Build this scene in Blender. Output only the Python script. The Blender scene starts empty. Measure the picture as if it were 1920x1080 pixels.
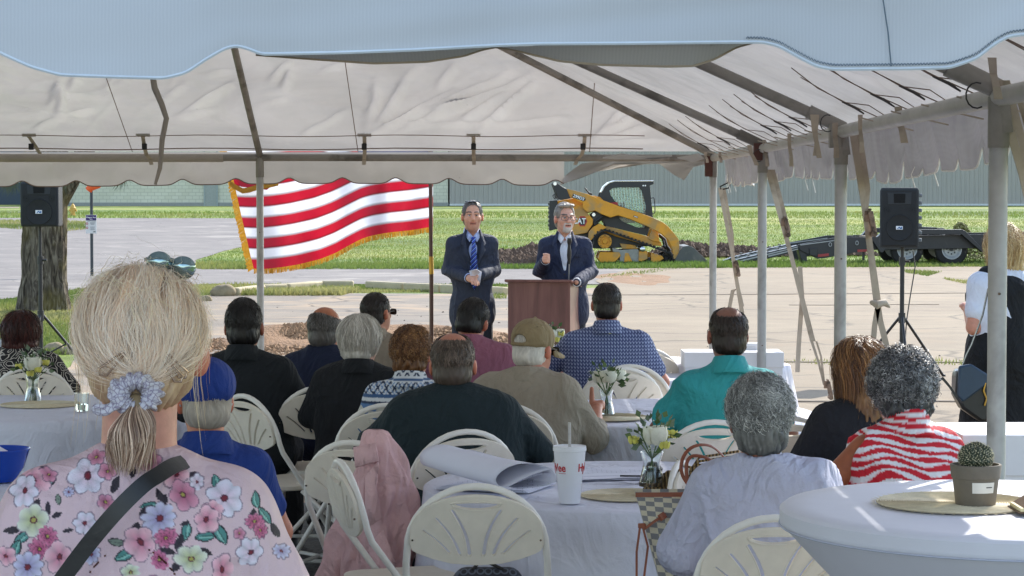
import bpy, bmesh, math, random
import numpy as np
from mathutils import Vector, Matrix
random.seed(7); rng = np.random.default_rng(7)
sc = bpy.context.scene; COL = sc.collection
# ---------------- camera, sky, sun, exposure ----------------
H = 1.8; F = 4400.0; PITCH = math.atan(174/4400)
cam = bpy.data.cameras.new('camera'); camo = bpy.data.objects.new('camera', cam); COL.objects.link(camo)
camo.location = (0, 0, H); camo.rotation_euler = (math.pi/2-PITCH, 0, 0)
cam.lens = F/1920*36; cam.sensor_width = 36; cam.clip_start = .1; cam.clip_end = 3000
sc.camera = camo
SX, SY = .70, 1.15                                   # sunward horizontal metres per metre of height
SUN_EL = math.atan(1/math.hypot(SX, SY)); SUN_AZ = math.atan2(SX, SY)
w = bpy.data.worlds.new("World"); sc.world = w; w.use_nodes = True
nt = w.node_tree; nt.nodes.clear()
sky = nt.nodes.new('ShaderNodeTexSky'); sky.sky_type = 'NISHITA'; sky.sun_disc = False
sky.sun_elevation = SUN_EL; sky.sun_rotation = SUN_AZ; sky.dust_density = .6; sky.air_density = 1.0
bg = nt.nodes.new('ShaderNodeBackground'); bg.inputs[1].default_value = .15
wo = nt.nodes.new('ShaderNodeOutputWorld'); hs_ = nt.nodes.new('ShaderNodeHueSaturation'); hs_.inputs['Saturation'].default_value = .85; nt.links.new(sky.outputs[0], hs_.inputs['Color']); nt.links.new(hs_.outputs[0], bg.inputs[0]); nt.links.new(bg.outputs[0], wo.inputs[0])
sl = bpy.data.lights.new('sun', 'SUN'); sl.energy = 2.5; sl.angle = math.radians(.5); sl.color = (1, .95, .87)
so = bpy.data.objects.new('sun', sl); COL.objects.link(so)
so.rotation_euler = Vector((SX, SY, 1)).to_track_quat('Z', 'Y').to_euler()
sc.view_settings.view_transform = 'Standard'; sc.view_settings.look = 'None'
sc.view_settings.exposure = 1.5; sc.view_settings.gamma = 1; sc.view_settings.use_curve_mapping = False
sc.cycles.max_bounces = 8; sc.cycles.diffuse_bounces = 5; sc.cycles.use_denoising = True
# ---------------- placing ----------------
CP, SP = math.cos(PITCH), math.sin(PITCH)
def ray(px, py):
    a = (px-960)/F; b = (540-py)/F
    return np.array([a, CP+b*SP, -SP+b*CP])
def P(px, py, d):
    r = ray(px, py); t = d/r[1]; return Vector((r[0]*t, d, H+r[2]*t))
def terr(y):
    y = np.asarray(y, float); t = np.clip((y-75)/65, 0, 1); return .85*t*t*(3-2*t)
def G(px, py, off=0):
    r = ray(px, py); lo, hi = 1.0, 400.0
    for _ in range(50):
        m = (lo+hi)/2
        z = H+r[2]/r[1]*m
        if z > terr(m)+off: lo = m
        else: hi = m
    return (r[0]/r[1]*lo, lo)
def X(px, d): return (px-960)/F*d
# ---------------- numpy noise ----------------
_lat = np.random.default_rng(3).random((32, 32, 32))*2-1
def vn(p, s=1.0, seed=0):
    q = np.asarray(p, float)*s+seed*7.31+100; i = np.floor(q).astype(int); f = q-i; f = f*f*(3-2*f); i %= 32; j = (i+1) % 32
    a = [(i[..., k], j[..., k]) for k in range(3)]
    r = 0
    for x in (0, 1):
        for y in (0, 1):
            for z in (0, 1):
                wgt = (f[..., 0] if x else 1-f[..., 0])*(f[..., 1] if y else 1-f[..., 1])*(f[..., 2] if z else 1-f[..., 2])
                r = r+wgt*_lat[a[0][x], a[1][y], a[2][z]]
    return r
# ---------------- materials ----------------
M = {}
def hx(h): 
    c = [int(h[i:i+2], 16)/255 for i in (0, 2, 4)]
    return tuple((v/12.92 if v <= .04045 else ((v+.055)/1.055)**2.4) for v in c)
class NG:
    """small node graph helper"""
    def __init__(s, name):
        m = bpy.data.materials.new(name); m.use_nodes = True; s.m = m; s.t = m.node_tree; s.t.nodes.clear()
        s.out = s.n('ShaderNodeOutputMaterial'); s.tc = s.n('ShaderNodeTexCoord')
    def n(s, k, **kw):
        o = s.t.nodes.new(k)
        for a, b in kw.items(): setattr(o, a, b)
        return o
    def put(s, sock, v):
        if isinstance(v, bpy.types.NodeSocket): s.t.links.new(v, sock)
        elif isinstance(v, (tuple, list, np.ndarray)): sock.default_value = tuple(v)+((1,) if len(v) == 3 and sock.type == 'RGBA' else ())
        else: sock.default_value = v
    def math(s, op, a, b=0, c=0):
        o = s.n('ShaderNodeMath', operation=op); s.put(o.inputs[0], a); s.put(o.inputs[1], b); s.put(o.inputs[2], c); return o.outputs[0]
    def mix(s, f, a, b, mode='MIX'):
        o = s.n('ShaderNodeMix', data_type='RGBA', blend_type=mode); s.put(o.inputs[0], f); s.put(o.inputs[6], a); s.put(o.inputs[7], b); return o.outputs[2]
    def noise(s, scale, detail=3, vec=None, rough=.55, dist=0):
        o = s.n('ShaderNodeTexNoise'); o.inputs['Scale'].default_value = scale; o.inputs['Detail'].default_value = detail; o.inputs['Roughness'].default_value = rough; o.inputs['Distortion'].default_value = dist
        s.t.links.new(vec or s.tc.outputs['Object'], o.inputs['Vector']); return o.outputs['Fac']
    def ramp(s, f, stops, interp='LINEAR'):
        o = s.n('ShaderNodeValToRGB'); s.put(o.inputs[0], f); e = o.color_ramp.elements; o.color_ramp.interpolation = interp
        while len(e) < len(stops): e.new(.5)
        for i, (p, c) in enumerate(stops):
            e[i].position = p; e[i].color = (c, c, c, 1) if isinstance(c, (int, float)) else tuple(c)+(1,)
        return o.outputs[0]
    def scalevec(s, sc3, vec=None):
        o = s.n('ShaderNodeVectorMath', operation='MULTIPLY'); s.t.links.new(vec or s.tc.outputs['Object'], o.inputs[0]); o.inputs[1].default_value = sc3; return o.outputs[0]
    def sep(s, vec=None):
        o = s.n('ShaderNodeSeparateXYZ'); s.t.links.new(vec or s.tc.outputs['Object'], o.inputs[0]); return o.outputs
    def bsdf(s, col, rough=.6, metal=0, bump=None, bstr=.3, bdist=.01, trans=0, transl=0, tcol=None, spec=.5, sss=0, coat=0, emis=None):
        b = s.n('ShaderNodeBsdfPrincipled'); s.put(b.inputs['Base Color'], col); s.put(b.inputs['Roughness'], rough); b.inputs['Metallic'].default_value = metal
        b.inputs['Transmission Weight'].default_value = trans; b.inputs['Specular IOR Level'].default_value = spec; b.inputs['Coat Weight'].default_value = coat
        if sss: b.inputs['Subsurface Weight'].default_value = sss; b.inputs['Subsurface Radius'].default_value = (.012, .005, .003); b.inputs['Subsurface Scale'].default_value = 1
        if bump is not None:
            u = s.n('ShaderNodeBump'); u.inputs['Strength'].default_value = bstr; u.inputs['Distance'].default_value = bdist; s.put(u.inputs['Height'], bump); s.t.links.new(u.outputs[0], b.inputs['Normal'])
        res = b.outputs[0]
        if transl:
            t = s.n('ShaderNodeBsdfTranslucent'); s.put(t.inputs[0], tcol or col); x = s.n('ShaderNodeMixShader'); x.inputs[0].default_value = transl
            s.t.links.new(res, x.inputs[1]); s.t.links.new(t.outputs[0], x.inputs[2]); res = x.outputs[0]
        s.t.links.new(res, s.out.inputs[0]); return s.m
def pm(key, c, rough=.6, var=.12, scale=8, bump=.25, bscale=60, bdist=.002, metal=0, attr=False, dirt=None, fold=0, **kw):
    """procedural material: base colour broken by two scales of noise, grain bump"""
    if key in M: return M[key]
    g = NG(key); c = hx(c) if isinstance(c, str) else c
    n1 = g.noise(scale, 4); n2 = g.noise(scale*7, 3)
    f = g.math('ADD', g.math('MULTIPLY', n1, .7), g.math('MULTIPLY', n2, .3))
    base = c
    if attr:
        a = g.n('ShaderNodeAttribute', attribute_name='Col'); base = a.outputs['Color']
    k = g.ramp(f, [(.3, 1-var), (.7, 1+var)])
    col = g.mix(1, base, k, 'MULTIPLY')
    if dirt:
        d = g.ramp(g.noise(scale*.6, 5, dist=.6), [(dirt[1], 0.), (min(1, dirt[1]+.12), 1.)]); dc = hx(dirt[0])
        col = g.mix(g.math('MULTIPLY', d, dirt[2]), col, dc)
    if fold:
        fn_ = g.noise(1, 3, g.scalevec((5, 5, 3.4)), .5, 1.5); rn = g.math('ABSOLUTE', g.math('SUBTRACT', fn_, .5)); hgt = g.math('ADD', g.math('MULTIPLY', rn, -1.6), g.math('ADD', g.math('MULTIPLY', g.noise(1, 3, g.scalevec((16, 16, 9)), .5, .8), .45), g.math('MULTIPLY', g.noise(bscale, 2), .05)))
        M[key] = g.bsdf(col, rough, metal, hgt, .9, fold*1.6, **kw); return M[key]
    M[key] = g.bsdf(col, g.math('ADD', rough-.08, g.math('MULTIPLY', n2, .16)), metal, g.noise(bscale, 3), bump, bdist, **kw)
    return M[key]
# ---------------- object helpers ----------------
def tag(o, label=None, cat=None, group=None, kind=None):
    for k, v in (('label', label), ('category', cat), ('group', group), ('kind', kind)):
        if v: o[k] = v
    return o
def thing(name, label, cat, loc=(0, 0, 0), rz=0, group=None):
    o = bpy.data.objects.new(name, None); COL.objects.link(o); o.location = loc; o.rotation_euler = (0, 0, rz); o.empty_display_size = .1
    return tag(o, label, cat, group)
def meshobj(name, me, mats, parent=None, sharp=None):
    for m in (mats if isinstance(mats, (list, tuple)) else [mats]): me.materials.append(m)
    o = bpy.data.objects.new(name, me); COL.objects.link(o)
    if parent is not None: o.parent = parent
    me.shade_smooth()
    if sharp is not None: me.set_sharp_from_angle(angle=math.radians(sharp))
    return o
def npmesh(name, V, Fc, mats, parent=None, col=None, sharp=None, k=None):
    """V (n,3); Fc (m,k) one face size"""
    V = np.asarray(V, np.float32); Fc = np.asarray(Fc, np.int32); k = Fc.shape[1]
    me = bpy.data.meshes.new(name); me.vertices.add(len(V)); me.vertices.foreach_set('co', V.ravel())
    me.loops.add(Fc.size); me.loops.foreach_set('vertex_index', Fc.ravel())
    me.polygons.add(len(Fc)); me.polygons.foreach_set('loop_start', np.arange(0, Fc.size, k, dtype=np.int32)); me.update(calc_edges=True); me.validate()
    if col is not None:
        a = me.color_attributes.new('Col', 'FLOAT_COLOR', 'POINT'); cc = np.ones((len(V), 4), np.float32); cc[:, :3] = col; a.data.foreach_set('color', cc.ravel())
    return meshobj(name, me, mats, parent, sharp)
class MB:
    def __init__(s): s.v = []; s.f = []; s.mi = []; s.cur = 0
    def add(s, vs, fs):
        n = len(s.v); s.v += [tuple(v) for v in vs]; s.f += [tuple(i+n for i in f) for f in fs]; s.mi += [s.cur]*len(fs); return s
    def box(s, c, size, rot=None):
        hx_, hy, hz = [k/2 for k in size]; R = rot or Matrix.Identity(3); c = Vector(c)
        vs = [c+R@Vector((x*hx_, y*hy, z*hz)) for x in (-1, 1) for y in (-1, 1) for z in (-1, 1)]
        return s.add(vs, [(0, 1, 3, 2), (4, 6, 7, 5), (0, 4, 5, 1), (2, 3, 7, 6), (0, 2, 6, 4), (1, 5, 7, 3)])
    def tube(s, pts, r, n=8, caps=True, closed=False, flat=None):
        pts = [Vector(p) for p in pts]; m = len(pts); rs = r if isinstance(r, (list, tuple)) else [r]*m; vs = []
        up = Vector((0, 0, 1)); prev = None
        for i, p in enumerate(pts):
            a = pts[(i-1) % m] if (closed or i > 0) else p; b = pts[(i+1) % m] if (closed or i < m-1) else p
            t = (b-a).normalized() if (b-a).length > 1e-9 else Vector((0, 0, 1))
            if prev is None:
                u = t.cross(up) if abs(t.z) < .95 else t.cross(Vector((0, 1, 0)))
            else: u = prev-t*prev.dot(t)
            u.normalize(); prev = u; vv = t.cross(u)
            fa, fb = flat or (1, 1)
            for j in range(n):
                a_ = 2*math.pi*j/n; vs.append(p+(u*math.cos(a_)*fa+vv*math.sin(a_)*fb)*rs[i])
        fs = []
        for i in range(m if closed else m-1):
            for j in range(n):
                a_, b_ = i*n+j, i*n+(j+1) % n; c_, d_ = ((i+1) % m)*n+(j+1) % n, ((i+1) % m)*n+j; fs.append((a_, b_, c_, d_))
        if caps and not closed: fs += [tuple(range(n))[::-1], tuple(range((m-1)*n, m*n))]
        return s.add(vs, fs)
    def lathe(s, prof, c=(0, 0, 0), n=24, axis='z', wob=None):
        vs = []; c = Vector(c)
        for r, z in prof:
            for j in range(n):
                a = 2*math.pi*j/n; rr = r*(1+(wob(a, z) if wob else 0)); p = Vector((rr*math.cos(a), rr*math.sin(a), z))
                if axis == 'y': p = Vector((p.x, p.z, p.y))
                if axis == 'x': p = Vector((p.z, p.x, p.y))
                vs.append(c+p)
        fs = [(i*n+j, i*n+(j+1) % n, (i+1)*n+(j+1) % n, (i+1)*n+j) for i in range(len(prof)-1) for j in range(n)]
        return s.add(vs, fs)
    def prism(s, pts, y0, y1):
        """outline (x,z) swept between y0 and y1"""
        n = len(pts); vs = [(x, y0, z) for x, z in pts]+[(x, y1, z) for x, z in pts]
        return s.add(vs, [tuple(range(n)), tuple(range(2*n-1, n-1, -1))]+[(i, i+n, (i+1) % n+n, (i+1) % n) for i in range(n)])
    def ribbon(s, pts, wv, th=0.002):
        """flat strap: pts centre line, wv half-width vector (one or list)"""
        pts = [Vector(p) for p in pts]; m = len(pts); W = [Vector(q) for q in (wv if isinstance(wv, list) else [wv]*m)]; vs = []
        for i, p in enumerate(pts):
            t = (pts[min(i+1, m-1)]-pts[max(i-1, 0)]).normalized(); nn = t.cross(W[i]).normalized()*th
            vs += [p-W[i]-nn, p+W[i]-nn, p+W[i]+nn, p-W[i]+nn]
        fs = [(i*4+j, i*4+(j+1) % 4, (i+1)*4+(j+1) % 4, (i+1)*4+j) for i in range(m-1) for j in range(4)]+[(3, 2, 1, 0), tuple(range(4*m-4, 4*m))]
        return s.add(vs, fs)
    def build(s, name, mats, parent=None, sharp=35, bev=0, sub=0, loc=None):
        me = bpy.data.meshes.new(name); me.from_pydata(s.v, [], s.f); bm = bmesh.new(); bm.from_mesh(me)
        bmesh.ops.recalc_face_normals(bm, faces=bm.faces); bm.to_mesh(me); bm.free()
        o = meshobj(name, me, mats, parent, sharp if not sub else None)
        if len(set(s.mi)) > 1: me.polygons.foreach_set('material_index', s.mi)
        if bev:
            b = o.modifiers.new('b', 'BEVEL'); b.width = bev; b.segments = 2; b.limit_method = 'ANGLE'; b.harden_normals = False
        if sub:
            b = o.modifiers.new('s', 'SUBSURF'); b.levels = sub; b.render_levels = sub
        if loc: o.location = loc
        return o
def fillcurve(name, loops, depth, mats, parent=None, bev=0, M4=None):
    """2D loops (first outer, rest holes) -> solid plate mesh in local XY, thickness 2*depth; M4 places it"""
    cu = bpy.data.curves.new(name, 'CURVE'); cu.dimensions = '2D'; cu.fill_mode = 'BOTH'; cu.extrude = depth; cu.bevel_depth = bev; cu.bevel_resolution = 1
    for lp in loops:
        sp = cu.splines.new('POLY'); sp.points.add(len(lp)-1); sp.use_cyclic_u = True
        for i, (a, b) in enumerate(lp): sp.points[i].co = (a, b, 0, 1)
    return _curve2mesh(name, cu, mats, parent, M4)
def _curve2mesh(name, cu, mats, parent, M4):
    o = bpy.data.objects.new('tmpc', cu); COL.objects.link(o); dg = bpy.context.evaluated_depsgraph_get()
    me = bpy.data.meshes.new_from_object(o.evaluated_get(dg)); bpy.data.objects.remove(o); me.name = name
    if M4 is not None: me.transform(M4)
    me.materials.clear()
    return meshobj(name, me, mats, parent, 35)
def text(s, size, mats, parent, M4, name='lettering', depth=.0008, align='CENTER', sx=1, shear=0):
    cu = bpy.data.curves.new(name, 'FONT'); cu.body = s; cu.size = size; cu.extrude = depth; cu.align_x = align; cu.align_y = 'CENTER'; cu.offset = size*.02; cu.shear = shear; cu.resolution_u = 3
    return _curve2mesh(name, cu, mats, parent, M4@Matrix.Diagonal((sx, 1, 1, 1)))
RX90 = Matrix.Rotation(math.pi/2, 4, 'X')     # local XY plate -> faces -y (towards the camera), up = z
def T(x, y, z): return Matrix.Translation((x, y, z))
def copytree(o, parent=None):
    c = o.copy(); COL.objects.link(c)
    if parent is not None: c.parent = parent
    for ch in list(o.children): copytree(ch, c)
    return c
# ---------------- signed-distance bodies, sparse surface nets ----------------
class Sdf:
    def __init__(s): s.p = []
    def cap(s, a, b, ra, rb=None, k=.025, sq=None, cut=False):
        s.p.append(('c', np.array(a, float), np.array(b, float), ra, ra if rb is None else rb, k, sq, cut)); return s
    def ell(s, c, r, k=.03, rot=None, cut=False):
        s.p.append(('e', np.array(c, float), np.array(r, float), None if rot is None else np.array(rot), 0, k, None, cut)); return s
    def chain(s, pts, rs, k=.02, **kw):
        for i in range(len(pts)-1): s.cap(pts[i], pts[i+1], rs[i], rs[i+1], k, **kw)
        return s
    def bb(s, q):
        if q[0] == 'c':
            r = max(q[3], q[4])*(max(q[6]) if q[6] else 1); return np.minimum(q[1], q[2])-r, np.maximum(q[1], q[2])+r
        r = q[2] if q[3] is None else np.full(3, q[2].max()); return q[1]-r, q[1]+r
    @staticmethod
    def dist(q, p):
        if q[0] == 'c':
            a, b = q[1], q[2]; pa = p-a
            if q[6] is not None:
                s3 = np.array(q[6]); pa = pa/s3; ba = (b-a)/s3; m = min(q[6])
            else: ba = b-a; m = 1
            L = max((ba*ba).sum(), 1e-9); h = np.clip((pa@ba)/L, 0, 1)
            return (np.sqrt(((pa-h[..., None]*ba)**2).sum(-1))-(q[3]+(q[4]-q[3])*h))*m
        pa = p-q[1]
        if q[3] is not None: pa = pa@q[3]
        k0 = np.sqrt(((pa/q[2])**2).sum(-1))+1e-9; k1 = np.sqrt(((pa/q[2]**2)**2).sum(-1))+1e-9
        return k0*(k0-1)/k1
    def mesh(s, h, B=8):
        pos = [q for q in s.p if not q[7]]
        lo = np.min([s.bb(q)[0] for q in pos], 0)-3*h; hi = np.max([s.bb(q)[1] for q in pos], 0)+3*h
        nb = np.ceil((hi-lo)/(h*B)).astype(int)+1
        bi = np.stack(np.meshgrid(*[np.arange(n) for n in nb], indexing='ij'), -1).reshape(-1, 3)
        cen = lo+(bi+.5)*h*B
        D = np.full(len(bi), 1e3); rad = h*B*.87
        for q in pos: D = np.minimum(D, s.dist(q, cen)-q[5]*.3)
        Dm = D
        bi = bi[(Dm < rad*1.25) & (Dm > -rad*3.5)]
        g = np.stack(np.meshgrid(*[np.arange(B+1)]*3, indexing='ij'), -1).reshape(-1, 3)
        blo = lo+bi*h*B; pts = blo[:, None, :]+g[None]*h; D = np.full(pts.shape[:2], 1.0)
        for q in s.p:
            a, b = s.bb(q); mg = 3*h+q[5]
            sel = np.where(((blo+h*B > a-mg) & (blo < b+mg)).all(1))[0]
            if not len(sel): continue
            d = s.dist(q, pts[sel]); k = q[5]; e = D[sel]
            if q[7]:
                hh = np.maximum(k-np.abs(e+d), 0)/k; D[sel] = np.maximum(e, -d)+hh*hh*k/4
            else:
                hh = np.maximum(k-np.abs(e-d), 0)/k; D[sel] = np.minimum(e, d)-hh*hh*k/4
        D = D.reshape(-1, B+1, B+1, B+1); N = nb*B+4
        C = [(x, y, z) for x in (0, 1) for y in (0, 1) for z in (0, 1)]
        cs = np.stack([D[:, x:B+x, y:B+y, z:B+z] for x, y, z in C], -1); ins = cs < 0
        mixed = ins.any(-1) & ~ins.all(-1); w_ = np.argwhere(mixed); cs = cs[mixed]; ijk = bi[w_[:, 0]]*B+w_[:, 1:]
        acc = np.zeros((len(cs), 3)); cnt = np.zeros(len(cs)); Ca = np.array(C, float)
        for i in range(8):
            for j in range(i+1, 8):
                if np.abs(Ca[i]-Ca[j]).sum() != 1: continue
                a, b = cs[:, i], cs[:, j]; x = (a < 0) != (b < 0); t = np.where(x, a/(a-b+1e-12*(a == b)), 0)
                acc += x[:, None]*(Ca[i]+t[:, None]*(Ca[j]-Ca[i])); cnt += x
        V = lo+(ijk+acc/cnt[:, None])*h
        key = (ijk[:, 0]*N[1]+ijk[:, 1])*N[2]+ijk[:, 2]; o = np.argsort(key); ks = key[o]
        quads = []
        st = [N[1]*N[2], N[2], 1]
        for ax, cj in ((0, 4), (1, 2), (2, 1)):
            u, v = [(1, 2), (2, 0), (0, 1)][ax]
            x = (cs[:, 0] < 0) != (cs[:, cj] < 0); e = np.where(x)[0]; ok = np.ones(len(e), bool); idx = []
            for du, dv in ((0, 0), (1, 0), (1, 1), (0, 1)):
                kk = key[e]-du*st[u]-dv*st[v]; p_ = np.searchsorted(ks, kk); p_ = np.minimum(p_, len(ks)-1); ok &= ks[p_] == kk; idx.append(o[p_])
            Q = np.stack(idx, 1)[ok]; fl = cs[e[ok], 0] > 0; Q[fl] = Q[fl][:, ::-1]; quads.append(Q)
        Q = np.concatenate(quads)
        return V, Q
def normals(V, Q):
    a = np.cross(V[Q[:, 2]]-V[Q[:, 0]], V[Q[:, 3 if Q.shape[1] > 3 else 1]]-V[Q[:, 1]]); n = np.zeros_like(V)
    for i in range(Q.shape[1]): np.add.at(n, Q[:, i], a)
    return n/(np.linalg.norm(n, axis=1, keepdims=True)+1e-12)
def sdfobj(name, S, h, mat, parent, disp=None, col=None, smooth=1):
    V, Q = S.mesh(h)
    for _ in range(smooth):   # light relaxation
        s_ = np.zeros_like(V); c_ = np.zeros(len(V))
        for i in range(4):
            np.add.at(s_, Q[:, i], V[Q[:, (i+1) % 4]]); np.add.at(c_, Q[:, i], 1)
            np.add.at(s_, Q[:, i], V[Q[:, (i+3) % 4]]); np.add.at(c_, Q[:, i], 1)
        V = V*.5+.5*s_/np.maximum(c_, 1)[:, None]
    if disp is not None:
        n = normals(V, Q); V = V+n*np.asarray(disp(V, n))[:, None]
    c = col(V, normals(V, Q)) if col else None
    return npmesh(name, V, Q, mat, parent, c)
# ================= THE SETTING =================
def lawn_mat():
    g = NG('lawn'); n1 = g.noise(.05, 4); n2 = g.noise(.9, 4); st = g.noise(1, 3, g.scalevec((.05, .22, 1)))
    a = g.ramp(n1, [(.36, hx('5c7526')), (.5, hx('7d9236')), (.62, hx('a0a552'))])
    b = g.ramp(n2, [(.35, .66), (.65, 1.25)]); c = g.mix(.8, a, b, 'MULTIPLY'); c = g.mix(.9, c, g.ramp(st, [(.38, .85), (.62, 1.12)]), 'MULTIPLY')
    f = g.noise(40, 2); c = g.mix(.5, c, g.ramp(f, [(.3, .55), (.7, 1.3)]), 'MULTIPLY')
    sp = g.ramp(g.noise(3.5, 5, dist=.8), [(.62, 0.), (.7, .6)]); c = g.mix(sp, c, hx('8f8550'))
    M['lawn'] = g.bsdf(g.mix(1, c, (.82, .78, .85), 'MULTIPLY'), .8, 0, g.noise(25, 3), .8, .04, spec=.2); return M['lawn']
def pave_mat(key, c1, c2, crack=.5, agg=160, dirt=None, joint=None, rough=.85, fine=.35):
    g = NG(key); c = g.ramp(g.noise(.35, 5, dist=.4), [(.3, hx(c1)), (.7, hx(c2))])
    c = g.mix(.55, c, g.ramp(g.noise(2.2, 5), [(.3, .84), (.7, 1.12)]), 'MULTIPLY')
    c = g.mix(fine, c, g.ramp(g.noise(agg, 2), [(.3, .45), (.7, 1.5)]), 'MULTIPLY')
    st = g.noise(1, 4, g.scalevec((.12, 1.1, 1))); c = g.mix(.5, c, g.ramp(st, [(.35, .86), (.65, 1.1)]), 'MULTIPLY')
    if dirt:
        d = g.ramp(g.noise(.5, 6, dist=1.2), [(dirt[1], 0.), (dirt[1]+.15, 1.)]); c = g.mix(g.math('MULTIPLY', d, dirt[2]), c, hx(dirt[0]))
    v = g.n('ShaderNodeTexVoronoi', feature='DISTANCE_TO_EDGE'); v.inputs['Scale'].default_value = .22
    wv = g.n('ShaderNodeVectorMath', operation='ADD'); nn = g.n('ShaderNodeTexNoise'); nn.inputs['Scale'].default_value = .8; nn.inputs['Detail'].default_value = 5
    g.t.links.new(g.tc.outputs['Object'], nn.inputs['Vector']); g.t.links.new(nn.outputs['Color'], wv.inputs[0]); g.t.links.new(g.tc.outputs['Object'], wv.inputs[1]); g.t.links.new(wv.outputs[0], v.inputs['Vector'])
    cr = g.ramp(v.outputs[0], [(0, 1.), (.012, 0.)]); c = g.mix(g.math('MULTIPLY', cr, crack), c, hx('3a352f'))
    M[key] = g.bsdf(c, rough, 0, g.math('SUBTRACT', g.noise(agg, 3), g.math('MULTIPLY', cr, .6)), .5, .006, spec=.25); return M[key]
lawn_mat()
pave_mat('road', '6f6965', '817a74', .35, 120, ('a79f94', .55, .5))
pave_mat('concrete', '80725f', '91826c', .6, 120, ('8d785e', .55, .35))
pave_mat('old_lot', '736a60', '877b6c', .7, 100, ('a08a70', .5, .85))
pave_mat('asphalt', '4a4a4b', '5d5b59', .5, 55, None, fine=.9)
pm('soil', '5a4636', .95, .3, 3, .9, 25, .04); pm('clay', '8a6a4c', .95, .25, 3, .9, 25, .04)
pm('kerb', 'b0a283', .9, .2, 2, .6, 40, .01)
ys = np.concatenate([np.arange(-30, 70, 10), np.arange(70, 145, 5), [150, 170, 200, 260, 400, 800, 1600]]); xs = np.array([-900, -300, -120, -60, -30, -10, 0, 10, 30, 60, 120, 300, 900])
V = [(x, y, float(terr(y))) for y in ys for x in xs]; n = len(xs)
Fq = [(i*n+j, i*n+j+1, (i+1)*n+j+1, (i+1)*n+j) for i in range(len(ys)-1) for j in range(n-1)]
tag(npmesh('ground', V, Fq, M['lawn']), kind='structure')
def sheet(name, pts, off, mat, wob=0, kind='structure', step=5):
    """flat layer of ground: outline in plan (x,y) following the terrain"""
    q = []
    for i in range(len(pts)):
        a, b = np.array(pts[i]), np.array(pts[(i+1) % len(pts)]); L = np.linalg.norm(b-a); m = max(1, int(min(60, L/(.6 if wob else 40))))
        for t in range(m):
            p = a+(b-a)*t/m
            if wob: p = p+np.array([vn([p[0], p[1], 1], .7)*wob, vn([p[0], p[1], 5], .7)*wob])
            q.append(p)
    bm = bmesh.new(); vs = [bm.verts.new((p[0], p[1], 0)) for p in q]; bm.faces.new(vs)
    y0, y1 = min(p[1] for p in q), max(p[1] for p in q)
    for y in [v for v in ys if y0 < v < y1]:
        bmesh.ops.bisect_plane(bm, geom=bm.verts[:]+bm.edges[:]+bm.faces[:], plane_co=(0, y, 0), plane_no=(0, 1, 0))
    for v in bm.verts: v.co.z = float(terr(v.co.y))+off
    bmesh.ops.triangulate(bm, faces=bm.faces); bmesh.ops.recalc_face_normals(bm, faces=bm.faces)
    if sum(f.normal.z for f in bm.faces) < 0: bmesh.ops.reverse_faces(bm, faces=bm.faces)
    me = bpy.data.meshes.new(name); bm.to_mesh(me); bm.free(); o = meshobj(name, me, mat); return tag(o, kind=kind)
g_ = lambda *pp: [G(px, py) for px, py in pp]
# road and lane: sweeps from the left foreground round the lawn tip, far arm runs behind the flag
sheet('road', g_((-900, 409), (100, 409), (430, 409.5), (640, 412), (760, 417), (700, 424), (600, 436), (520, 449), (440, 466), (380, 483), (357, 497), (380, 503), (600, 504), (1000, 504), (2900, 499), (2900, 532), (1180, 534), (400, 533), (200, 540), (150, 543), (100, 549), (0, 563), (-900, 600)), .012, M['road'], .12)
sheet('far_road', g_((-900, 397.4), (40, 397.4), (60, 399), (-900, 401)), .012, M['road'])
sheet('road', g_((-2500, 388.2), (36, 388.2), (36, 390.2), (-2500, 390.2)), .012, M['concrete'])
# concrete apron at the right, broken lot in front of the lectern
sheet('concrete_pavement', g_((1120, 528), (1180, 505), (1300, 501), (2900, 496), (2900, 2500), (1500, 2500), (1120, 800)), .022, M['concrete'], .1)
sheet('parking_lot', g_((380, 549), (520, 551), (950, 553), (1130, 540), (1165, 960), (-400, 960), (120, 690), (300, 600)), .016, M['old_lot'], .15)
sheet('asphalt_floor', [(-90, -29), (90, -29), (90, 1), (2.2, 1), (2.2, 12.2), (1.2, 13.4), (-14, 13.8), (-14, 1), (-90, 1)], .03, M['asphalt'], .05)  # unseen stretch behind the camera added to cut green bounce from the lawn
# weeds strip along a joint
# concrete joint lines as narrow recessed dark strips
jm = pm('joint', '4b4033', .95, .3, 5)
mb = MB()
for a, b, wd in [((1085, 556), (2050, 551), .05), ((1440, 683), (2050, 684), .03), ((1450, 758), (2050, 757), .05), ((1480, 575), (1760, 574), .03)]:
    (x0, y0), (x1, y1) = G(*a), G(*b); m = 24
    mb.ribbon([(x0+(x1-x0)*t/m, y0+(y1-y0)*t/m+.06*vn([t*.7, 0, 0], 1), .027) for t in range(m+1)], (0, wd, 0), .002)
mb.build('pavement_joint', jm); bpy.data.objects['pavement_joint']['kind'] = 'stuff'
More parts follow.
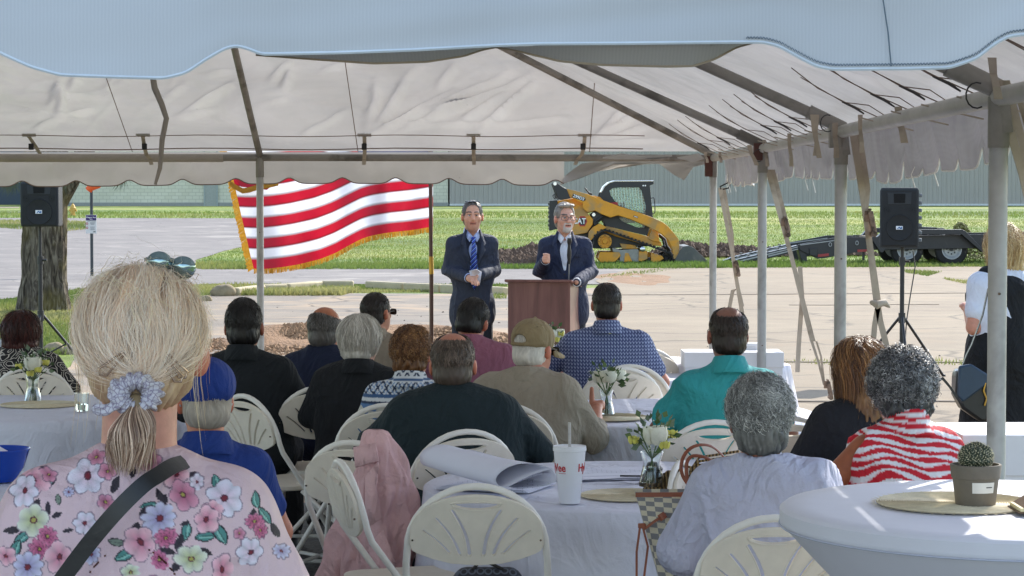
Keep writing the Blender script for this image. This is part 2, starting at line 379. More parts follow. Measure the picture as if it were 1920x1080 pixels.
# ---- grass blades (stuff) ----
pm('blade', 'ffffff', .6, .1, 4, 0, attr=True, transl=.35, spec=.2)
def blades(name, regions, mat='blade', cols=((.13, .20, .04), (.19, .24, .06), (.28, .28, .09))):
    VV = []; CC = []
    for poly, cnt, h0, h1 in regions:
        poly = np.array(poly); lo, hi = poly.min(0), poly.max(0); p = rng.random((cnt*3, 2))*(hi-lo)+lo
        ins = np.zeros(len(p), bool)
        for i in range(len(poly)):
            a, b = poly[i], poly[i-1]; c = (a[1] > p[:, 1]) != (b[1] > p[:, 1]); xx = (b[0]-a[0])*(p[:, 1]-a[1])/(b[1]-a[1]+1e-12)+a[0]; ins ^= c & (p[:, 0] < xx)
        p = p[ins][:cnt]; n = len(p); z = terr(p[:, 1]); th = rng.random(n)*6.28; h = h0+(h1-h0)*rng.random(n)*(1+.5*vn(np.c_[p, z], .8)); wd = h*.14+.004; le = (rng.random((n, 2))-.5)*h[:, None]*.9
        a = np.c_[p[:, 0]-np.cos(th)*wd, p[:, 1]-np.sin(th)*wd, z]; b = np.c_[p[:, 0]+np.cos(th)*wd, p[:, 1]+np.sin(th)*wd, z]; c = np.c_[p[:, 0]+le[:, 0], p[:, 1]+le[:, 1], z+h]
        VV.append(np.stack([a, b, c], 1).reshape(-1, 3)); cc = np.array(cols); t = np.clip(rng.random(n)*.5+.25+.5*vn(np.c_[p, z], .35)+.45*vn(np.c_[p[:, 0]*.06, p[:, 1]*.25, z], 1), 0, .999)*(len(cols)-1); i = t.astype(int); f = (t-i)[:, None]
        CC.append(np.repeat(cc[i]*(1-f)+cc[np.minimum(i+1, len(cols)-1)]*f, 3, 0))
    V = np.concatenate(VV); o = npmesh(name, V, np.arange(len(V)).reshape(-1, 3), M[mat], None, np.concatenate(CC)); return tag(o, kind='stuff')
blades('lawn_grass', [
    (g_((357, 499), (380, 485), (440, 468), (520, 451), (600, 438), (700, 426), (820, 412), (2000, 412), (2000, 499), (1000, 504), (380, 504)), 90000, .03, .08),
    (g_((357, 503), (380, 498), (2000, 494), (2000, 501), (1200, 505), (380, 506)), 26000, .06, .16),
    (g_((0, 410), (0, 398), (1920, 398), (1920, 410)), 16000, .08, .16)])
blades('verge_grass', [
    (g_((0, 566), (60, 557), (150, 545), (250, 541), (400, 536), (950, 536), (950, 547), (700, 549), (400, 552), (260, 640), (150, 665), (-60, 670)), 60000, .02, .07),
    (g_((410, 542), (680, 544), (640, 556), (430, 556)), 6000, .05, .14),
    (g_((0, 414), (165, 416), (168, 430), (110, 436), (0, 428)), 5000, .06, .14),
    (g_((1440, 679), (1920, 680), (1920, 689), (1440, 688)), 700, .02, .07), (g_((1690, 508), (1765, 512), (1740, 520), (1700, 514)), 900, .04, .1), (g_((1765, 524), (1840, 532), (1840, 537), (1800, 533)), 700, .03, .08),
    (g_((1120, 522), (1240, 505), (1300, 502), (1180, 520)), 900, .03, .08), (g_((930, 552), (950, 552), (950, 562), (920, 562)), 300, .03, .08)],
    cols=((.10, .15, .035), (.20, .23, .06), (.36, .33, .13)))
# ---- earth: clods, mounds ----
def clods(name, regions, mat, rmin, rmax):
    base = np.array([(1, 0, 0), (-1, 0, 0), (0, 1, 0), (0, -1, 0), (0, 0, 1), (0, 0, -1)], float)
    tri = np.array([(0, 2, 4), (2, 1, 4), (1, 3, 4), (3, 0, 4), (2, 0, 5), (1, 2, 5), (3, 1, 5), (0, 3, 5)])
    VV = []; FF = []; o = 0
    for (x, y, sx, sy, hgt, cnt) in regions:
        u = rng.normal(size=(cnt, 2))*.45; u = np.clip(u, -1, 1); px = x+u[:, 0]*sx; py = y+u[:, 1]*sy
        z = terr(py)+hgt*np.exp(-(u**2).sum(1)*3)*(.7+.5*vn(np.c_[px, py, py*0], 1.5)); r = rmin+(rmax-rmin)*rng.random(cnt)**2.5
        v = base[None]*(.6+.8*rng.random((cnt, 6, 1)))*r[:, None, None]; v[..., 2] *= .75; a = rng.random(cnt)*6.28; ca, sa = np.cos(a), np.sin(a)
        v = np.stack([v[..., 0]*ca[:, None]-v[..., 1]*sa[:, None], v[..., 0]*sa[:, None]+v[..., 1]*ca[:, None], v[..., 2]], -1)
        v += np.stack([px, py, z+r*.3], -1)[:, None]
        VV.append(v.reshape(-1, 3)); FF.append((tri[None]+(np.arange(cnt)*6)[:, None, None]+o).reshape(-1, 3)); o += cnt*6
    return tag(npmesh(name, np.concatenate(VV), np.concatenate(FF), mat, None, sharp=10), kind='stuff')
def mound(name, x, y, sx, sy, h, mat, ex=2.0):
    n = 40; u = np.linspace(-1, 1, n); U, W = np.meshgrid(u, u); r2 = U**2+W**2
    z = h*np.clip(1-r2, 0, 1)**ex*(1+.5*vn(np.stack([U*3, W*3, U*0], -1), 1)) - .03*(r2 > .98)
    V = np.stack([x+U*sx, y+W*sy, terr(y+W*sy)+z], -1).reshape(-1, 3)
    Fq = [(i*n+j, i*n+j+1, (i+1)*n+j+1, (i+1)*n+j) for i in range(n-1) for j in range(n-1)]
    return tag(npmesh(name, V, Fq, mat), kind='stuff')
cx = lambda px, py: G(px, py)
(a0, b0), (a1, b1) = cx(560, 655), cx(800, 640)
mound('mulch_heap', a0, b0+.6, 1.6, 1.3, .2, M['clay']); mound('mulch_heap', a1, b1, 1.9, 1.2, .16, M['clay'])
clods('mulch', [(a0, b0+.5, 1.5, 1.2, .28, 9000), (a1, b1, 2.0, 1.3, .16, 5000), (a0+1.2, b0-1, 2.2, 1.0, .02, 2500)], pm('mulch', '8f6f50', .95, .35, 30, .3), .008, .045)
clods('dug_soil', [(X(965, 62), 62, 1.2, 3.5, .08, 2600), (X(975, 69), 69, 1.6, 1.3, .14, 1200), (X(1000, 70), 70, .8, 1, .22, 500), (X(1290, 68), 68, 1.4, 1.0, .45, 1800), (X(1380, 69), 69, 1.8, 1.0, .3, 2200), (X(1500, 70), 70, 2.2, 1.0, .28, 2200)], M['soil'], .03, .16)
clods('lawn_clippings_heap', [(X(1795, 66), 66, 1.0, .9, 1.15, 1500)], pm('dry_grass', '6f6a3c', .9, .3, 10), .02, .08)
mound('dirt_patch', X(975, 62), 62.5, 1.4, 4.5, .06, M['soil'], .5)
mound('dirt_patch', X(1200, 50), 50, 1.0, 4.5, .03, M['clay'], .4)
clods('loose_debris', [(X(1300, 22), 24, 5.5, 9, .0, 700), (X(1200, 50), 50, 1.5, 4, 0, 200), (X(700, 36), 36, 5, 5, 0, 240), (X(1700, 18), 18, 3, 5, 0, 160)], pm('debris', '3d342b', .95), .006, .03)
clods('loose_straw', [(X(1180, 26), 28, 1.4, 4, .0, 900), (X(860, 27), 27, 2.5, 2.5, .0, 1500)], pm('straw_bits', '9a7c4f', .95, .3), .005, .02)
# kerb stones along the strip, boulders
for pts_, in [([(535, 547), (600, 541), (665, 541)],), ([(690, 541), (760, 545), (830, 548), (905, 552), (950, 554)],), ([(440, 556), (490, 549), (535, 547)],)]:
    q = [G(*p) for p in pts_]; q = [(x, y) for x, y in q]
    for i in range(len(q)-1):
        (x0, y0), (x1, y1) = q[i], q[i+1]; m = max(1, int(math.hypot(x1-x0, y1-y0)/1.6))
        for t in range(m):
            a = Vector((x0+(x1-x0)*(t+.02)/m, y0+(y1-y0)*(t+.02)/m, .05)); b = Vector((x0+(x1-x0)*(t+.97)/m, y0+(y1-y0)*(t+.97)/m, .05))
            d = b-a; R = Matrix.Rotation(math.atan2(d.y, d.x)+.02*random.uniform(-1, 1), 3, 'Z')
            o = MB().box((a+b)/2, (d.length, .18, .2), R).build('kerb_stone', M['kerb'], bev=.03); tag(o, kind='structure')
pm('boulder', '8c7d62', .95, .3, 4, .7, 12, .03)
for i, (px, py, r, lb) in enumerate([(418, 556, .24, 'pale boulder at the left end of the kerb strip by the grass'), (384, 566, .12, 'small flat stone left of the pale boulder'), (100, 660, .12, 'small grey rock in the shade right of the tripod speaker stand'), (128, 664, .1, 'rounded rock beside the tripod foot near the blonde woman')]):
    x, y = G(px, py); S = Sdf().ell((0, 0, r*.3), (r, r*.7, r*.6), .02).ell((r*.4, 0, r*.25), (r*.6, r*.6, r*.45), .05)
    o = sdfobj('boulder', S, r/9, M['boulder'], None, lambda V, n: .12*r*vn(V, 5/r/2)); o.location = (x, y, 0); tag(o, lb, 'rock')
# ---- warehouse far behind: masonry wing left, ribbed metal wing right ----
bx = lambda px: X(px, 205)
YB = 205.; ZB = .85
def block_mat():
    g = NG('block_wall'); b = g.n('ShaderNodeTexBrick'); b.inputs['Scale'].default_value = 1; b.inputs['Brick Width'].default_value = .6; b.inputs['Row Height'].default_value = .3; b.inputs['Mortar Size'].default_value = .02
    b.inputs['Color1'].default_value = hx('bfbea8')+(1,); b.inputs['Color2'].default_value = hx('c7c6b2')+(1,); b.inputs['Mortar'].default_value = hx('a8a794')+(1,)
    v = g.n('ShaderNodeCombineXYZ'); sp = g.sep(); g.t.links.new(sp[0], v.inputs[0]); g.t.links.new(sp[2], v.inputs[1]); g.t.links.new(v.outputs[0], b.inputs['Vector'])
    c = g.mix(.5, b.outputs['Color'], g.ramp(g.noise(.3, 5), [(.3, .85), (.7, 1.1)]), 'MULTIPLY'); return g.bsdf(c, .85, 0, b.outputs['Fac'], .2, .01)
wh = thing('warehouse', 'long warehouse behind the lawn, pale green block wing and grey ribbed metal wing', 'building', (0, YB, ZB))
MB().box((bx(100)/2+bx(840)/2, 15, 5), (bx(840)-bx(100), 30, 10)).build('block_wing', block_mat(), wh)
MB().box((bx(100)/2+bx(840)/2, 14.95, -.15), (bx(840)-bx(100)+.1, 30.1, .9)).build('foundation', pm('found', '8a8c86', .9), wh)
MB().box(((bx(384)+bx(408))/2, -.06, 1.9), (bx(408)-bx(384), .12, 5)).build('wall_panel', pm('door_grey', '8f948c', .6), wh)
for px in (384, 408, 128, 505): MB().box((bx(px), -.08, 3), (.12, .16, 8)).build('trim_strip', pm('trim_grey', '8f9893', .6), wh)
mm = pm('metal_siding', '9f9b92', .5, .05, .3, .1, 3)
x0, x1 = bx(843), bx(2250); pt = .405
me = None; prof = [(0, 0), (.04, -.09), (.1, -.09), (.14, 0), (pt, 0)]
nrib = int((x1-x0)/pt); sm = MB(); pw = 12
sm.add([(x, y, z) for z in (0, 11) for k in range(pw) for x, y in [(k*pt+a, b) for a, b in prof[:-1]]]+[(pw*pt, 0, 0), (pw*pt, 0, 11)], [])
L = pw*4; idx = lambda r, i: (r*L+i) if i < L else 2*L+r
sm.f = [(idx(0, i), idx(0, i+1), idx(1, i+1), idx(1, i)) for i in range(L)]; sm.mi = [0]*len(sm.f)
first = sm.build('siding_panel', mm, wh, sharp=20); first.location = (x0, 0, 0)
for k in range(1, nrib//pw+1):
    c = first.copy(); COL.objects.link(c); c.parent = wh; c.location = (x0+k*pw*pt, 0, 0)
MB().box(((x0+x1)/2, 12.2, 5.4), (x1-x0, 24, 10.8)).build('metal_wing', pm('dark_wall', '9aa0a2', .6), wh)
MB().box(((x0+x1)/2, -.12, .12), (x1-x0, .14, .16)).build('base_trim', pm('white_trim', 'c2c6c4', .6), wh)
MB().box(((x0+x1)/2, 12, 11.1), (x1-x0+.6, 25, .35)).build('roof', pm('roofg', '9aa0a0', .5), wh)
ow = thing('far_building', 'dark blue building across the road behind the left speaker', 'building', (bx(-95), 235, ZB))
MB().box((0, 6, 4.2), (19, 12, 8.4)).build('wall', pm('dark_blue_wall', '33414f', .6), ow); MB().box((0, 5.9, 8.6), (19.6, 12.6, .5)).build('roof', pm('roofd', '5a6066', .6), ow)
for k in range(3):
    f = MB().box((-5+5*k, -.05, 3), (1.8, .1, 1.6)).build('window', pm('winf', 'aab0b4', .5), ow); MB().box((-5+5*k, -.12, 3), (1.5, .06, 1.3)).build('pane', pm('wing', '1d2730', .15), f)
# ---- tree ----
tr = thing('shade_tree', 'thick ridged tree trunk behind the left loudspeaker, leaning limb going right', 'tree', (X(82, 36.5), 36.5, 0))
def bark_mat():
    g = NG('bark'); n = g.noise(1, 5, g.scalevec((14, 14, 2.6)), .6, 1.4); c = g.ramp(n, [(.34, hx('2c2722')), (.5, hx('5a5147')), (.68, hx('857b6c'))])
    mo = g.ramp(g.noise(1.6, 3), [(.5, 0.), (.65, .5)]); c = g.mix(mo, c, hx('6d6230')); return g.bsdf(c, .95, 0, n, 1., .06, spec=.1)
bark = bark_mat()
def limb(name, pts, rs, parent, nn=90, seg=90, flare=True):
    pts = [Vector(p) for p in pts]; V = []; tt = np.linspace(0, len(pts)-1, seg)
    for t in tt:
        i = min(int(t), len(pts)-2); f = t-i; p = pts[i].lerp(pts[i+1], f); r = rs[i]+(rs[i+1]-rs[i])*f; d = (pts[i+1]-pts[i]).normalized(); u = d.cross(Vector((0, 1, 0))).normalized(); v = d.cross(u)
        for j in range(nn):
            a = 2*math.pi*j/nn; k = 1+.06*abs(math.sin(a*11+2.5*vn([p.z*.9, a*.6, 0], 1)))+.07*vn([math.cos(a)*5, math.sin(a)*5, p.z*2.2], 1.4)+.03*vn([math.cos(a)*9, math.sin(a)*9, p.z*6], 2)
            if flare and p.z < .5: k += (.5-p.z)*.35*(1+.5*math.sin(a*5+1))
            V.append(p+(u*math.cos(a)+v*math.sin(a))*r*k)
    Fq = [(i*nn+j, i*nn+(j+1) % nn, (i+1)*nn+(j+1) % nn, (i+1)*nn+j) for i in range(seg-1) for j in range(nn)]
    return npmesh(name, V, Fq, bark, parent)
limb('trunk', [(0, 0, -.05), (.0, 0, .6), (.02, 0, 1.4), (.05, 0, 2.3), (.0, .1, 4), (-.1, .2, 6)], [.34, .33, .32, .33, .24, .15], tr)
limb('branch', [(.05, 0, 1.4), (.24, 0, 1.72), (.46, -.05, 2.1), (.95, -.2, 3.0), (2.0, -.3, 4.4)], [.17, .15, .145, .12, .07], tr, flare=False)
limb('branch', [(-.02, 0, 2.4), (-.7, .2, 3.5), (-1.6, .3, 4.6)], [.2, .14, .07], tr, flare=False)
N = 9000; c = rng.normal(size=(40, 3))*np.array([1.7, 1.7, .9])+np.array([.2, 0, 5.6]); p = c[rng.integers(0, 40, N)]+rng.normal(size=(N, 3))*.42
p = p[p[:, 2] > 3.1]; N = len(p); a = rng.normal(size=(N, 3)); a /= np.linalg.norm(a, axis=1)[:, None]; b = np.cross(a, rng.normal(size=(N, 3))); b /= np.linalg.norm(b, axis=1)[:, None]
V = np.stack([p-a*.1, p+b*.045, p+a*.1, p-b*.045], 1).reshape(-1, 3); cc = np.repeat(np.array([.05, .085, .025])*(.6+.9*rng.random((N, 1))), 4, 0)
npmesh('crown', V, np.arange(4*N).reshape(-1, 4), pm('leafm', 'ffffff', .6, .1, 4, 0, attr=True, transl=.3), tr, cc)
def needles(px, py, d, n, L, spread, par, ang=-1.4):
    p = P(px, py, d)-Vector(par.location); vs = []; fs = []
    for i in range(n):
        a = ang+random.gauss(0, spread); q = p+Vector((random.uniform(-.01, .01), random.uniform(-.05, .05), 0)); e = q+Vector((math.cos(a), random.uniform(-.3, .3), math.sin(a)))*L*random.uniform(.6, 1)
        nn_ = Vector((-math.sin(a), 0, math.cos(a)))*.004; k = len(vs); vs += [q-nn_, q+nn_, e]; fs.append((k, k+1, k+2))
    return vs, fs
vs, fs = [], []
for (px, py, n_, L, sp_, an) in [(18, 340, 26, .12, .5, -1.9), (28, 348, 22, .12, .9, -2.2), (36, 338, 26, .13, .6, -1.1), (48, 342, 30, .14, .7, -.9), (60, 342, 26, .12, .6, -.9), (72, 340, 20, .1, .5, -1.1), (120, 335, 26, .14, .6, -1.7), (233, 334, 30, .13, .55, -1.9), (226, 338, 22, .12, .5, -2.3), (10, 345, 20, .12, .6, -1.4)]:
    v_, f_ = needles(px, py, 34.0, n_, L*1.9, sp_, tr, an); k = len(vs); vs += v_; fs += [tuple(i+k for i in f) for f in f_]
npmesh('needle_twig', vs, fs, pm('needle', '4f5540', .7, .2, 9), tr)
# ================= THE TENT =================
XL, XR, YN, YF, ZE, SL = -5.15, 1.47, 3.0, 17.1, 2.07, .45
PY = [3.0, 6.45, 10.0, 13.6, 17.1]
XC = (XL+XR)/2; HW = (XR-XL)/2
tent = thing('frame_tent', 'white vinyl frame tent on grey steel poles with scalloped valance, sheltering the seated audience', 'tent', (0, 0, 0))
def vinyl(key, c, tr=.38, sc_=1.0, bd=.2):
    g = NG(key); n = g.noise(1.3*sc_, 5, dist=.9); wr = g.n('ShaderNodeTexNoise'); wr.inputs['Scale'].default_value = 2.2; wr.inputs['Detail'].default_value = 2; wr.inputs['Distortion'].default_value = .2
    g.t.links.new(g.scalevec((1, 1, 1)), wr.inputs['Vector'])
    col = g.mix(1, hx(c), g.ramp(n, [(.3, .84), (.72, 1.06)]), 'MULTIPLY')
    wx = g.n('ShaderNodeTexWave'); wx.inputs['Scale'].default_value = 70; wx.inputs['Distortion'].default_value = 1.5; g.t.links.new(g.tc.outputs['Object'], wx.inputs['Vector'])
    col = g.mix(.06, col, wx.outputs['Color'], 'MULTIPLY')
    sp = g.ramp(g.noise(30, 2), [(.76, 0.), (.8, 1.)]); col = g.mix(g.math('MULTIPLY', sp, .35), col, hx('5b5750'))
    wk = g.n('ShaderNodeTexNoise'); wk.noise_type = 'RIDGED_MULTIFRACTAL'; wk.inputs['Scale'].default_value = 1.5; wk.inputs['Detail'].default_value = 2; wk.inputs['Distortion'].default_value = .1; g.t.links.new(g.scalevec((1.3, .8, .8)), wk.inputs['Vector'])
    h = g.math('ADD', g.math('MULTIPLY', wk.outputs['Fac'], .12), wr.outputs['Fac'])
    M[key] = g.bsdf(col, .55, 0, h, 1, bd, transl=tr, tcol=g.mix(1, col, (.97, .96, .95), 'MULTIPLY'), spec=.3); return M[key]
vinyl('canopy', 'c9c6c3', .23); vinyl('valance', 'c2bfbb', .16)
vinyl('valance_front', 'c4c7c8', .1, bd=.05)
steel = pm('pole_steel', 'a3a2a1', .5, .2, 5, .4, 70, .001, .15, dirt=('4a453e', .56, .55))
steeld = pm('rafter_steel', '8a857e', .55, .2, 6, .4, 80, .001, .15, dirt=('3b352d', .52, .6))
webb = pm('webbing', 'a89c8d', .85, .15, 8, .5, 220, .001, dirt=('6a5f52', .55, .5)); webd = pm('cord', '7c6a60', .85)
rust = pm('rust', '8a7564', .75, .4, 40, .5, 120, .001, .3, dirt=('3a2f28', .45, .8)); redb = pm('bracket_red', '4e2a22', .6, .3, 20); blackp = pm('black_plastic', '1d1c1c', .5)
# roof faces: four sides of a hip, each a wrinkled grid
def roof_face(corners, nu, nv, seed):
    a, b, c, d = [np.array(q, float) for q in corners]; u = np.linspace(0, 1, nu)[:, None, None]; v = np.linspace(0, 1, nv)[None, :, None]
    Pp = (a*(1-u)+b*u)*(1-v)+(d*(1-u)+c*u)*v
    e = np.minimum(np.minimum(u, 1-u), np.minimum(v, 1-v))[..., 0]; k = np.clip(e*14, 0, 1)
    nz = np.cross(b-a, d-a); nz /= np.linalg.norm(nz); nz *= np.sign(nz[2])
    L = np.linalg.norm(b-a)
    w1 = vn(Pp, .9, seed); w2 = 1-np.abs(vn(Pp@np.array([[1, .35, 0], [-.35, 1, 0], [0, 0, 1]])*np.array([1, 2.6, 1]), 1.5, seed+3))*2; w3 = 1-np.abs(vn(Pp@np.array([[.8, -.6, 0], [.6, .8, 0], [0, 0, 1]])*np.array([2.8, 1, 1]), 2.1, seed+5))*2
    amp = np.clip(vn(Pp, .6, seed+9)+.4, 0, 1)
    dz = -.03*np.sin(np.pi*np.clip(v[..., 0], 0, 1))*k+.012*w1*k+.02*np.clip(w2, 0, 1)**3*amp*k+.018*np.clip(w3, 0, 1)**3*amp*k
    for (qa, qb, A_, w_) in CREASES.get(seed, []):
        d_ = qb-qa; L2 = (d_*d_).sum(); t = np.clip(((Pp-qa)@d_)/L2, 0, 1); r_ = Pp-qa-t[..., None]*d_+.02*np.stack([vn(Pp, 4, 1)]*3, -1); dist = np.sqrt((r_**2).sum(-1))
        dz = dz+A_*np.exp(-(dist/w_)**2)*np.sin(np.pi*np.clip(t, .04, .96))**.7
    Pp = Pp+nz*dz[..., None]; V = Pp.reshape(-1, 3); Fq = [(i*nv+j, (i+1)*nv+j, (i+1)*nv+j+1, i*nv+j+1) for i in range(nu-1) for j in range(nv-1)]
    return V, Fq
CREASES = {}
def onslope(px, py):
    r = ray(px, py); z0 = ZE+.05+SL*(YF+.07); t = (z0-H)/(r[2]+SL*r[1]); return r*t+np.array([0, 0, H])
def onside(px, py):
    r = ray(px, py); z0 = ZE+.05+SL*(XR+.07); t = (z0-H)/(r[2]+SL*r[0]); return r*t+np.array([0, 0, H])
_c = []
for x0, y0, x1, y1, A_ in [(113, 223, 5, 196, 1), (113, 223, 0, 214, .8), (113, 223, 110, 150, 1.1), (113, 223, 180, 203, 1), (113, 223, 60, 245, .6), (113, 223, 170, 228, .6), (120, 145, 90, 200, .8), (145, 145, 138, 160, .7), (330, 215, 440, 150, 1.1), (335, 218, 400, 200, .8), (300, 190, 350, 150, .5), (505, 150, 545, 110, .9), (530, 165, 545, 125, .8), (500, 190, 540, 180, .5), (705, 250, 860, 165, 1.6), (800, 215, 895, 182, 1.8), (720, 248, 960, 130, 1.1), (740, 250, 1005, 135, 1.2), (700, 250, 775, 120, .8), (690, 250, 705, 145, .9), (860, 228, 960, 165, 1.0), (900, 240, 1010, 145, 1.1), (930, 235, 1080, 215, .6), (700, 235, 1000, 228, .6), (1110, 262, 1165, 205, .9), (1110, 262, 1190, 215, 1), (1115, 265, 1215, 235, .9), (1120, 268, 1250, 262, .7), (560, 255, 660, 200, .6), (50, 175, 200, 180, .5), (380, 135, 445, 128, .7), (600, 130, 660, 110, .6), (820, 170, 850, 110, .7)]:
    _c.append((onslope(x0, y0), onslope(x1, y1), .055*A_, .03))
CREASES[0] = _c
_c = []
for x0, y0, x1, y1, A_ in [(1290, 150, 1400, 210, .8), (1300, 180, 1420, 190, .7), (1380, 160, 1500, 200, .8), (1420, 120, 1500, 140, .7), (1250, 190, 1330, 230, .6), (1440, 185, 1520, 175, .7), (1400, 215, 1480, 230, .6), (1600, 140, 1700, 165, .7), (1560, 150, 1680, 190, .5)]:
    _c.append((onside(x0, y0), onside(x1, y1), .04*A_, .035))
CREASES[1] = _c
e = .07; zb = ZE+.05; zr = ZE+.05+SL*(HW+e)+.03; y0r, y1r = YN+HW, YF-HW
faces = [([(XL-e, YF+e, zb), (XR+e, YF+e, zb), (XC+.01, y1r, zr), (XC-.01, y1r, zr)], 300, 150), ([(XR+e, YF+e, zb), (XR+e, YN-e, zb), (XC, y0r, zr), (XC, y1r, zr)], 260, 60),
         ([(XL-e, YN-e, zb), (XL-e, YF+e, zb), (XC, y1r, zr), (XC, y0r, zr)], 60, 20), ([(XR+e, YN-e, zb), (XL-e, YN-e, zb), (XC-.01, y0r, zr), (XC+.01, y0r, zr)], 60, 20)]
for i, (c4, nu, nv) in enumerate(faces):
    V, Fq = roof_face(c4, nu, nv, i); npmesh('roof_panel', V, Fq, M['canopy'], tent)
# seams and hem lines on the end slope
sm = MB()
for px in (250, 672, 1105): 
    x = X(px, 17.1); sm.tube([(x, YF-.02, zb-.004), (x-.0, YF-1.6, zb+SL*1.6-.02)], .003, 4)
for s_, zo in ((.06, .012), (.26, .0)): sm.tube([(XL+.5+i*.2, YF-s_-.01*math.sin(i), zb+SL*s_-.012-.006*math.sin(i*.9)) for i in range(29)], .004 if s_ < .2 else .003, 4)
sm.build('hem_seam', webd, tent)
# poles
pole_px = {}
def pole(x, y, r=.026, zt=ZE-.01):
    o = MB(); o.tube([(0, 0, .0), (0, 0, zt)], r, 20); p = o.build('pole', steel, tent, 60, loc=(x, y, .03))
    MB().box((0, 0, .005), (.14, .14, .01)).build('base_plate', steel, p)
    MB().tube([(0, 0, zt-.16), (0, 0, zt-.02)], r+.004, 16).build('pole_sleeve', steeld, p)
    for zz in (.9, 1.5): MB().tube([(0, -r-.004, zz), (0, -r+.01, zz)], .004, 6).build('pin', rust, p)
    return p
XR_ = {0: 1.36, 1: 1.335, 2: 1.40, 3: 1.45, 4: 1.465}
for i, y in enumerate(PY): pole(XR_[i], y)
for i, y in enumerate(PY): pole(XL, y)
pole(-1.835, YF); pole(-3.5, YN)
# header pipes
for y in (YF, YN): MB().tube([(XL, y, ZE), (XC, y, ZE+.003), (XR, y, ZE)], .026, 14).build('header_pipe', steeld if y == YF else steel, tent, 60)
MB().tube([(XL, YF, ZE), (-2.1, YF, ZE)], .03, 14).build('header_sleeve', pm('cream_sleeve', 'a39a90', .6), tent, 60)
for a, b in ((0, 1), (1, 2), (2, 3), (3, 4)):
    MB().tube([(XR_[a], PY[a], ZE), (XR_[b], PY[b], ZE)], .027, 14).build('header_pipe', pm('pipe_grey', 'aaa6a0', .5, .2, 6, .3, 60, .001, .15), tent, 60)
    MB().tube([(XL, PY[a], ZE), (XL, PY[b], ZE)], .026, 10).build('header_pipe', steel, tent, 60)
# rafters: cross rafters, hips, end rafter
def rafter(a, b, r=.024):
    o = MB().tube([a, b], r, 14).build('rafter', steeld, tent, 60)
    a, b = Vector(a), Vector(b)
    m = MB()
    for t in (.12, .24, .36, .5, .62): 
        p = a.lerp(b, t); m.tube([p+Vector((0, 0, -r-.001)), p+Vector((0, 0, -r+.006))], .004, 6)
    m.build('bolt', redb, o); return o
for i in (1, 2, 3):
    y = PY[i]; rafter((XR_[i], y, ZE+.02), (XC, y, ZE+.02+SL*(XR_[i]-XC))); rafter((XL, y, ZE+.02), (XC, y, ZE+.02+SL*HW))
for i in (1, 2, 3): MB().tube([(XR_[i]+.01, PY[i], ZE-.1), (XR_[i], PY[i], ZE+.02), (XR_[i]-.14, PY[i], ZE+.02+.065)], .031, 12).build('corner_fitting', steeld, tent, 60)
for sx_ in (XL, XR_[4]):
    for yy, yr in ((YF, y1r), (YN, y0r)): rafter((sx_, yy, ZE+.02), (XC, yr, ZE+.02+SL*HW))
rafter((-1.835, YF, ZE+.02), (XC, y1r, ZE+.02+SL*HW)); rafter((-1.835, YN, ZE+.02), (XC, y0r, ZE+.02+SL*HW))
MB().tube([(XC, y0r, ZE+.04+SL*HW), (XC, y1r, ZE+.04+SL*HW)], .026, 12).build('ridge_pipe', steeld, tent, 60)
MB().box((XR_[4]-.035, YF-.01, ZE-.05), (.055, .06, .17)).build('corner_bracket', redb, tent, bev=.005)
for i in (2, 3): MB().box((XR_[i]-.03, PY[i]-.03, ZE-.02), (.05, .05, .1)).build('corner_bracket', redb if i == 3 else steeld, tent, bev=.004)
# ---- valances ----
def valance(name, path, top, bot, mat, ny=14, edge=True, seed=0, wav=.012, curl=None):
    """path(t)->(x,y) , top(t)/bot(t) heights, t in metres array"""
    pass
def strip(name, Pt, Pb, mat, ny=12, wav=.012, seed=0, ndir=(0, 1, 0), hem=.004, stitch=None, fold=None):
    Pt, Pb = np.array(Pt, float), np.array(Pb, float); n = len(Pt); v = np.linspace(0, 1, ny)[None, :, None]
    Q = Pt[:, None]*(1-v)+Pb[:, None]*v; nd = np.array(ndir, float)
    q = np.linalg.norm(Pt-Pt[0], axis=1)[:, None]; dz = wav*v[..., 0]*(vn(np.stack([q*2.5+0*v[..., 0], v[..., 0]*1.2+0*q, q*0+0*v[..., 0]], -1), 1, seed)+.6*vn(np.stack([q*3.5+v[..., 0]*3, v[..., 0]*2+0*q, q*0+0*v[..., 0]], -1), 1, seed+2))
    Q = Q+nd*dz[..., None]
    if fold is not None: Q = Q+np.array([0, 1, 0])*(fold[:, None]*v[..., 0]**3)[..., None]
    Fq = [(i*ny+j, (i+1)*ny+j, (i+1)*ny+j+1, i*ny+j+1) for i in range(n-1) for j in range(ny-1)]
    o = npmesh(name, Q.reshape(-1, 3), Fq, mat, tent)
    MB().tube([tuple(p) for p in Q[:, -1]], hem, 5).build('hem', stitch or webb, o)
    return o, Q
# far end: scallops every .39 m, ends with a flipped corner at the right
S = np.arange(XL-.05, X(1062, YF), .02)
def scal(ph, w_): t = (ph/w_) % 1; return 1-np.clip(np.abs(t-.5)*2*1.0, 0, 1)**3 if False else np.abs(np.cos(np.pi*t))**3
yv = YF+.085
zt = lambda x: 0*x+ZE+.045
hb = lambda x: 1.8-(-.0)+( (366-(347+3*np.sin(x*1.3)))/ (F/yv))
pk = X(440, YF)
zb_ = hb(S)+.042*np.exp(-(((S-pk+.195) % .39-.195)/.06)**2)
strip('valance', np.c_[S, 0*S+yv, zt(S)], np.c_[S, 0*S+yv, zb_], M['valance'], 10, .02, 1, (0, 1, 0), .004, webd)
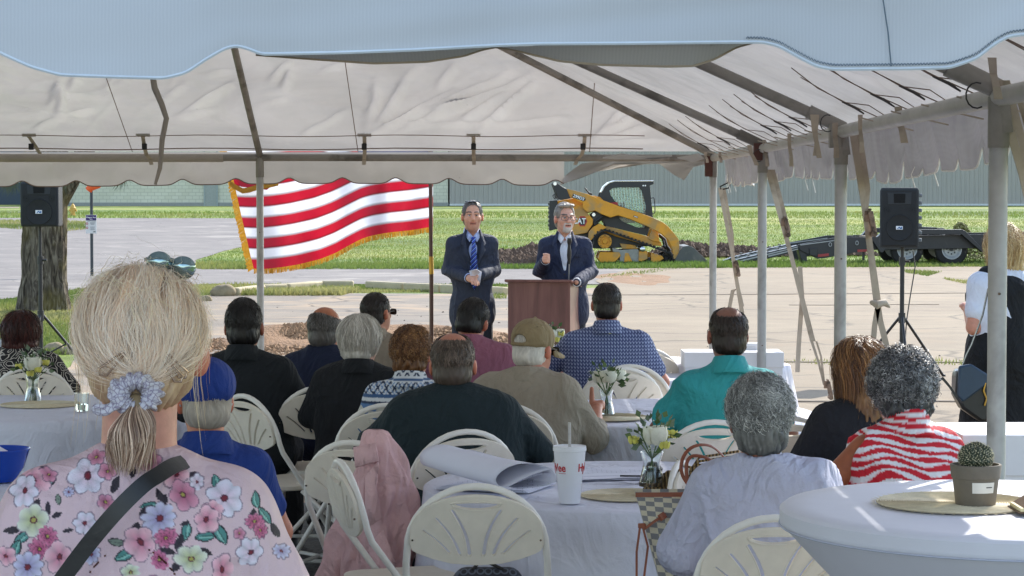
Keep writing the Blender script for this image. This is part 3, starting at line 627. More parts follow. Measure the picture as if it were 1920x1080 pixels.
# flipped piece from 1062 to 1300 px plus small torn flap
def poly3(name, pts, mat, th=.004):
    m = MB(); n = len(pts); a = [Vector(p) for p in pts]; nn = (a[1]-a[0]).cross(a[2]-a[0]).normalized()*th
    m.add([p-nn for p in a]+[p+nn for p in a], [tuple(range(n)), tuple(range(2*n-1, n-1, -1))]+[(i, i+n, (i+1) % n+n, (i+1) % n) for i in range(n)]); return m.build(name, mat, tent)
poly3('valance_flap', [P(1050, 346, yv), P(1058, 332, yv+.02), P(1075, 318, yv), P(1092, 307, yv-.02), P(1150, 300, yv-.02), P(1290, 296, yv-.02), P(1330, 304, yv-.03), P(1220, 307, yv-.06), P(1150, 309, yv-.08), P(1095, 331, yv-.03)], M['valance'])
poly3('valance_flap', [P(1236, 307, yv-.02), P(1330, 300, yv-.03), P(1322, 308, yv-.03), P(1300, 313, yv-.05), P(1283, 338, yv-.03), P(1262, 327, yv-.04)], M['valance'])
for pts in ([(1130, 296), (1165, 289), (1200, 293), (1260, 292), (1240, 297), (1180, 298)], [(1270, 296), (1310, 288), (1320, 297), (1300, 303)]):
    poly3('loose_fold', [P(a, b, YF-.12-.03*(i % 2)) for i, (a, b) in enumerate(pts)], M['valance'], .006)
# right side valance, ragged torn scallops, blown inwards a little
S = np.arange(YN-.1, YF-.0, .014); xv = XR+.09; rr = np.random.default_rng(5)
peaks = []; y = YN
while y < YF: peaks.append((y, .025+.05*rr.random(), .7+rr.random())); y += .33+.12*rr.random()
zb_ = 0*S+ZE-.19+.02*np.sin(S*1.1)+.012*vn(np.c_[S*3, S*0, S*0], 1)
for py_, hh, sk in peaks:
    t = (S-py_)/.09; zb_ += hh*np.where(t > 0, np.exp(-(t*1.1)**2*3), np.exp(-(t*sk*4)**2))
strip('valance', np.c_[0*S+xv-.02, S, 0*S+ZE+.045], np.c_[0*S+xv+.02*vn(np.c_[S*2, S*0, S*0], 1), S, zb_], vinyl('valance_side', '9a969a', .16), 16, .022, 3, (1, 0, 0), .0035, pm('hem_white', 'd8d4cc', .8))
# loose threads hanging from the torn edge
th = MB()
for y in (6.9, 7.4, 8.6, 9.1, 11.2, 12.1, 12.4, 16.4, 16.8, 16.95):
    z = ZE-.16; th.tube([(xv, y, z), (xv-.01, y+.02, z-.03), (xv+.01, y+.05, z-.07-.03*rr.random())], .0025, 4)
th.build('loose_thread', M['hem_white'], tent)
# near end valance: curve follows its scallops; middle scallops curl back and show the underside
yN = YN-.085
edge = [(-60, 60), (0, 99), (60, 126), (115, 141), (220, 145), (310, 147), (350, 137), (385, 113), (425, 90), (445, 86), (470, 93), (490, 102)]
edge2 = [(490, 102), (640, 99), (780, 94), (870, 89), (930, 86), (1010, 83), (1160, 82), (1300, 80), (1400, 79)]
edge3 = [(1400, 79), (1430, 79), (1460, 86), (1490, 103), (1530, 124), (1560, 130), (1700, 129), (1780, 127), (1830, 110), (1862, 84), (1890, 68), (1925, 64), (1960, 70), (2000, 100), (2060, 128), (2300, 130)]
E = np.array(edge+edge2[1:]+edge3[1:], float); px = np.arange(-6850, 3200, 6.0); py = np.interp(px, E[:, 0], E[:, 1]); sc_ = 146-62*np.abs(np.cos(np.pi*(px+45)/485))**5; py = np.where((px < -50) | (px > 2100), sc_, py)
for _ in range(3): py[1:-1] = (py[:-2]+py[1:-1]*2+py[2:])/4
Pb = np.array([P(a, b, yN) for a, b in zip(px, py)]); Pt = Pb.copy(); Pt[:, 2] = ZE+.06
strip('valance', Pt, Pb, M['valance_front'], 24, .008, 7, (0, 1, 0), .0022, pm('hem_pale', 'c6cdd0', .8))
# stitching dashes along the near hem
st = MB(); 
for i in range(0, len(px)-1):
    if 490 < px[i] < 1400 or not -60 < px[i] < 2000: continue
    for k in range(2):
        p = Vector(Pb[i])*(1-k/2)+Vector(Pb[i+1])*(k/2); st.box(p+Vector((0, -.003, .0055)), (.0008, .001, .003), Matrix.Rotation(.5*(-1)**k, 3, 'Y'))
tag(st.build('stitching', pm('stitch', '5d6a72', .8), tent), kind='stuff')
st = MB(); p = P(1658, 0, yN)
st.tube([P(1655, -5, yN-.006), P(1665, 60, yN-.004), P(1671, 124, yN-.006)], .0009, 4); st.build('seam', M['stitch'], tent)
def under(name, top, bot):
    T_ = np.array(top, float); B_ = np.array(bot, float); px = np.arange(T_[0, 0], T_[-1, 0]+1, 5.0); a = np.interp(px, T_[:, 0], T_[:, 1]); b = np.interp(px, B_[:, 0], B_[:, 1])
    for _ in range(2): b[1:-1] = (b[:-2]+b[1:-1]*2+b[2:])/4
    Pt = np.array([P(q, r, yN+.004) for q, r in zip(px, a)]); Pb = np.array([P(q, r, yN+.05) for q, r in zip(px, b)])
    strip(name, Pt, Pb, M.get('valance_under') or vinyl('valance_under', 'd2cfca', .4, 1, .05), 6, .003, 11, (0, 1, 0), .0022, pm('hem_tan', 'a2937f', .8))
under('valance_fold', [(480, 101), (780, 94), (932, 86)], [(480, 102), (600, 111), (700, 118), (800, 115), (870, 104), (905, 92), (932, 87)])
under('valance_fold', [(925, 88), (1160, 82), (1412, 79)], [(925, 87), (960, 92), (1000, 102), (1050, 114), (1130, 121), (1250, 124), (1300, 123), (1340, 110), (1380, 88), (1412, 79)])
# hanging cord of fabric near the left (behind near valance)
MB().tube([P(286, 140, 9.5), P(290, 165, 9.5), P(303, 195, 9.5), P(312, 222, 9.5), (P(304, 262, 9.5)), P(302, 290, 9.5), P(300, 315, 9.5), P(291, 346, 9.5)], [.012, .013, .012, .011, .011, .01, .009, .006], 8, flat=(1, .5)).build('hanging_strap', webb, tent, 60)
# end-slope straps with buckles
for px, tw, ok in ((57, .3, 0), (270, .2, 1), (684, -.1, 1), (888, 0., 1), (1096, -.4, 1)):
    x = X(px, YF-.2); y = YF-.22; z = zb+SL*.22
    s_ = MB().ribbon([(x, y+.0, z-.0), (x+.01*tw, y+.06, z-.08), (x+.05*tw, y+.1, ZE+.02), (x+.12*tw, YF-.035, ZE-.01), (x+.16*tw, YF-.035, ZE-.05)] if ok else [(x, y, z), (x+.03, y+.06, z-.06), (x+.06, y+.09, z-.12)], (.014, 0, 0), .0015).build('tension_strap', webb, tent)
    MB().ribbon([(x-.05, y, z+.012), (x+.05, y, z+.012)], (0, .008, -.01), .002).build('patch', M['canopy'], s_)
    MB().box((x+.03*tw, y+.03, z-.07), (.036, .02, .045)).build('buckle', blackp, s_, bev=.003)
# ---- side lacing: bungee loops, pads, strap tails ----
for y in (5.2, 5.75, 7.0, 7.6, 8.2, 8.9, 10.6, 11.2, 11.8, 12.6, 14.3, 15.0, 15.8):
    a = Vector((XR-.42, y-.05, ZE+.05+SL*.42-.03)); m_ = Vector((XR-.22, y-.06, ZE+.08)); c_ = Vector((XR-.02, y-.12, ZE-.0))
    lo = MB()
    lo.tube([a, a.lerp(m_, .5)+Vector((0, .01, -.012)), m_, m_.lerp(c_, .6)+Vector((0, 0, -.01)), c_], .0022, 6)
    lo.tube([a+Vector((.05, .12, -.03)), m_+Vector((.0, .03, 0)), m_+Vector((.1, .06, -.01)), c_+Vector((0, .22, .02))], .002, 6)
    o = lo.build('bungee_loop', webd, tent, 60)
    if int(y*10) % 3 != 0: MB().tube([m_+Vector((-.01, 0, 0)), m_+Vector((.035, -.01, -.02)), m_+Vector((.07, -.02, -.045))], [.004, .009, .005], 8, flat=(1.3, .6)).build('rubber_pad', pm('pad', '3c3836', .7), o)
    MB().tube([c_+Vector((-.14, .05, .02)), c_+Vector((.04, -.05, -.03))], .003, 5).build('ball_cord', webb, o)
def tail(px, y0, y1, d, w_=.012, dx=0, tw=.3):
    MB().ribbon([P(px, y0, d), P(px+dx*.3-1, y0*.6+y1*.4, d+.02), P(px+dx*.6+1, y0*.3+y1*.7, d), P(px+dx, y1, d+.01)], [(w_, 0, 0), (w_*.85, w_*tw, 0), (w_*.9, w_*.3, 0), (w_, 0, 0)], .001).build('strap_tail', webb, tent)
for a in ((1524, 215, 296, 9.7, .011, 12), (1532, 215, 292, 9.7, .009, -4), (1566, 230, 296, 9.8, .012, 2), (1613, 215, 287, 9.0, .009, 3), (1684, 200, 268, 8.4, .014, 12), (1480, 250, 312, 11.2, .01, 4), (1405, 272, 310, 13.3, .013, 14, .3), (1433, 262, 312, 13.3, .01, 6), (1350, 285, 305, 15, .01, 2), (1323, 285, 305, 15.6, .01, 3), (1860, 108, 186, 6.2, .012, 12)): tail(*a)
# guy straps with ratchets, each pole
def guy(pa, pb, pe, d0, d1, rt, w_=.02, name='guy_strap', loose=None):
    """upper point, lower knot, tail end in image terms at depths d0,d1"""
    a, b = P(*pa, d0), P(*pb, d1); o = MB()
    o.ribbon([a, a.lerp(b, .5)+Vector((.004, 0, 0)), b], [(w_, .004, 0), (w_*.8, w_*.5, 0), (w_, .0, 0)], .0012)
    o.ribbon([a+Vector((.03, .02, 0)), a.lerp(b, .35)+Vector((.03, .01, 0)), a.lerp(b, rt)], [(w_*.7, .0, 0)]*3, .0012)
    if loose:
        pts = [P(px, py, d1) for px, py in loose]; o.ribbon(pts, [(w_*.8, 0, 0)]*len(pts), .0012)
    s_ = o.build(name, webb, tent)
    c_ = a.lerp(b, rt); dr = (b-a).normalized(); sd = Vector((1, 0, 0)); L = .13
    r_ = MB(); r_.box(c_+sd*.012, (.03, .02, .045)); k = c_+Vector((.03, -.01, -.03))
    R = Matrix.Rotation(-.2, 3, 'Y')
    for s2 in (-1, 1): r_.box(k+Vector((0, s2*.016, 0)), (.022, .003, L*.8), R)
    r_.tube([k+Vector((.005, -.03, -L*.35)), k+Vector((.005, .03, -L*.35))], .014, 10); r_.tube([k+Vector((-.012, -.026, L*.45)), k+Vector((-.012, .026, L*.45))], .006, 8)
    r_.build('ratchet', rust, s_, 35, .002); return s_
guy((1440, 318), (1524, 640), None, 13.6, 13.9, .30, .017, loose=[(1500, 500), (1504, 560), (1498, 640), (1495, 698)])
guy((1522, 640), (1546, 722), None, 13.9, 14.0, .99, .009)
guy((1597, 232), (1646, 575), None, 10, 10.2, .5, .017, loose=[(1646, 575), (1650, 600), (1660, 640), (1666, 668)])
MB().ribbon([P(1646, 575, 10.2), P(1640, 610, 10.2), P(1636, 655, 10.2)], (.012, 0, 0), .0012).build('strap_tail', webb, tent)
MB().tube([P(1632, 566, 10.18), P(1645, 572, 10.16), P(1658, 567, 10.18), P(1668, 576, 10.2)], [.008, .02, .016, .005], 8).build('strap_knot', webb, tent, 60)
guy((1350, 352), (1392, 590), None, 17.0, 17.3, .60, .016, loose=[(1392, 590), (1398, 640)])
MB().tube([P(1392, 575, 17.3), P(1384, 540, 17.3), P(1374, 545, 17.3), P(1366, 585, 17.3)], .014, 6, flat=(1, .3)).build('strap_loop', webb, tent, 60)
guy((1868, 150), (1960, 500), None, 6.4, 6.6, .70, .016)
guy((1886, 160), (1990, 520), None, 6.5, 6.7, .9, .012)
# wire hooks on the header
for px, py, d in ((1832, 165, 6.4), (1552, 222, 9.7), (1422, 285, 13.4)):
    c_ = P(px, py, d); MB().tube([c_+Vector((.03*math.cos(t), 0, .035*math.sin(t)-.02)) for t in np.linspace(1.2, 5.2, 10)], .0025, 5).build('wire_hook', blackp, tent, 60)
c_ = P(1358, 352, 16.9); MB().tube([P(1352, 355, 16.9), P(1350, 350, 16.9), P(1370, 340, 16.9), P(1368, 352, 16.9), P(1355, 355, 16.9)], .006, 6).build('hook', blackp, tent, 60)
# ================= LOADER =================
cat = pm('machine_yellow', 'c98a1c', .45, .14, 3, .15, 30, .002, dirt=('8d7a55', .5, .65), spec=.4); blk = pm('machine_black', '17191b', .45, .2, 5, .2, 40); dust = pm('dusty_steel', '8c8a80', .8, .25, 6, .4, 30)
rub = pm('rubber', '1f1e1d', .85, .25, 6, .4, 30, .003, dirt=('6b6152', .55, .5)); bkt = pm('bucket_grey', '4b4c49', .55, .2, 4, .3, 20, dirt=('7b7468', .55, .5)); chrome = pm('chrome', 'c9cbcc', .25, .05, 5, 0, metal=.9)
wht = pm('white_print', 'e6e6e2', .5, .05, 5, 0); redp = pm('red_print', 'a01c1c', .5, .1, 5, 0)
def glass(key, c, rough=.03, tr=.9):
    g = NG(key); M[key] = g.bsdf(hx(c), rough, trans=tr); return M[key]
glass('cab_glass', 'cfe3dc', .06, .92)
DL = 61.1; SL_ = F/DL
X0 = X(1150, DL)
def lp(a, b): return ((1000+a/5.647-1150)/SL_, (497-(320+b/5.647))/SL_)
ld = thing('track_loader', 'yellow and black compact track loader with grey bucket parked on the lawn behind the speakers', 'loader', (X0, DL, .0))
pr = lambda pts, y0, y1, m, name, bev=.012, par=None: MB().prism([lp(*p) for p in pts], y0, y1).build(name, m, par or ld, 30, bev)
arm = [(335, 200), (400, 212), (560, 255), (700, 312), (900, 385), (1100, 448), (1250, 503), (1345, 548), (1400, 590), (1470, 670), (1510, 722), (1521, 775), (1516, 925), (1455, 935), (1447, 830), (1405, 735), (1330, 668), (1180, 590), (1000, 515), (880, 478), (800, 500), (700, 462), (640, 428), (560, 446), (510, 400), (515, 350), (460, 330), (395, 290)]
a1 = pr(arm, -.92, -.78, cat, 'lift_arm'); a2 = pr(arm, .78, .92, cat, 'lift_arm')
for s in (-1, 1):
    pr([(195, 150), (215, 132), (240, 137), (300, 180), (340, 200), (385, 300), (300, 318), (250, 300), (225, 230)], s*.84-.1, s*.84+.1, blk, 'rear_tower')
    pr([(455, 372), (515, 378), (560, 450), (622, 520), (618, 570), (560, 660), (400, 690), (300, 620), (300, 470), (380, 420)], s*.72-.06, s*.72+.06, cat, 'side_panel')
    pr([(575, 650), (620, 600), (690, 562), (740, 590), (760, 610), (690, 640), (640, 690), (600, 740), (570, 720)], s*.75-.14, s*.75+.14, cat, 'fender')
    pr([(605, 470), (660, 430), (740, 440), (770, 480), (700, 540), (640, 590), (620, 560)], s*.70-.03, s*.70+.03, blk, 'arm_link')
    p0, p1, p2 = lp(640, 545), lp(720, 490), lp(790, 470)
    o = MB().tube([(p0[0], s*.8, p0[1]), (p1[0], s*.8, p1[1])], .035, 12).tube([(p1[0], s*.8, p1[1]), (p2[0], s*.8, p2[1])], .02, 10).build('hydraulic_cylinder', blk, ld)
    c_ = lp(628, 470); MB().lathe([(0, .0), (.045, 0), (.045, .03), (.02, .035), (0, .035)], (c_[0], s*.74-(.035 if s < 0 else 0), c_[1]), 14, 'y').build('pin', chrome, ld)
pr([(165, 325), (250, 318), (260, 620), (165, 640)], -.62, .62, blk, 'engine_door')
for k in range(6): pr([(158, 350+k*45), (170, 350+k*45), (170, 372+k*45), (158, 372+k*45)], -.5, .5, rub, 'grille_slat', .003)
pr([(250, 330), (420, 300), (640, 272), (700, 290), (740, 330), (700, 420), (470, 480), (260, 620)], -.6, .6, cat, 'engine_cover')
pr([(625, 275), (695, 285), (702, 325), (640, 300)], -.66, -.6, cat, 'cover_step')
pr([(300, 560), (600, 560), (1200, 700), (1250, 800), (700, 830), (300, 800)], -.55, .55, blk, 'main_frame')
cabp = [(690, 295), (705, 240), (735, 175), (790, 135), (850, 120), (1256, 120), (1258, 148), (1215, 165), (1228, 280), (1250, 500), (1190, 690), (860, 610), (760, 590), (700, 480)]
win = [(792, 218), (830, 192), (900, 183), (1110, 184), (1140, 230), (1178, 375), (1176, 462), (1080, 440), (880, 372), (808, 270)]
win2 = [(890, 500), (980, 500), (1170, 580), (1165, 612), (1090, 610), (930, 545)]
for s in (-1, 1):
    o = fillcurve('cab_side', [[lp(*p) for p in cabp], [lp(*p) for p in win], [lp(*p) for p in win2]], .02, blk, ld, .006, T(0, s*.52, 0)@RX90)
    for wn in (win, win2):
        fillcurve('window_pane', [[lp(*p) for p in wn]], .004, M['cab_glass'], o, 0, T(0, s*.515, 0)@RX90)
    gm = MB()
    for k in range(14): 
        q0, q1 = lp(795+k*30, 185), lp(795+k*30+25, 460); gm.tube([(q0[0], s*.53, q0[1]), (q1[0], s*.53, q1[1])], .009, 4)
    for k in range(10):
        q0, q1 = lp(800, 200+k*27), lp(1175, 192+k*30); gm.tube([(q0[0], s*.50, q0[1]), (q1[0], s*.50, q1[1])], .009, 4)
    tag(gm.build('window_mesh', pm('screen', 'b9d4c6', .5), ld), kind='stuff')
pr([(705, 240), (735, 175), (790, 130), (850, 112), (1256, 112), (1258, 125), (850, 127), (800, 142), (748, 180), (716, 240)], -.56, .56, chrome, 'cab_roof')
pr([(1205, 165), (1222, 165), (1255, 500), (1235, 500)], -.5, .5, M['cab_glass'], 'cab_door', .004)
pr([(700, 330), (720, 330), (770, 590), (750, 590)], -.5, .5, blk, 'rear_cab_wall', .004)
pr([(880, 380), (960, 330), (985, 440), (1080, 560), (900, 560)], -.22, .22, blk, 'operator_seat', .03)
pr([(738, 302), (772, 302), (775, 320), (740, 320)], -.545, -.52, pm('yellow_label', 'd8cf3a', .6), 'label_plate', .002)
pr([(800, 345), (880, 340), (888, 372), (820, 358)], -.548, -.52, redp, 'red_cover', .004)
for a in (1150, 1172): 
    c_ = lp(a, 167); MB().lathe([(0, 0), (.02, 0), (.02, .01), (0, .012)], (c_[0], -.555, c_[1]), 8, 'y').build('marker_lamp', wht, ld)
q = [lp(*p) for p in [(1232, 300), (1262, 292), (1272, 330), (1275, 440), (1262, 465), (1240, 455)]]; MB().tube([(a, -.5, b) for a, b in q], .014, 8).build('grab_rail', blk, ld, 60)
q = [lp(*p) for p in [(330, 190), (360, 190), (400, 205)]]
for off in ((250, 230, 235, 300), (235, 240, 228, 310), (262, 235, 262, 320)):
    a, b = lp(off[0], off[1]), lp(off[2], off[3]); MB().tube([(a[0], -.7, a[1]), (a[0]-.09, -.72, (a[1]+b[1])/2), (b[0], -.7, b[1])], .014, 8).build('hydraulic_hose', blk, ld, 60)
pr([(535, 195), (545, 185), (590, 240), (618, 245), (615, 268), (585, 262)], -.4, -.34, blk, 'mirror')
c_ = lp(222, 148); MB().lathe([(0, -.97), (.045, -.97), (.045, -.93), (0, -.93)], (c_[0], 0, c_[1]), 12, 'y').build('pin', chrome, ld)
# plates and lettering
c_ = lp(470, 292); Mx = T(c_[0], -.925, c_[1])@RX90@Matrix.Rotation(math.radians(-19), 4, 'Z')
fillcurve('number_plate', [[(-.17, -.05), (.15, -.05), (.19, 0), (.15, .05), (-.17, .05)]], .002, blk, a1, 0, Mx)
text('299D3', .105, wht, a1, T(0, -.004, 0)@Mx, sx=1.05)
c_ = lp(498, 540); hexo = [(.125*math.cos(t), .15*math.sin(t)) for t in np.linspace(0, 2*math.pi, 7)[:-1]]
Mx = T(c_[0], -.785, c_[1])@RX90
fillcurve('emblem', [hexo], .003, redp, ld, 0, Mx@T(.03, 0, 0)); fillcurve('emblem', [[(x*.75, y*.75) for x, y in hexo]], .003, blk, ld, 0, T(0, -.004, 0)@Mx@T(.03, 0, 0))
text('CAT', .2, wht, ld, T(0, -.009, 0)@Mx@T(-.05, 0, 0), sx=.85)
c_ = lp(1065, 492); Mx = T(c_[0], -.925, c_[1])@RX90@Matrix.Rotation(math.radians(-17), 4, 'Z'); fillcurve('arm_badge', [[(-.06, -.018), (.06, -.018), (.06, .018), (-.06, .018)]], .002, blk, a1, 0, Mx); fillcurve('badge_print', [[(-.045, -.008), (.045, -.008), (.045, .008), (-.045, .008)]], .001, wht, a1, 0, T(0, -.004, 0)@Mx)
# track: belt following rear sprocket, front idler, ground
def arc(c, r, a0, a1, n): return [(c[0]+r*math.cos(math.radians(a0+(a1-a0)*t/n)), c[1]+r*math.sin(math.radians(a0+(a1-a0)*t/n))) for t in range(n+1)]
cs_ = lp(745, 750); ci = lp(1385, 930); cb = lp(640, 945); s_ = 1/(5.647*SL_)
path = arc(cs_, 115*s_, 170, 62, 8)+arc(ci, 68*s_, 62, -90, 9)+[(ci[0]-.4*i, .03) for i in range(1, 8) if ci[0]-.4*i > cb[0]+.1]+arc(cb, 60*s_, -90, -190, 6)
for sd in (-.72, .72):
    o = MB(); m = len(path); vs = []; wy = .2
    cl = path+[path[0]]
    for i in range(m):
        a, b = path[i-1], path[(i+1) % m]; t = Vector((b[0]-a[0], b[1]-a[1])).normalized(); nn = (-t.y*.02, t.x*.02)
        vs += [(path[i][0]+nn[0], sd-wy, path[i][1]+nn[1]), (path[i][0]+nn[0], sd+wy, path[i][1]+nn[1]), (path[i][0]-nn[0], sd+wy, path[i][1]-nn[1]), (path[i][0]-nn[0], sd-wy, path[i][1]-nn[1])]
    o.add(vs, [(i*4+j, i*4+(j+1) % 4, ((i+1) % m)*4+(j+1) % 4, ((i+1) % m)*4+j) for i in range(m) for j in range(4)])
    tk = o.build('track_belt', rub, ld, 40)
    # lugs
    per = []; 
    for i in range(m):
        a, b = Vector(path[i]), Vector(path[(i+1) % m]); L = (b-a).length; per.append((a, b, L))
    tot = sum(p[2] for p in per); nl = int(tot/.1); lug = None
    for k in range(nl):
        s0 = k*tot/nl; i = 0
        while s0 > per[i][2]: s0 -= per[i][2]; i += 1
        a, b, L = per[i]; p = a.lerp(b, s0/L); t = (b-a).normalized()
        if lug is None: lug = MB().box((0, 0, 0), (.045, .4, .04)).build('track_lug', rub, tk, 30, .004); c_ = lug
        else: c_ = lug.copy(); COL.objects.link(c_); c_.parent = tk
        c_.location = (p.x+(-t.y)*.03, sd, p.y+t.x*.03); c_.rotation_euler = (0, -math.atan2(t.y, t.x), 0)
    for (cc_, r, mat_, nm) in ((cs_, 72*s_, cat, 'sprocket'), (ci, 55*s_, rub, 'idler')):
        w_ = MB().lathe([(0, -.1), (r*.35, -.1), (r*.42, -.06), (r*.7, -.06), (r*.75, -.1), (r, -.1), (r, .1), (0, .1)], (cc_[0], sd, cc_[1]), 24, 'y').build(nm, mat_, ld, 30)
        for k in range(8 if nm == 'sprocket' else 0):
            MB().lathe([(0, -.12), (.012, -.12), (.012, -.1), (0, -.1)], (cc_[0]+r*.86*math.cos(k*.785), sd, cc_[1]+r*.86*math.sin(k*.785)), 6, 'y').build('bolt', blk, w_)
    for a in (760, 860, 960, 1060, 1160, 1260): 
        c_ = lp(a, 975); MB().lathe([(0, -.12), (.03, -.12), (.06, -.1), (.075, -.1), (.075, .1), (0, .1)], (c_[0], sd, c_[1]), 14, 'y').build('roller', rub, ld, 30)
    y0, y1 = sd-.15, sd+.15
    pr([(690, 862), (895, 862), (910, 900), (850, 965), (700, 970), (670, 930)], y0, y1, cat, 'undercarriage_frame')
    pr([(820, 815), (900, 840), (1090, 830), (1100, 850), (1100, 965), (900, 965), (895, 862), (830, 860)], y0+.03, y1-.03, dust, 'undercarriage_plate')
    pr([(955, 870), (990, 870), (1030, 960), (945, 965)], y0-.0, y1-.03, cat, 'bracket'); pr([(1100, 855), (1185, 850), (1190, 930), (1130, 960), (1095, 950)], y0-.01, y1, cat, 'bracket')
    pr([(1225, 870), (1340, 900), (1360, 930), (1280, 975), (1225, 960)], y0, y1, cat, 'undercarriage_frame')
    pr([(1195, 925), (1220, 915), (1215, 960), (1260, 1000), (1200, 990), (1185, 960)], y0-.01, y1, rub, 'guide')
    c_ = lp(1138, 830); MB().lathe([(0, y0-.06-sd), (.03, y0-.06-sd), (.065, y0-.04-sd), (.065, 0), (0, 0)], (c_[0], sd, c_[1]), 14, 'y').build('axle_cap', chrome, ld)
for s in (-1, 1):
    pr([(720, 600), (760, 590), (1200, 700), (1335, 758), (1345, 800), (1180, 790), (860, 700), (740, 650)], s*.6-.05, s*.6+.05, cat, 'chassis_rail')
    pr([(900, 770), (1060, 790), (1100, 830), (930, 830)], s*.62-.04, s*.62+.04, cat, 'chassis_plate')
    pr([(1245, 620), (1300, 640), (1312, 700), (1320, 760), (1250, 750), (1200, 720), (1230, 660)], s*.62-.08, s*.62+.08, cat, 'front_tower')
    q = [lp(*p) for p in [(1320, 680), (1380, 730), (1400, 800), (1440, 850)]]; MB().tube([(a, s*.5, b) for a, b in q], .03, 8).build('hydraulic_hose', blk, ld, 60)
    a, b = lp(1390, 800), lp(1460, 900); MB().tube([(a[0], s*.45, a[1]), (b[0], s*.45, b[1])], .035, 10).build('hydraulic_cylinder', blk, ld)
bk = [(1525, 840), (1560, 800), (1605, 795), (1655, 805), (1848, 985), (1850, 992), (1530, 998), (1480, 985), (1475, 940)]
for y in (-1.0, .96): pr(bk, y, y+.04, bkt, 'bucket_side', .006)
pr([(1475, 940), (1525, 840), (1560, 800), (1620, 792), (1620, 806), (1565, 815), (1535, 850), (1490, 942), (1490, 978), (1850, 985), (1850, 995), (1480, 992)], -.97, .97, bkt, 'bucket_shell', .004)
pr([(1440, 930), (1480, 940), (1500, 990), (1450, 985)], -.7, .7, blk, 'coupler')
# ================= TRAILER =================
def tp(a, b): return ((1360+a/3.4286-1640)/SL_, (497.5-(400+b/3.4286))/SL_)
tl = thing('equipment_trailer', 'long black flatbed equipment trailer with dual axle wheels and lowered ramps, on the lawn edge', 'trailer', (X(1640, DL), DL-.1, 0))
tb = pm('trailer_black', '1c1d20', .45, .2, 3, .2, 30, dirt=('5a564e', .6, .4)); edge_m = pm('lit_edge_and_ring', '9a9a98', .5, .1, 8)  # pale colour paints sunlight along ramp and beam edges; tie rings share it
prt = lambda pts, y0, y1, m, name, bev=.008: MB().prism([tp(*p) for p in pts], y0, y1).build(name, m, tl, 30, bev)
for y in (-1.15, .65):
    rp = prt([(0, 316), (60, 292), (430, 205), (440, 222), (400, 250), (240, 290), (80, 318), (5, 322)], y, y+.5, tb, 'ramp')
    prt([(65, 300), (430, 212), (430, 218), (80, 306)], y-.012, y, edge_m, 'ramp_edge', .002); 
    prt([(240, 270), (430, 226), (430, 232), (245, 278)], y-.012, y, edge_m, 'ramp_edge', .002)
    prt([(430, 222), (480, 222), (490, 312), (458, 318), (436, 250)], y, y+.5, tb, 'ramp_foot')
    for k in range(6): a = tp(60+k*62, 286-k*14); MB().box((a[0], y+.25, a[1]+.02), (.03, .5, .03)).build('cleat', tb, rp)
for y in (-1.2, 1.12):
    prt([(430, 200), (690, 152), (870, 152), (870, 235), (600, 285), (550, 290), (500, 265), (440, 235)], y, y+.08, tb, 'tail_beam')
    prt([(440, 200), (690, 168), (690, 173), (445, 206)], y-.012, y, edge_m, 'beam_edge', .002)
    prt([(860, 150), (1930, 128), (2600, 118), (2600, 200), (1930, 205), (1500, 225), (870, 235)], y, y+.08, tb, 'side_rail')
    prt([(875, 152), (920, 150), (962, 104), (1000, 104), (1450, 104), (1470, 115), (1592, 240), (1575, 248), (1445, 135), (1000, 135), (960, 145), (930, 175), (1020, 180), (950, 250), (935, 245)], y-.26 if y < 0 else y+.08, y if y < 0 else y+.34, tb, 'fender')
prt([(1180, 128), (1196, 118), (1192, 90), (1340, 95), (1350, 106), (1270, 108)], -.3, .3, tb, 'winch_box')
for k in range(22): a = 880+k*75; z = tp(a, 150)[1]; MB().box((tp(a, 0)[0]+.2, 0, z-.03), (.29, 2.3, .05)).build('deck_plank', pm('deck', '5d5040', .85, .3, 4), tl)
prt([(500, 222), (548, 224), (548, 275), (500, 265)], -1.26, -1.2, tb, 'light_box')
for p_ in ([(553, 262), (622, 255), (622, 272), (553, 279)], [(802, 232), (868, 229), (868, 245), (802, 247)]): prt(p_, -1.22, -1.205, pm('red_reflector', '8c1620', .3), 'reflector', .002)
prt([(1865, 205), (1900, 205), (1900, 218), (1865, 218)], -1.22, -1.2, wht, 'reflector', .002); prt([(1900, 205), (1935, 205), (1935, 218), (1900, 218)], -1.22, -1.2, M['red_reflector'], 'reflector', .002)
prt([(842, 235), (856, 235), (856, 300), (842, 300)], -1.0, -.9, tb, 'jack_leg')
for a, b in ((630, 200), (675, 205), (798, 190)): c_ = tp(a, b); MB().tube([(c_[0]+.035*math.cos(t), -1.23, c_[1]+.05*math.sin(t)) for t in np.linspace(0, 6.28, 12)], .01, 6).build('tie_ring', edge_m, tl, 60)
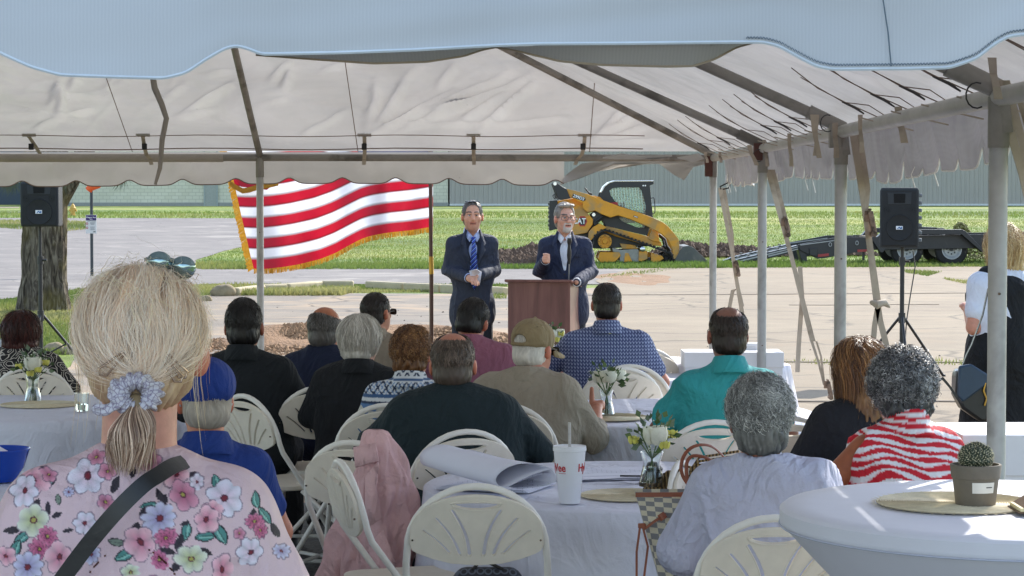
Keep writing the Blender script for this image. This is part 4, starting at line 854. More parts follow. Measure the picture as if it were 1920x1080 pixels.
for a in (1118, 1400):
    for y in (-1.02, 1.02):
        c_ = tp(a, 240); wl = bpy.data.objects.new('wheel', None); COL.objects.link(wl); wl.parent = tl; wl.location = (c_[0], y, 103/3.4286/SL_)
        R = 103/3.4286/SL_; s = -1 if y < 0 else 1
        MB().lathe([(R*.6, -.1), (R*.72, -.115), (R*.93, -.11), (R, -.08), (R, .08), (R*.93, .11), (R*.72, .115), (R*.6, .1)], (0, 0, 0), 40, 'y').build('tyre', rub, wl, 40)
        MB().lathe([(0, s*.03), (R*.2, s*.03), (R*.22, s*.05), (R*.42, s*.04), (R*.5, s*.07), (R*.57, s*.11), (R*.61, s*.11), (R*.61, -s*.1), (0, -s*.1)], (0, 0, 0), 32, 'y').build('rim', pm('rim_grey', 'a8aaa9', .5, .15, 6, metal=.3), wl, 30)
        MB().lathe([(0, s*.12), (R*.1, s*.12), (R*.12, s*.04), (R*.12, 0)], (0, 0, 0), 16, 'y').build('hub', blk, wl, 30)
        for k in range(8): MB().lathe([(0, s*.065), (.02, s*.065), (.02, s*.03)], (R*.28*math.cos(k*.785), 0, R*.28*math.sin(k*.785)), 6, 'y').build('lug_nut', blk, wl)
# ================= SPEAKERS, LECTERN, FLAG, SIGN, HYDRANT =================
spk = pm('speaker_grey', '26292c', .75, .1, 4, .6, 300, .002); spk2 = pm('speaker_cone', '1a1c1e', .8, .1, 4, .7, 500, .002)
def speaker(px, py0, py1, d, W_, rz, lab, full):
    t = thing('loudspeaker', lab, 'loudspeaker', tuple(P(px, py1, d)), rz)
    hgt = (py1-py0)/F*d; w2 = W_/2; dp = .3
    MB().prism([(-w2*.97, 0), (w2*.97, 0), (w2, hgt*.08), (w2, hgt*.95), (w2*.93, hgt), (-w2*.93, hgt), (-w2, hgt*.95), (-w2, hgt*.08)], 0, dp*.75).build('cabinet', spk, t, 30, .012)
    MB().prism([(-w2*.8, hgt*.03), (w2*.8, hgt*.03), (w2*.85, hgt*.97), (-w2*.85, hgt*.97)], dp*.75, dp).build('back_shell', pm('speaker_back', '6b7074', .7), t, 30, .01)
    MB().prism([(-w2*.9, hgt*.03), (w2*.9, hgt*.03), (w2*.9, hgt*.96), (-w2*.9, hgt*.96)], -.012, .002).build('front_grille', spk2, t, 30, .006)
    MB().lathe([(0, -.016), (w2*.6, -.016), (w2*.66, -.022), (w2*.69, -.012)], (0, 0, hgt*.33), 32, 'y').build('woofer', spk2, t, 40)
    for s in (-1, 1): MB().lathe([(w2*.14, -.016), (w2*.14, -.003), (0, -.0145)], (s*w2*.66, 0, hgt*.63), 16, 'y').build('port', pm('deep_black', '030303', .9, 0, 5, 0), t)
    MB().prism([(-w2*.6, hgt*.72), (w2*.6, hgt*.72), (w2*.62, hgt*.92), (-w2*.62, hgt*.92)], -.016, -.01).build('horn_frame', spk, t, 30, .003)
    MB().prism([(-w2*.28, hgt*.745), (w2*.28, hgt*.745), (w2*.3, hgt*.9), (-w2*.3, hgt*.9)], -.019, -.015).build('horn', M['deep_black'], t)
    bd = fillcurve('badge', [[(-.032, -.017), (.032, -.017), (.032, .017), (-.032, .017)]], .002, pm('badge_white', 'd5d9de', .4), t, .0, T(0, -.03, hgt*.33)@RX90)
    fillcurve('badge_mark', [[(-.024, -.012), (-.006, .009), (.006, .009), (.014, -.006), (.014, .009), (.026, .009), (.026, -.012), (.006, -.012), (-.004, .001), (-.012, -.012)]], .001, pm('badge_blue', '2f5f93', .4), bd, 0, T(0, -.0335, hgt*.33)@RX90)
    if full:
        for k in range(7): MB().box((w2+.012, dp*.55, hgt*(.12+k*.125)), (.04, dp*.5, .035)).build('side_rib', M['speaker_back'], t, bev=.008)
    return t
speaker(74, 341, 425, 23, .375, 0, 'dark grey loudspeaker on a tripod in front of the big tree trunk', False)
speaker(1686, 352, 464, 22.6, .37, -.15, 'dark grey loudspeaker on a stand right of the tent poles, in front of the trailer', True)
def stand(px, py_top, d, lab, zc):
    b = P(px, py_top, d); t = thing('speaker_stand', lab, 'speaker stand', (b.x, b.y, 0)); h = b.z
    MB().tube([(0, 0, zc), (0, 0, h+.04)], .017, 12).build('pole', blackp, t, 60)
    MB().tube([(0, 0, .12), (0, 0, 1.15)], .022, 12).build('lower_pole', blackp, t, 60)
    MB().tube([(0, 0, 1.12), (0, 0, 1.2)], .032, 12).build('collar', blackp, t); MB().tube([(.0, 0, 1.16), (.07, -.02, 1.16)], .012, 8).build('knob', blackp, t)
    for k in range(3):
        a = .5+k*2.094; L = MB().tube([(0.02*math.cos(a), .02*math.sin(a), .62), (.52*math.cos(a), .52*math.sin(a), .02)], .014, 8).build('leg', blackp, t, 60)
        MB().tube([(.26*math.cos(a), .26*math.sin(a), .325), (0, 0, .2)], .008, 6).build('brace', blackp, t, 60)
        MB().lathe([(0, 0), (.022, 0), (.018, .04), (0, .04)], (.52*math.cos(a), .52*math.sin(a), .0), 10).build('rubber_foot', blackp, L)
    MB().tube([(0, 0, .56), (0, 0, .66)], .034, 12).build('leg_hub', blackp, t); return t
s1 = stand(75, 425, 23.15, 'black tripod speaker stand in front of the tree trunk, legs spread on the grass', .6)
s2 = stand(1692, 464, 22.75, 'black speaker stand rising from the sunlit pavement behind the curly haired women', .6)
MB().tube([P(1712, 470, 22.9), P(1716, 500, 22.9), P(1706, 560, 22.9), P(1700, 600, 22.9), P(1697, 640, 22.9)], .006, 6).build('audio_cable', blackp, None, 60)
tag(bpy.data.objects['audio_cable'], 'thin black cable hanging down beside the right speaker stand', 'cable')
# lectern
DLc = 18.55; lx = X(1011, DLc)
wd = NG('lectern_wood'); n = wd.noise(1, 6, wd.scalevec((14, 14, 1.2)), .6, .5); c = wd.ramp(n, [(.3, hx('553330')), (.5, hx('6b4440')), (.7, hx('7e564e'))]); wd.bsdf(c, .4, 0, n, .15, .002)
lc = thing('lectern', 'dark reddish brown wooden lectern with slanted top in front of the speaking man', 'lectern', (lx, DLc, 0), math.radians(-14))
hw = .253; zt_ = 1.115
MB().box((0, 0, zt_/2), (hw*2, .018, zt_)).build('front_panel', wd.m, lc, bev=.002)
for s in (-1, 1): MB().prism([(.0, .0), (.42, .0), (.42, zt_-.06), (.0, zt_)], -.01, .01).build('side_panel', wd.m, lc, bev=.002).matrix_local = Matrix(((0, -1, 0, s*(hw-.01)), (1, 0, 0, 0), (0, 0, 1, 0), (0, 0, 0, 1)))
MB().prism([(0, 0), (.5, -.07), (.5, -.05), (0, .02)], -hw-.02, hw+.02).build('top', wd.m, lc, bev=.003).matrix_local = Matrix(((0, 1, 0, 0), (1, 0, 0, -.04), (0, 0, 1, zt_), (0, 0, 0, 1)))
MB().box((0, .2, .55), (hw*2-.04, .38, .018)).build('shelf', wd.m, lc); MB().box((0, .2, .06), (hw*2-.04, .38, .018)).build('shelf', wd.m, lc)
mc = thing('microphone', 'black microphone on a thin gooseneck rising from the lectern before the speaking man', 'microphone', tuple(P(1067, 527, DLc+.03)))
z = lambda py: (527-py)/F*DLc
MB().tube([(0, .05, -.06), (0, .03, z(500)), (.005, .0, z(480))], .006, 8).build('gooseneck', pm('dull_grey', '8b8f93', .4, metal=.6), mc, 60)
MB().tube([(.0, 0, z(495)), (.0, 0, z(478)), (0, -.01, z(470)), (.0, -.015, z(458))], [.01, .018, .016, .011], 12).build('handle', blackp, mc, 60)
MB().tube([(.0, -.015, z(458)), (.002, -.02, z(452)), (.002, -.022, z(446))], [.012, .02, .016], 12).build('head', blackp, mc, 60)
# flag
DF = 18.95
fl = thing('flag', 'red and white striped flag with gold fringe blowing left from a brown two piece pole', 'flag', tuple(P(809, 612, DF)-Vector((0, 0, P(809, 612, DF).z))))
fx = fl.location.x; mpp = DF/F
MB().tube([(0, 0, 0), (0, 0, P(809, 514, DF).z)], .017, 12).build('flagpole', pm('pole_wood', '4c2d22', .35), fl, 60)
MB().tube([(0, 0, P(809, 514, DF).z), (-.003, 0, P(809, 481, DF).z)], .019, 12).build('brass_joint', pm('brass', 'b58d3d', .35, metal=.7), fl, 60)
MB().tube([(-.003, 0, P(809, 481, DF).z), (-.01, 0, P(809, 150, DF).z)], .016, 12).build('flagpole', M['pole_wood'], fl, 60)
bot = np.array([(812, 425), (770, 432), (730, 436), (700, 441), (680, 447), (655, 460), (630, 474), (600, 486), (560, 496), (530, 501), (500, 504), (478, 503)], float)
nu, nv = 140, 79
uu = np.linspace(0, 1, nu); arcl = np.r_[0, np.cumsum(np.hypot(*np.diff(bot, axis=0).T))]; arcl /= arcl[-1]
bxp = np.interp(uu, arcl, bot[:, 0]); bzp = np.interp(uu, arcl, bot[:, 1])
for _ in range(10): bzp[1:-1] = (bzp[:-2]+2*bzp[1:-1]+bzp[2:])/4
vv = np.linspace(0, 1, nv)
Hh = 247.0; U, Vv = np.meshgrid(uu, vv, indexing='ij')
pxs = bxp[:, None]-(1)*Vv*np.interp(uu, [0, .5, 1], [0, 10, 62])[:, None]; pys = bzp[:, None]-Vv*np.interp(uu, [0, 1], [Hh, Hh*1.02])[:, None]
wave = .07*np.sin(U*11-Vv*2.8)*np.clip(U*4, 0, 1)+.03*np.sin(U*31+Vv*1.5)*np.clip(1.2-U, 0, 1)+.018*np.sin(U*23+Vv*5)*U+.012*vn(np.stack([U*6, Vv*4, U*0], -1), 1)
Vt = np.stack([(pxs-960)*mpp-fx, wave, H-(pys-366.2)*mpp], -1)
def flag_mat():
    g = NG('flag_cloth'); a = g.n('ShaderNodeAttribute', attribute_name='Col'); n = g.noise(7, 3); c = g.mix(1, a.outputs['Color'], g.ramp(n, [(.3, .9), (.7, 1.05)]), 'MULTIPLY')
    return g.bsdf(c, .45, 0, g.noise(400, 2), .15, .0008, transl=.5, tcol=c)
stripe = (np.floor(Vv*13+1e-6).astype(int)) % 2
colr = np.where(stripe[..., None] == 0, np.array(hx('a31229')), np.array(hx('dcdee6')))
ed = np.abs(Vv*13-np.round(Vv*13)) < .06; colr = np.where(ed[..., None] & (Vv[..., None] > .02), colr*.45, colr)
canton = (U < .4) & (Vv > 6/13); colr = np.where(canton[..., None], np.array(hx('22305e')), colr)
Fq = [(i*nv+j, (i+1)*nv+j, (i+1)*nv+j+1, i*nv+j+1) for i in range(nu-1) for j in range(nv-1)]
npmesh('flag_cloth', Vt.reshape(-1, 3), Fq, flag_mat(), fl, colr.reshape(-1, 3))
frm = pm('gold_fringe', 'b98422', .7, .25, 60, .8, 300, .002, transl=.3)
fr = MB(); nb = 140
for i in range(nu-1):
    a, b = Vt[i, 0], Vt[i+1, 0]
    for k in range(2):
        p = Vector(a+(b-a)*k/2); q = Vector(a+(b-a)*(k+1)/2); fr.add([p, q, q+Vector((random.uniform(-.006, .006), random.uniform(-.01, .01), -.036-random.uniform(0, .012))), p+Vector((0, 0, -.036-random.uniform(0, .012)))], [(0, 1, 2, 3)])
for j in range(nv-1):
    a, b = Vector(Vt[-1, j]), Vector(Vt[-1, j+1]); fr.add([a, b, b+Vector((-.04-random.uniform(0, .012), 0, -.03)), a+Vector((-.04-random.uniform(0, .012), 0, -.03))], [(0, 1, 2, 3)])
tag(fr.build('fringe', frm, fl, 60), kind='stuff')
# flipped top corner
fc = MB(); PP = lambda a, b, o=0: tuple(P(a, b, DF+o)-fl.location)
fc.add([PP(452, 350, -.02), PP(500, 356, -.03), PP(522, 340, -.02), PP(470, 330, .0), PP(440, 334, 0)], [(0, 1, 2, 3, 4)]); fc.build('folded_corner', pm('flag_red', 'b4122c', .5, transl=.4), fl)
fr2 = MB(); pts = [(430, 343), (440, 350), (455, 358), (468, 356), (480, 352), (505, 347), (522, 343)]
fr2.ribbon([PP(a, b, -.05) for a, b in pts], [(0, 0, .022)]*7, .003); fr2.build('folded_fringe', frm, fl, 60)
# sign on post
DS = 52.; sg = thing('sign_post', 'small purple headed notice sign on a thin dark post by the road', 'sign', (X(172, DS), DS, 0)); m_ = DS/F; zs = lambda py: H-(py-366)*m_
MB().tube([(0, 0, 0), (0, 0, zs(330))], .035, 8).build('post', pm('post_dark', '3b4044', .5, metal=.4), sg, 60)
fillcurve('sign_plate', [[(-10*m_, zs(437.5)), (10*m_, zs(437.5)), (10*m_, zs(403)), (-10*m_, zs(403))]], .006, pm('sign_grey', 'c6c5c2', .5, .1), sg, .003, T(0, -.05, 0)@RX90)
fillcurve('sign_header', [[(-9.7*m_, zs(413.3)), (9.7*m_, zs(413.3)), (9.7*m_, zs(403.3)), (-9.7*m_, zs(403.3))]], .001, pm('sign_purple', '2c1657', .5), sg, 0, T(0, -.0605, 0)@RX90)
Mz = lambda px, py: T((px-171.5)*m_, -.063, zs(py))@RX90
text('Weapon  Free', 3.0*m_, wht, sg, Mz(171.2, 407.5)); text('Zone', 2.4*m_, wht, sg, Mz(171.5, 410.7)); text('PURSUANT TO STATE LAW', 1.2*m_, blk, sg, Mz(171.8, 414.6))
for py in (419, 427): MB().lathe([(0, -.066), (2.3*m_, -.066), (2.3*m_, -.06)], ((163.7-171.5)*m_, 0, zs(py)), 14, 'y').build('prohibition_disc', redp, sg); MB().lathe([(0, -.068), (1.5*m_, -.068), (1.5*m_, -.064)], ((163.7-171.5)*m_, 0, zs(py)), 14, 'y').build('prohibition_disc', M['sign_grey'], sg); MB().box(((163.7-171.5)*m_, -.069, zs(py)), (3.6*m_, .002, .6*m_), Matrix.Rotation(.8, 3, 'Y')).build('prohibition_bar', redp, sg)
for k, py in enumerate((417.5, 419.2, 421, 425.5, 427.2, 429, 430.6)): MB().box(((174-171.5)*m_, -.061, zs(py)), ((9-(k % 3))*m_, .002, .7*m_)).build('print_line', pm('print_grey', '6c6c70', .6), sg)
MB().box(((177.5-171.5)*m_, -.061, zs(434.5)), (4*m_, .002, 1.6*m_)).build('print_logo', blk, sg)
MB().tube([(-.05, -.04, zs(356)), (.0, -.06, zs(351)), (.16, -.04, zs(346)), (.19, 0, zs(340)), (-.08, 0, zs(338))], .09, 8).build('orange_cover', pm('orange_bag', 'd4561c', .6), sg, 60)
# hydrant
hd = thing('fire_hydrant', 'faded yellow fire hydrant on the grass patch left of the road', 'hydrant', (X(137, 124), 124, float(terr(124)))); hy = pm('hydrant_yellow', 'c49a4a', .6, .2, 10)
MB().lathe([(.16, 0), (.16, .05), (.11, .06), (.11, .12), (.12, .13), (.12, .36), (.15, .37), (.15, .42), (.13, .44), (.1, .54), (.05, .6), (.03, .61), (.03, .66), (0, .66)], n=16).build('barrel', hy, hd)
for a in ((-1, 0), (1, 0), (0, -1)): MB().tube([(a[0]*.1, a[1]*.1, .28), (a[0]*.2, a[1]*.2, .28)], [.06, .065], 10).build('nozzle_cap', hy, hd)
hd.scale = (1.05, 1.05, 1.0)
# ================= TABLES =================
def cloth_mat(key, c, **k): return pm(key, c, .8, .05, 2, .35, 260, .0006, fold=.012, **k)
clw = cloth_mat('tablecloth', 'cfd0dc'); clw2 = cloth_mat('tablecloth_warm', 'd4d2da')
def round_table(px, d, r, lab, tall=.75, seed=0, drop=.72, mat=clw):
    x = X(px, d); t = thing('round_table', 'table under '+lab, 'table', (x, d, 0), group=None)
    MB().lathe([(0, tall-.03), (r-.01, tall-.03), (r-.01, tall-.005), (0, tall-.005)], n=48).build('tabletop', pm('table_board', 'b9b4aa', .6), t)
    for s in (-1, 1):
        for q in (-1, 1): MB().tube([(s*r*.45, q*.25, tall-.03), (s*r*.55, q*.3, 0.03)], .014, 8).build('leg', steel, t, 60)
    rg = np.random.default_rng(seed); n = 240; th = np.linspace(0, 2*np.pi, n, endpoint=False); ph = rg.random(6)*6.28
    rows = []
    for rr in (0, r*.35, r*.7, r*.93): rows.append((np.full(n, rr), np.full(n, tall+.0)+.0015*np.sin(th*7+rr*9)))
    rows.append((np.full(n, r-.004), np.full(n, tall-.001))); rows.append((np.full(n, r+.006), np.full(n, tall-.008)))
    for k in range(1, 15):
        f = k/14; w_ = f**1.1*(.04*np.sin(th*9+ph[0])+.03*np.sin(th*14+ph[1]+f)+.016*np.sin(th*23+ph[2]))*(.6+.5*np.sin(th*2+ph[3]))
        rows.append((r+.008+.05*f+w_, np.full(n, tall-.012-(drop)*f)))
    V = np.concatenate([np.stack([a*np.cos(th), a*np.sin(th), b], 1) for a, b in rows])
    Fq = [(i*n+j, i*n+(j+1) % n, (i+1)*n+(j+1) % n, (i+1)*n+j) for i in range(len(rows)-1) for j in range(n)]
    o = npmesh('tablecloth', V, Fq, mat); o.location = (x, d, 0); tag(o, lab, 'tablecloth'); return x, d
tA = round_table(1190, 8.5, .76, 'white cloth on the round table with the paper cup and rolled plans', seed=1)
tB = round_table(1232, 11.35, .76, 'white cloth on the round table beside the man in the teal polo', seed=2)
tC = round_table(45, 11.6, .78, 'grey white cloth on the round table with yellow flowers at the left', seed=3)
tD = round_table(-190, 8.2, .76, 'grey cloth on the nearest left table that carries the blue bowl', seed=4)
tE = round_table(1165, 14.6, .76, 'sunlit white cloth on the far table by the man in dotted shirt', seed=5, mat=clw2)
tF = round_table(1376, 13.9, .33, 'white cloth on the far table that holds the wide white box', seed=6, mat=clw2, tall=.8, drop=.5)
tG = round_table(1480, 8.95, .5, 'lavender white cloth on the small table right of the curly grey haired woman', seed=8)
tH = round_table(1115, 13.9, .7, 'white cloth on the table in front of the capped man', seed=9)
# spandex cocktail table
hx0 = X(1905, 5.47); st = thing('cocktail_table', 'high cocktail table in a tight white stretch cover at the lower right, cactus on top', 'table', (hx0, 5.47, 0)); R_ = .545
MB().lathe([(0, 0), (.28, 0), (.28, .03), (.035, .05), (.03, 1.04), (.2, 1.05), (R_-.02, 1.055), (R_-.02, 1.06), (0, 1.06)], n=32).build('pedestal', steel, st)
prof = [(0, 1.072), (R_*.5, 1.071), (R_-.01, 1.07), (R_, 1.062), (R_, 1.03), (R_-.006, 1.024), (.40, .88), (.30, .68), (.245, .5), (.235, .38), (.26, .2), (.34, .04)]
pr_ = []; 
for i in range(len(prof)-1):
    for k in range(4): f = k/4; pr_.append((prof[i][0]*(1-f)+prof[i+1][0]*f, prof[i][1]*(1-f)+prof[i+1][1]*f))
pr_.append(prof[-1])
MB().lathe(pr_, n=96, wob=lambda a, z: (0 if z > 1.02 else .05*math.cos(4*a-.7)*(1.02-z)*1.2)).build('stretch_cover', pm('stretch_cover', 'd3d4de', .7, .05, 2, .2, 300, .0004), st, 50)
MB().tube([(R_*math.cos(a)*1.001, R_*math.sin(a)*1.001, 1.026) for a in np.linspace(0, 6.28, 80)], .0022, 5).build('rim_seam', pm('rim_seam', 'b3b8c9', .8), st, 60)
a_ = -1.62; MB().tube([((R_+.002)*math.cos(a_), (R_+.002)*math.sin(a_), 1.03), (.405*math.cos(a_), .405*math.sin(a_)-.008, .88), (.3*math.cos(a_), .3*math.sin(a_)-.015, .68), (.25*math.cos(a_), .25*math.sin(a_)-.02, .5)], .0022, 5).build('side_seam', M['rim_seam'], st, 60)
# ================= FOLDING FAN-BACK CHAIRS =================
chm = pm('chair_cream', 'e4dccd', .5, .1, 4, .25, 120, .0008, dirt=('9a8b6c', .62, .4), transl=.15); chf = pm('chair_frame', 'dedad2', .45, .1, 5, .1, 60)
def make_chair():
    t = thing('folding_chair', 'x', 'chair')
    Wt, Wb = .215, .235
    pts = [(-.235, .26, 0), (-.228, -.02, .44), (-.222, -.15, .62)]
    arch = [(-.218*math.cos(a) if True else 0, -.165-.045*math.sin(a), .66+.205*math.sin(a)) for a in np.linspace(0, math.pi, 19)]
    pts = pts+arch+[(.222, -.15, .62), (.228, -.02, .44), (.235, .26, 0)]
    MB().tube(pts, .0115, 10, flat=(1, 1)).build('main_frame', chf, t, 60)
    MB().tube([(-.2, -.3, 0), (-.2, -.1, .25), (-.2, .14, .44)], .0105, 8).build('rear_leg', chf, t, 60)
    MB().tube([(.2, -.3, 0), (.2, -.1, .25), (.2, .14, .44)], .0105, 8).build('rear_leg', chf, t, 60)
    MB().tube([(-.2, -.27, .05), (.2, -.27, .05)], .009, 8).build('crossbar', chf, t, 60); MB().tube([(-.233, .2, .1), (.233, .2, .1)], .009, 8).build('crossbar', chf, t, 60)
    sp = [(.19*math.copysign(abs(math.cos(a))**.5, math.cos(a)), .02+.2*math.copysign(abs(math.sin(a))**.6, math.sin(a))) for a in np.linspace(0, 2*math.pi, 33)[:-1]]
    MB().add([(x, y, z+ .01*(x*x+y*y)/.04) for z in (.43, .455) for x, y in sp], [tuple(range(31, -1, -1)), tuple(range(32, 64))]+[(i, (i+1) % 32, 32+(i+1) % 32, 32+i) for i in range(32)]).build('seat', chm, t, 30, .006)
    # fan back plate (local X,Z plane) with handle hole and six fan slots
    outer = []
    for a in np.linspace(0, math.pi, 25): outer.append((.205*math.cos(a), .105+.115*math.sin(a)))
    outer += [(-.207, .06), (-.2, .04), (-.185, .03), (-.14, .012), (-.08, -.004), (0, -.01), (.08, -.004), (.14, .012), (.185, .03), (.2, .04), (.207, .06)]
    hole = [(.075*math.cos(a), .196+.006*math.sin(a)) if math.sin(a) >= 0 else (.075*math.cos(a), .196+.022*math.sin(a)) for a in np.linspace(0, 2*math.pi, 19)[:-1]]
    def slot(bx_, bz, tx, tz, bow):
        q = []; n = 7; wd = .008; c = [(bx_+(tx-bx_)*f+bow*math.sin(math.pi*f), bz+(tz-bz)*f) for f in np.linspace(0, 1, n)]
        L = [(c[i][0]-wd, c[i][1]) for i in range(n)]; Rr = [(c[i][0]+wd, c[i][1]) for i in range(n)][::-1]
        return L+[(c[-1][0], c[-1][1]+wd*.7)]+Rr+[(c[0][0], c[0][1]-wd*.7)]
    slots = [slot(s*a, b, s*c, d_, s*e) for s in (-1, 1) for a, b, c, d_, e in ((.022, .022, .075, .172, -.012), (.052, .024, .125, .145, -.01), (.085, .03, .165, .105, -.006))]
    Mb = Matrix.Translation((0, -.172, .625))@Matrix.Rotation(math.radians(14), 4, 'X')@RX90
    bk_ = fillcurve('backrest', [outer, hole]+slots, .004, chm, t, .0025, Mb)
    hd_ = MB()
    for s in slots: 
        c = [Mb@Vector((p[0], p[1], .005)) for p in s]; hd_.tube(c, .003, 5, closed=True)
    hd_.build('slot_rims', chm, bk_, 60)
    hr = [Mb@Vector((p[0]*1.05, p[1]-.002, .006)) for p in hole]; MB().tube(hr, .004, 6, closed=True).build('handle_rim', chm, bk_, 60)
    for s in (-1, 1):
        p = Mb@Vector((s*.2, .075, .012)); MB().tube([p, p+Vector((0, -.006, .001))], .0035, 8).build('rivet', rust, bk_)
    return t
chair0 = make_chair(); used = [0]
def chair(x, d, rz, lab, group=None, tilt=None, z=0):
    c = chair0 if not used[0] else copytree(chair0); used[0] = 1
    c.location = (x, d, z+.03); c.rotation_euler = (tilt or (0, 0, 0)) if tilt else (0, 0, rz); c['label'] = lab; c['group'] = 'cream fan back folding chairs'
    return c
chair(X(895, 7.48), 7.48, .0, 'empty cream fan back folding chair tucked under the cup table, patterned purse below it')
chair(X(1432, 6.76), 6.76, .06, 'cream fan back chair of the curly grey haired woman in lavender white linen, lower right')
chair(X(742, 7.75), 8.0, -1.28, 'cream folding chair seen edge on, left of the empty chair, before the pink jacket')
cP = chair(X(712, 8.75), 8.75, -.45, 'folding chair covered by the draped pink jacket')
chair(X(835, 9.15), 9.15, .42, 'folding chair behind the rolled plans, under the man in dark green shirt')
chair(X(716, 10.4), 10.3, .18, 'cream folding chair behind the woman in blue and white patterned blouse')
chair(X(528, 10.75), 10.7, -.85, 'turned folding chair at the right elbow of the black haired man in black')
chair(X(608, 11.25), 11.25, .02, 'folding chair with fan back behind the balding man in navy')
chair(X(652, 10.6), 10.65, 1.2, 'folding chair seen nearly edge on behind the white haired woman in black')
chair(X(1192, 12.25), 12.2, math.pi+.1, 'empty white folding chair facing the camera beyond the middle table')
chair(X(1155, 12.5), 12.45, .1, 'cream folding chair under the man in the blue dotted shirt')
chair(X(1322, 9.6), 9.55, .1, 'white folding chair behind the straw bag, backing the teal polo man')
chair(X(1468, 9.7), 9.7, .05, 'sun warmed cream folding chair right of the curly grey haired woman')
chair(X(68, 12.5), 12.5, .05, 'grey shaded folding chair behind the flower vase at the left table')
chair(X(384, 6.85), 6.85, .18, 'folding chair under the man in royal blue cap and polo')
chair(X(975, 10.3), 10.3, -.3, 'folding chair under the capped man in the tan shirt')
chair(X(1195, 14.2), 14.0, .1, 'far white folding chair peeking out right of the dotted shirt')
chair(X(1305, 8.0), 7.95, 0, 'white folding chair leaning over beside the checkered tote, frame over the straw bag', tilt=(math.radians(-20), math.radians(12), math.radians(70)), z=-.03)
# hanging purse under chair 1
pz = P(915, 1062, 7.62); pu = thing('purse', 'dark blue purse with circle pattern hanging under the empty chair back', 'bag', tuple(P(915, 1100, 7.66)))
g = NG('circle_print'); v = g.n('ShaderNodeTexVoronoi'); v.inputs['Scale'].default_value = 38; v.inputs['Randomness'].default_value = .15; g.t.links.new(g.tc.outputs['Object'], v.inputs['Vector'])
g.bsdf(g.ramp(v.outputs['Distance'], [(.3, hx('10131d')), (.36, hx('4a525f')), (.5, hx('4a525f')), (.56, hx('141824'))]), .5)
sdfobj('bag_body', Sdf().cap((-.09, 0, -.04), (.09, 0, -.04), .06, .055, .02, (1, .8, 1)).cap((-.07, 0, .03), (.07, 0, .03), .035, .035, .05), .008, g.m, pu)
MB().tube([(.05, -.02, .05), (.1, -.02, .03), (.12, -.01, -.05)], .008, 6).build('strap', blackp, pu)
MB().tube([(-.05, -.02, .06), (-.02, -.0, .09), (.05, -.02, .06)], .006, 6).build('strap', blackp, pu)
# ================= PINK JACKET on chair =================
pk_ = pm('pink_cloth', 'd3abac', .85, .08, 4, .4, 250, fold=.03)
def jacket():
    n, m = 160, 70; th = np.linspace(0, 2*np.pi, n, endpoint=False)[None, :]; v = np.linspace(0, 1, m)[:, None]
    z = .90-.04*v-.84*v**1.15+.0*th; wx = .02+.165*np.sqrt(np.clip(v*2.3, 0, 1))*(.62+.38*v); wy = .015+.05*np.sqrt(np.clip(v*3, 0, 1))+.07*v
    fo = v**.5*(.13*np.sin(5*th+2.2*v+.5)+.09*np.sin(9*th-3*v+1.3)+.05*np.sin(17*th+4*v))
    x = (wx*(1+fo))*np.cos(th)-.03*v+.03*np.sin(6*v); y = (wy*(1+1.7*fo))*np.sin(th)
    x += .008*np.sin(z*40+3*np.sin(3*th)); Z = z+.018*np.sin(3*th+1)*v**2*2
    V = np.stack([x+0*z, y+0*z, Z], -1).reshape(-1, 3)
    Fq = [(i*n+j, i*n+(j+1) % n, (i+1)*n+(j+1) % n, (i+1)*n+j) for i in range(m-1) for j in range(n)]
    return npmesh('jacket', V, Fq, pk_)
o = jacket(); o.location = (X(703, 8.5), 8.5, .05); o.rotation_euler = (0, 0, -.3); tag(o, 'pale pink jacket draped over a folding chair between the two tables', 'jacket')
def flap(name, pts, th=.006):
    m = MB(); m.add([Vector(p) for p in pts], [tuple(range(len(pts)))]); f_ = m.build(name, pk_, o, 60); f_.modifiers.new('s', 'SOLIDIFY').thickness = th; return f_
flap('lapel', [(.0, -.105, .74), (.055, -.115, .80), (.05, -.13, .70), (.075, -.14, .60), (.035, -.15, .57), (.01, -.135, .64)])
flap('sleeve_fold', [(.03, -.15, .5), (.09, -.16, .56), (.13, -.15, .45), (.12, -.165, .28), (.06, -.17, .3)])
flap('collar', [(-.06, -.07, .84), (.03, -.085, .86), (.05, -.1, .80), (-.04, -.1, .77)])
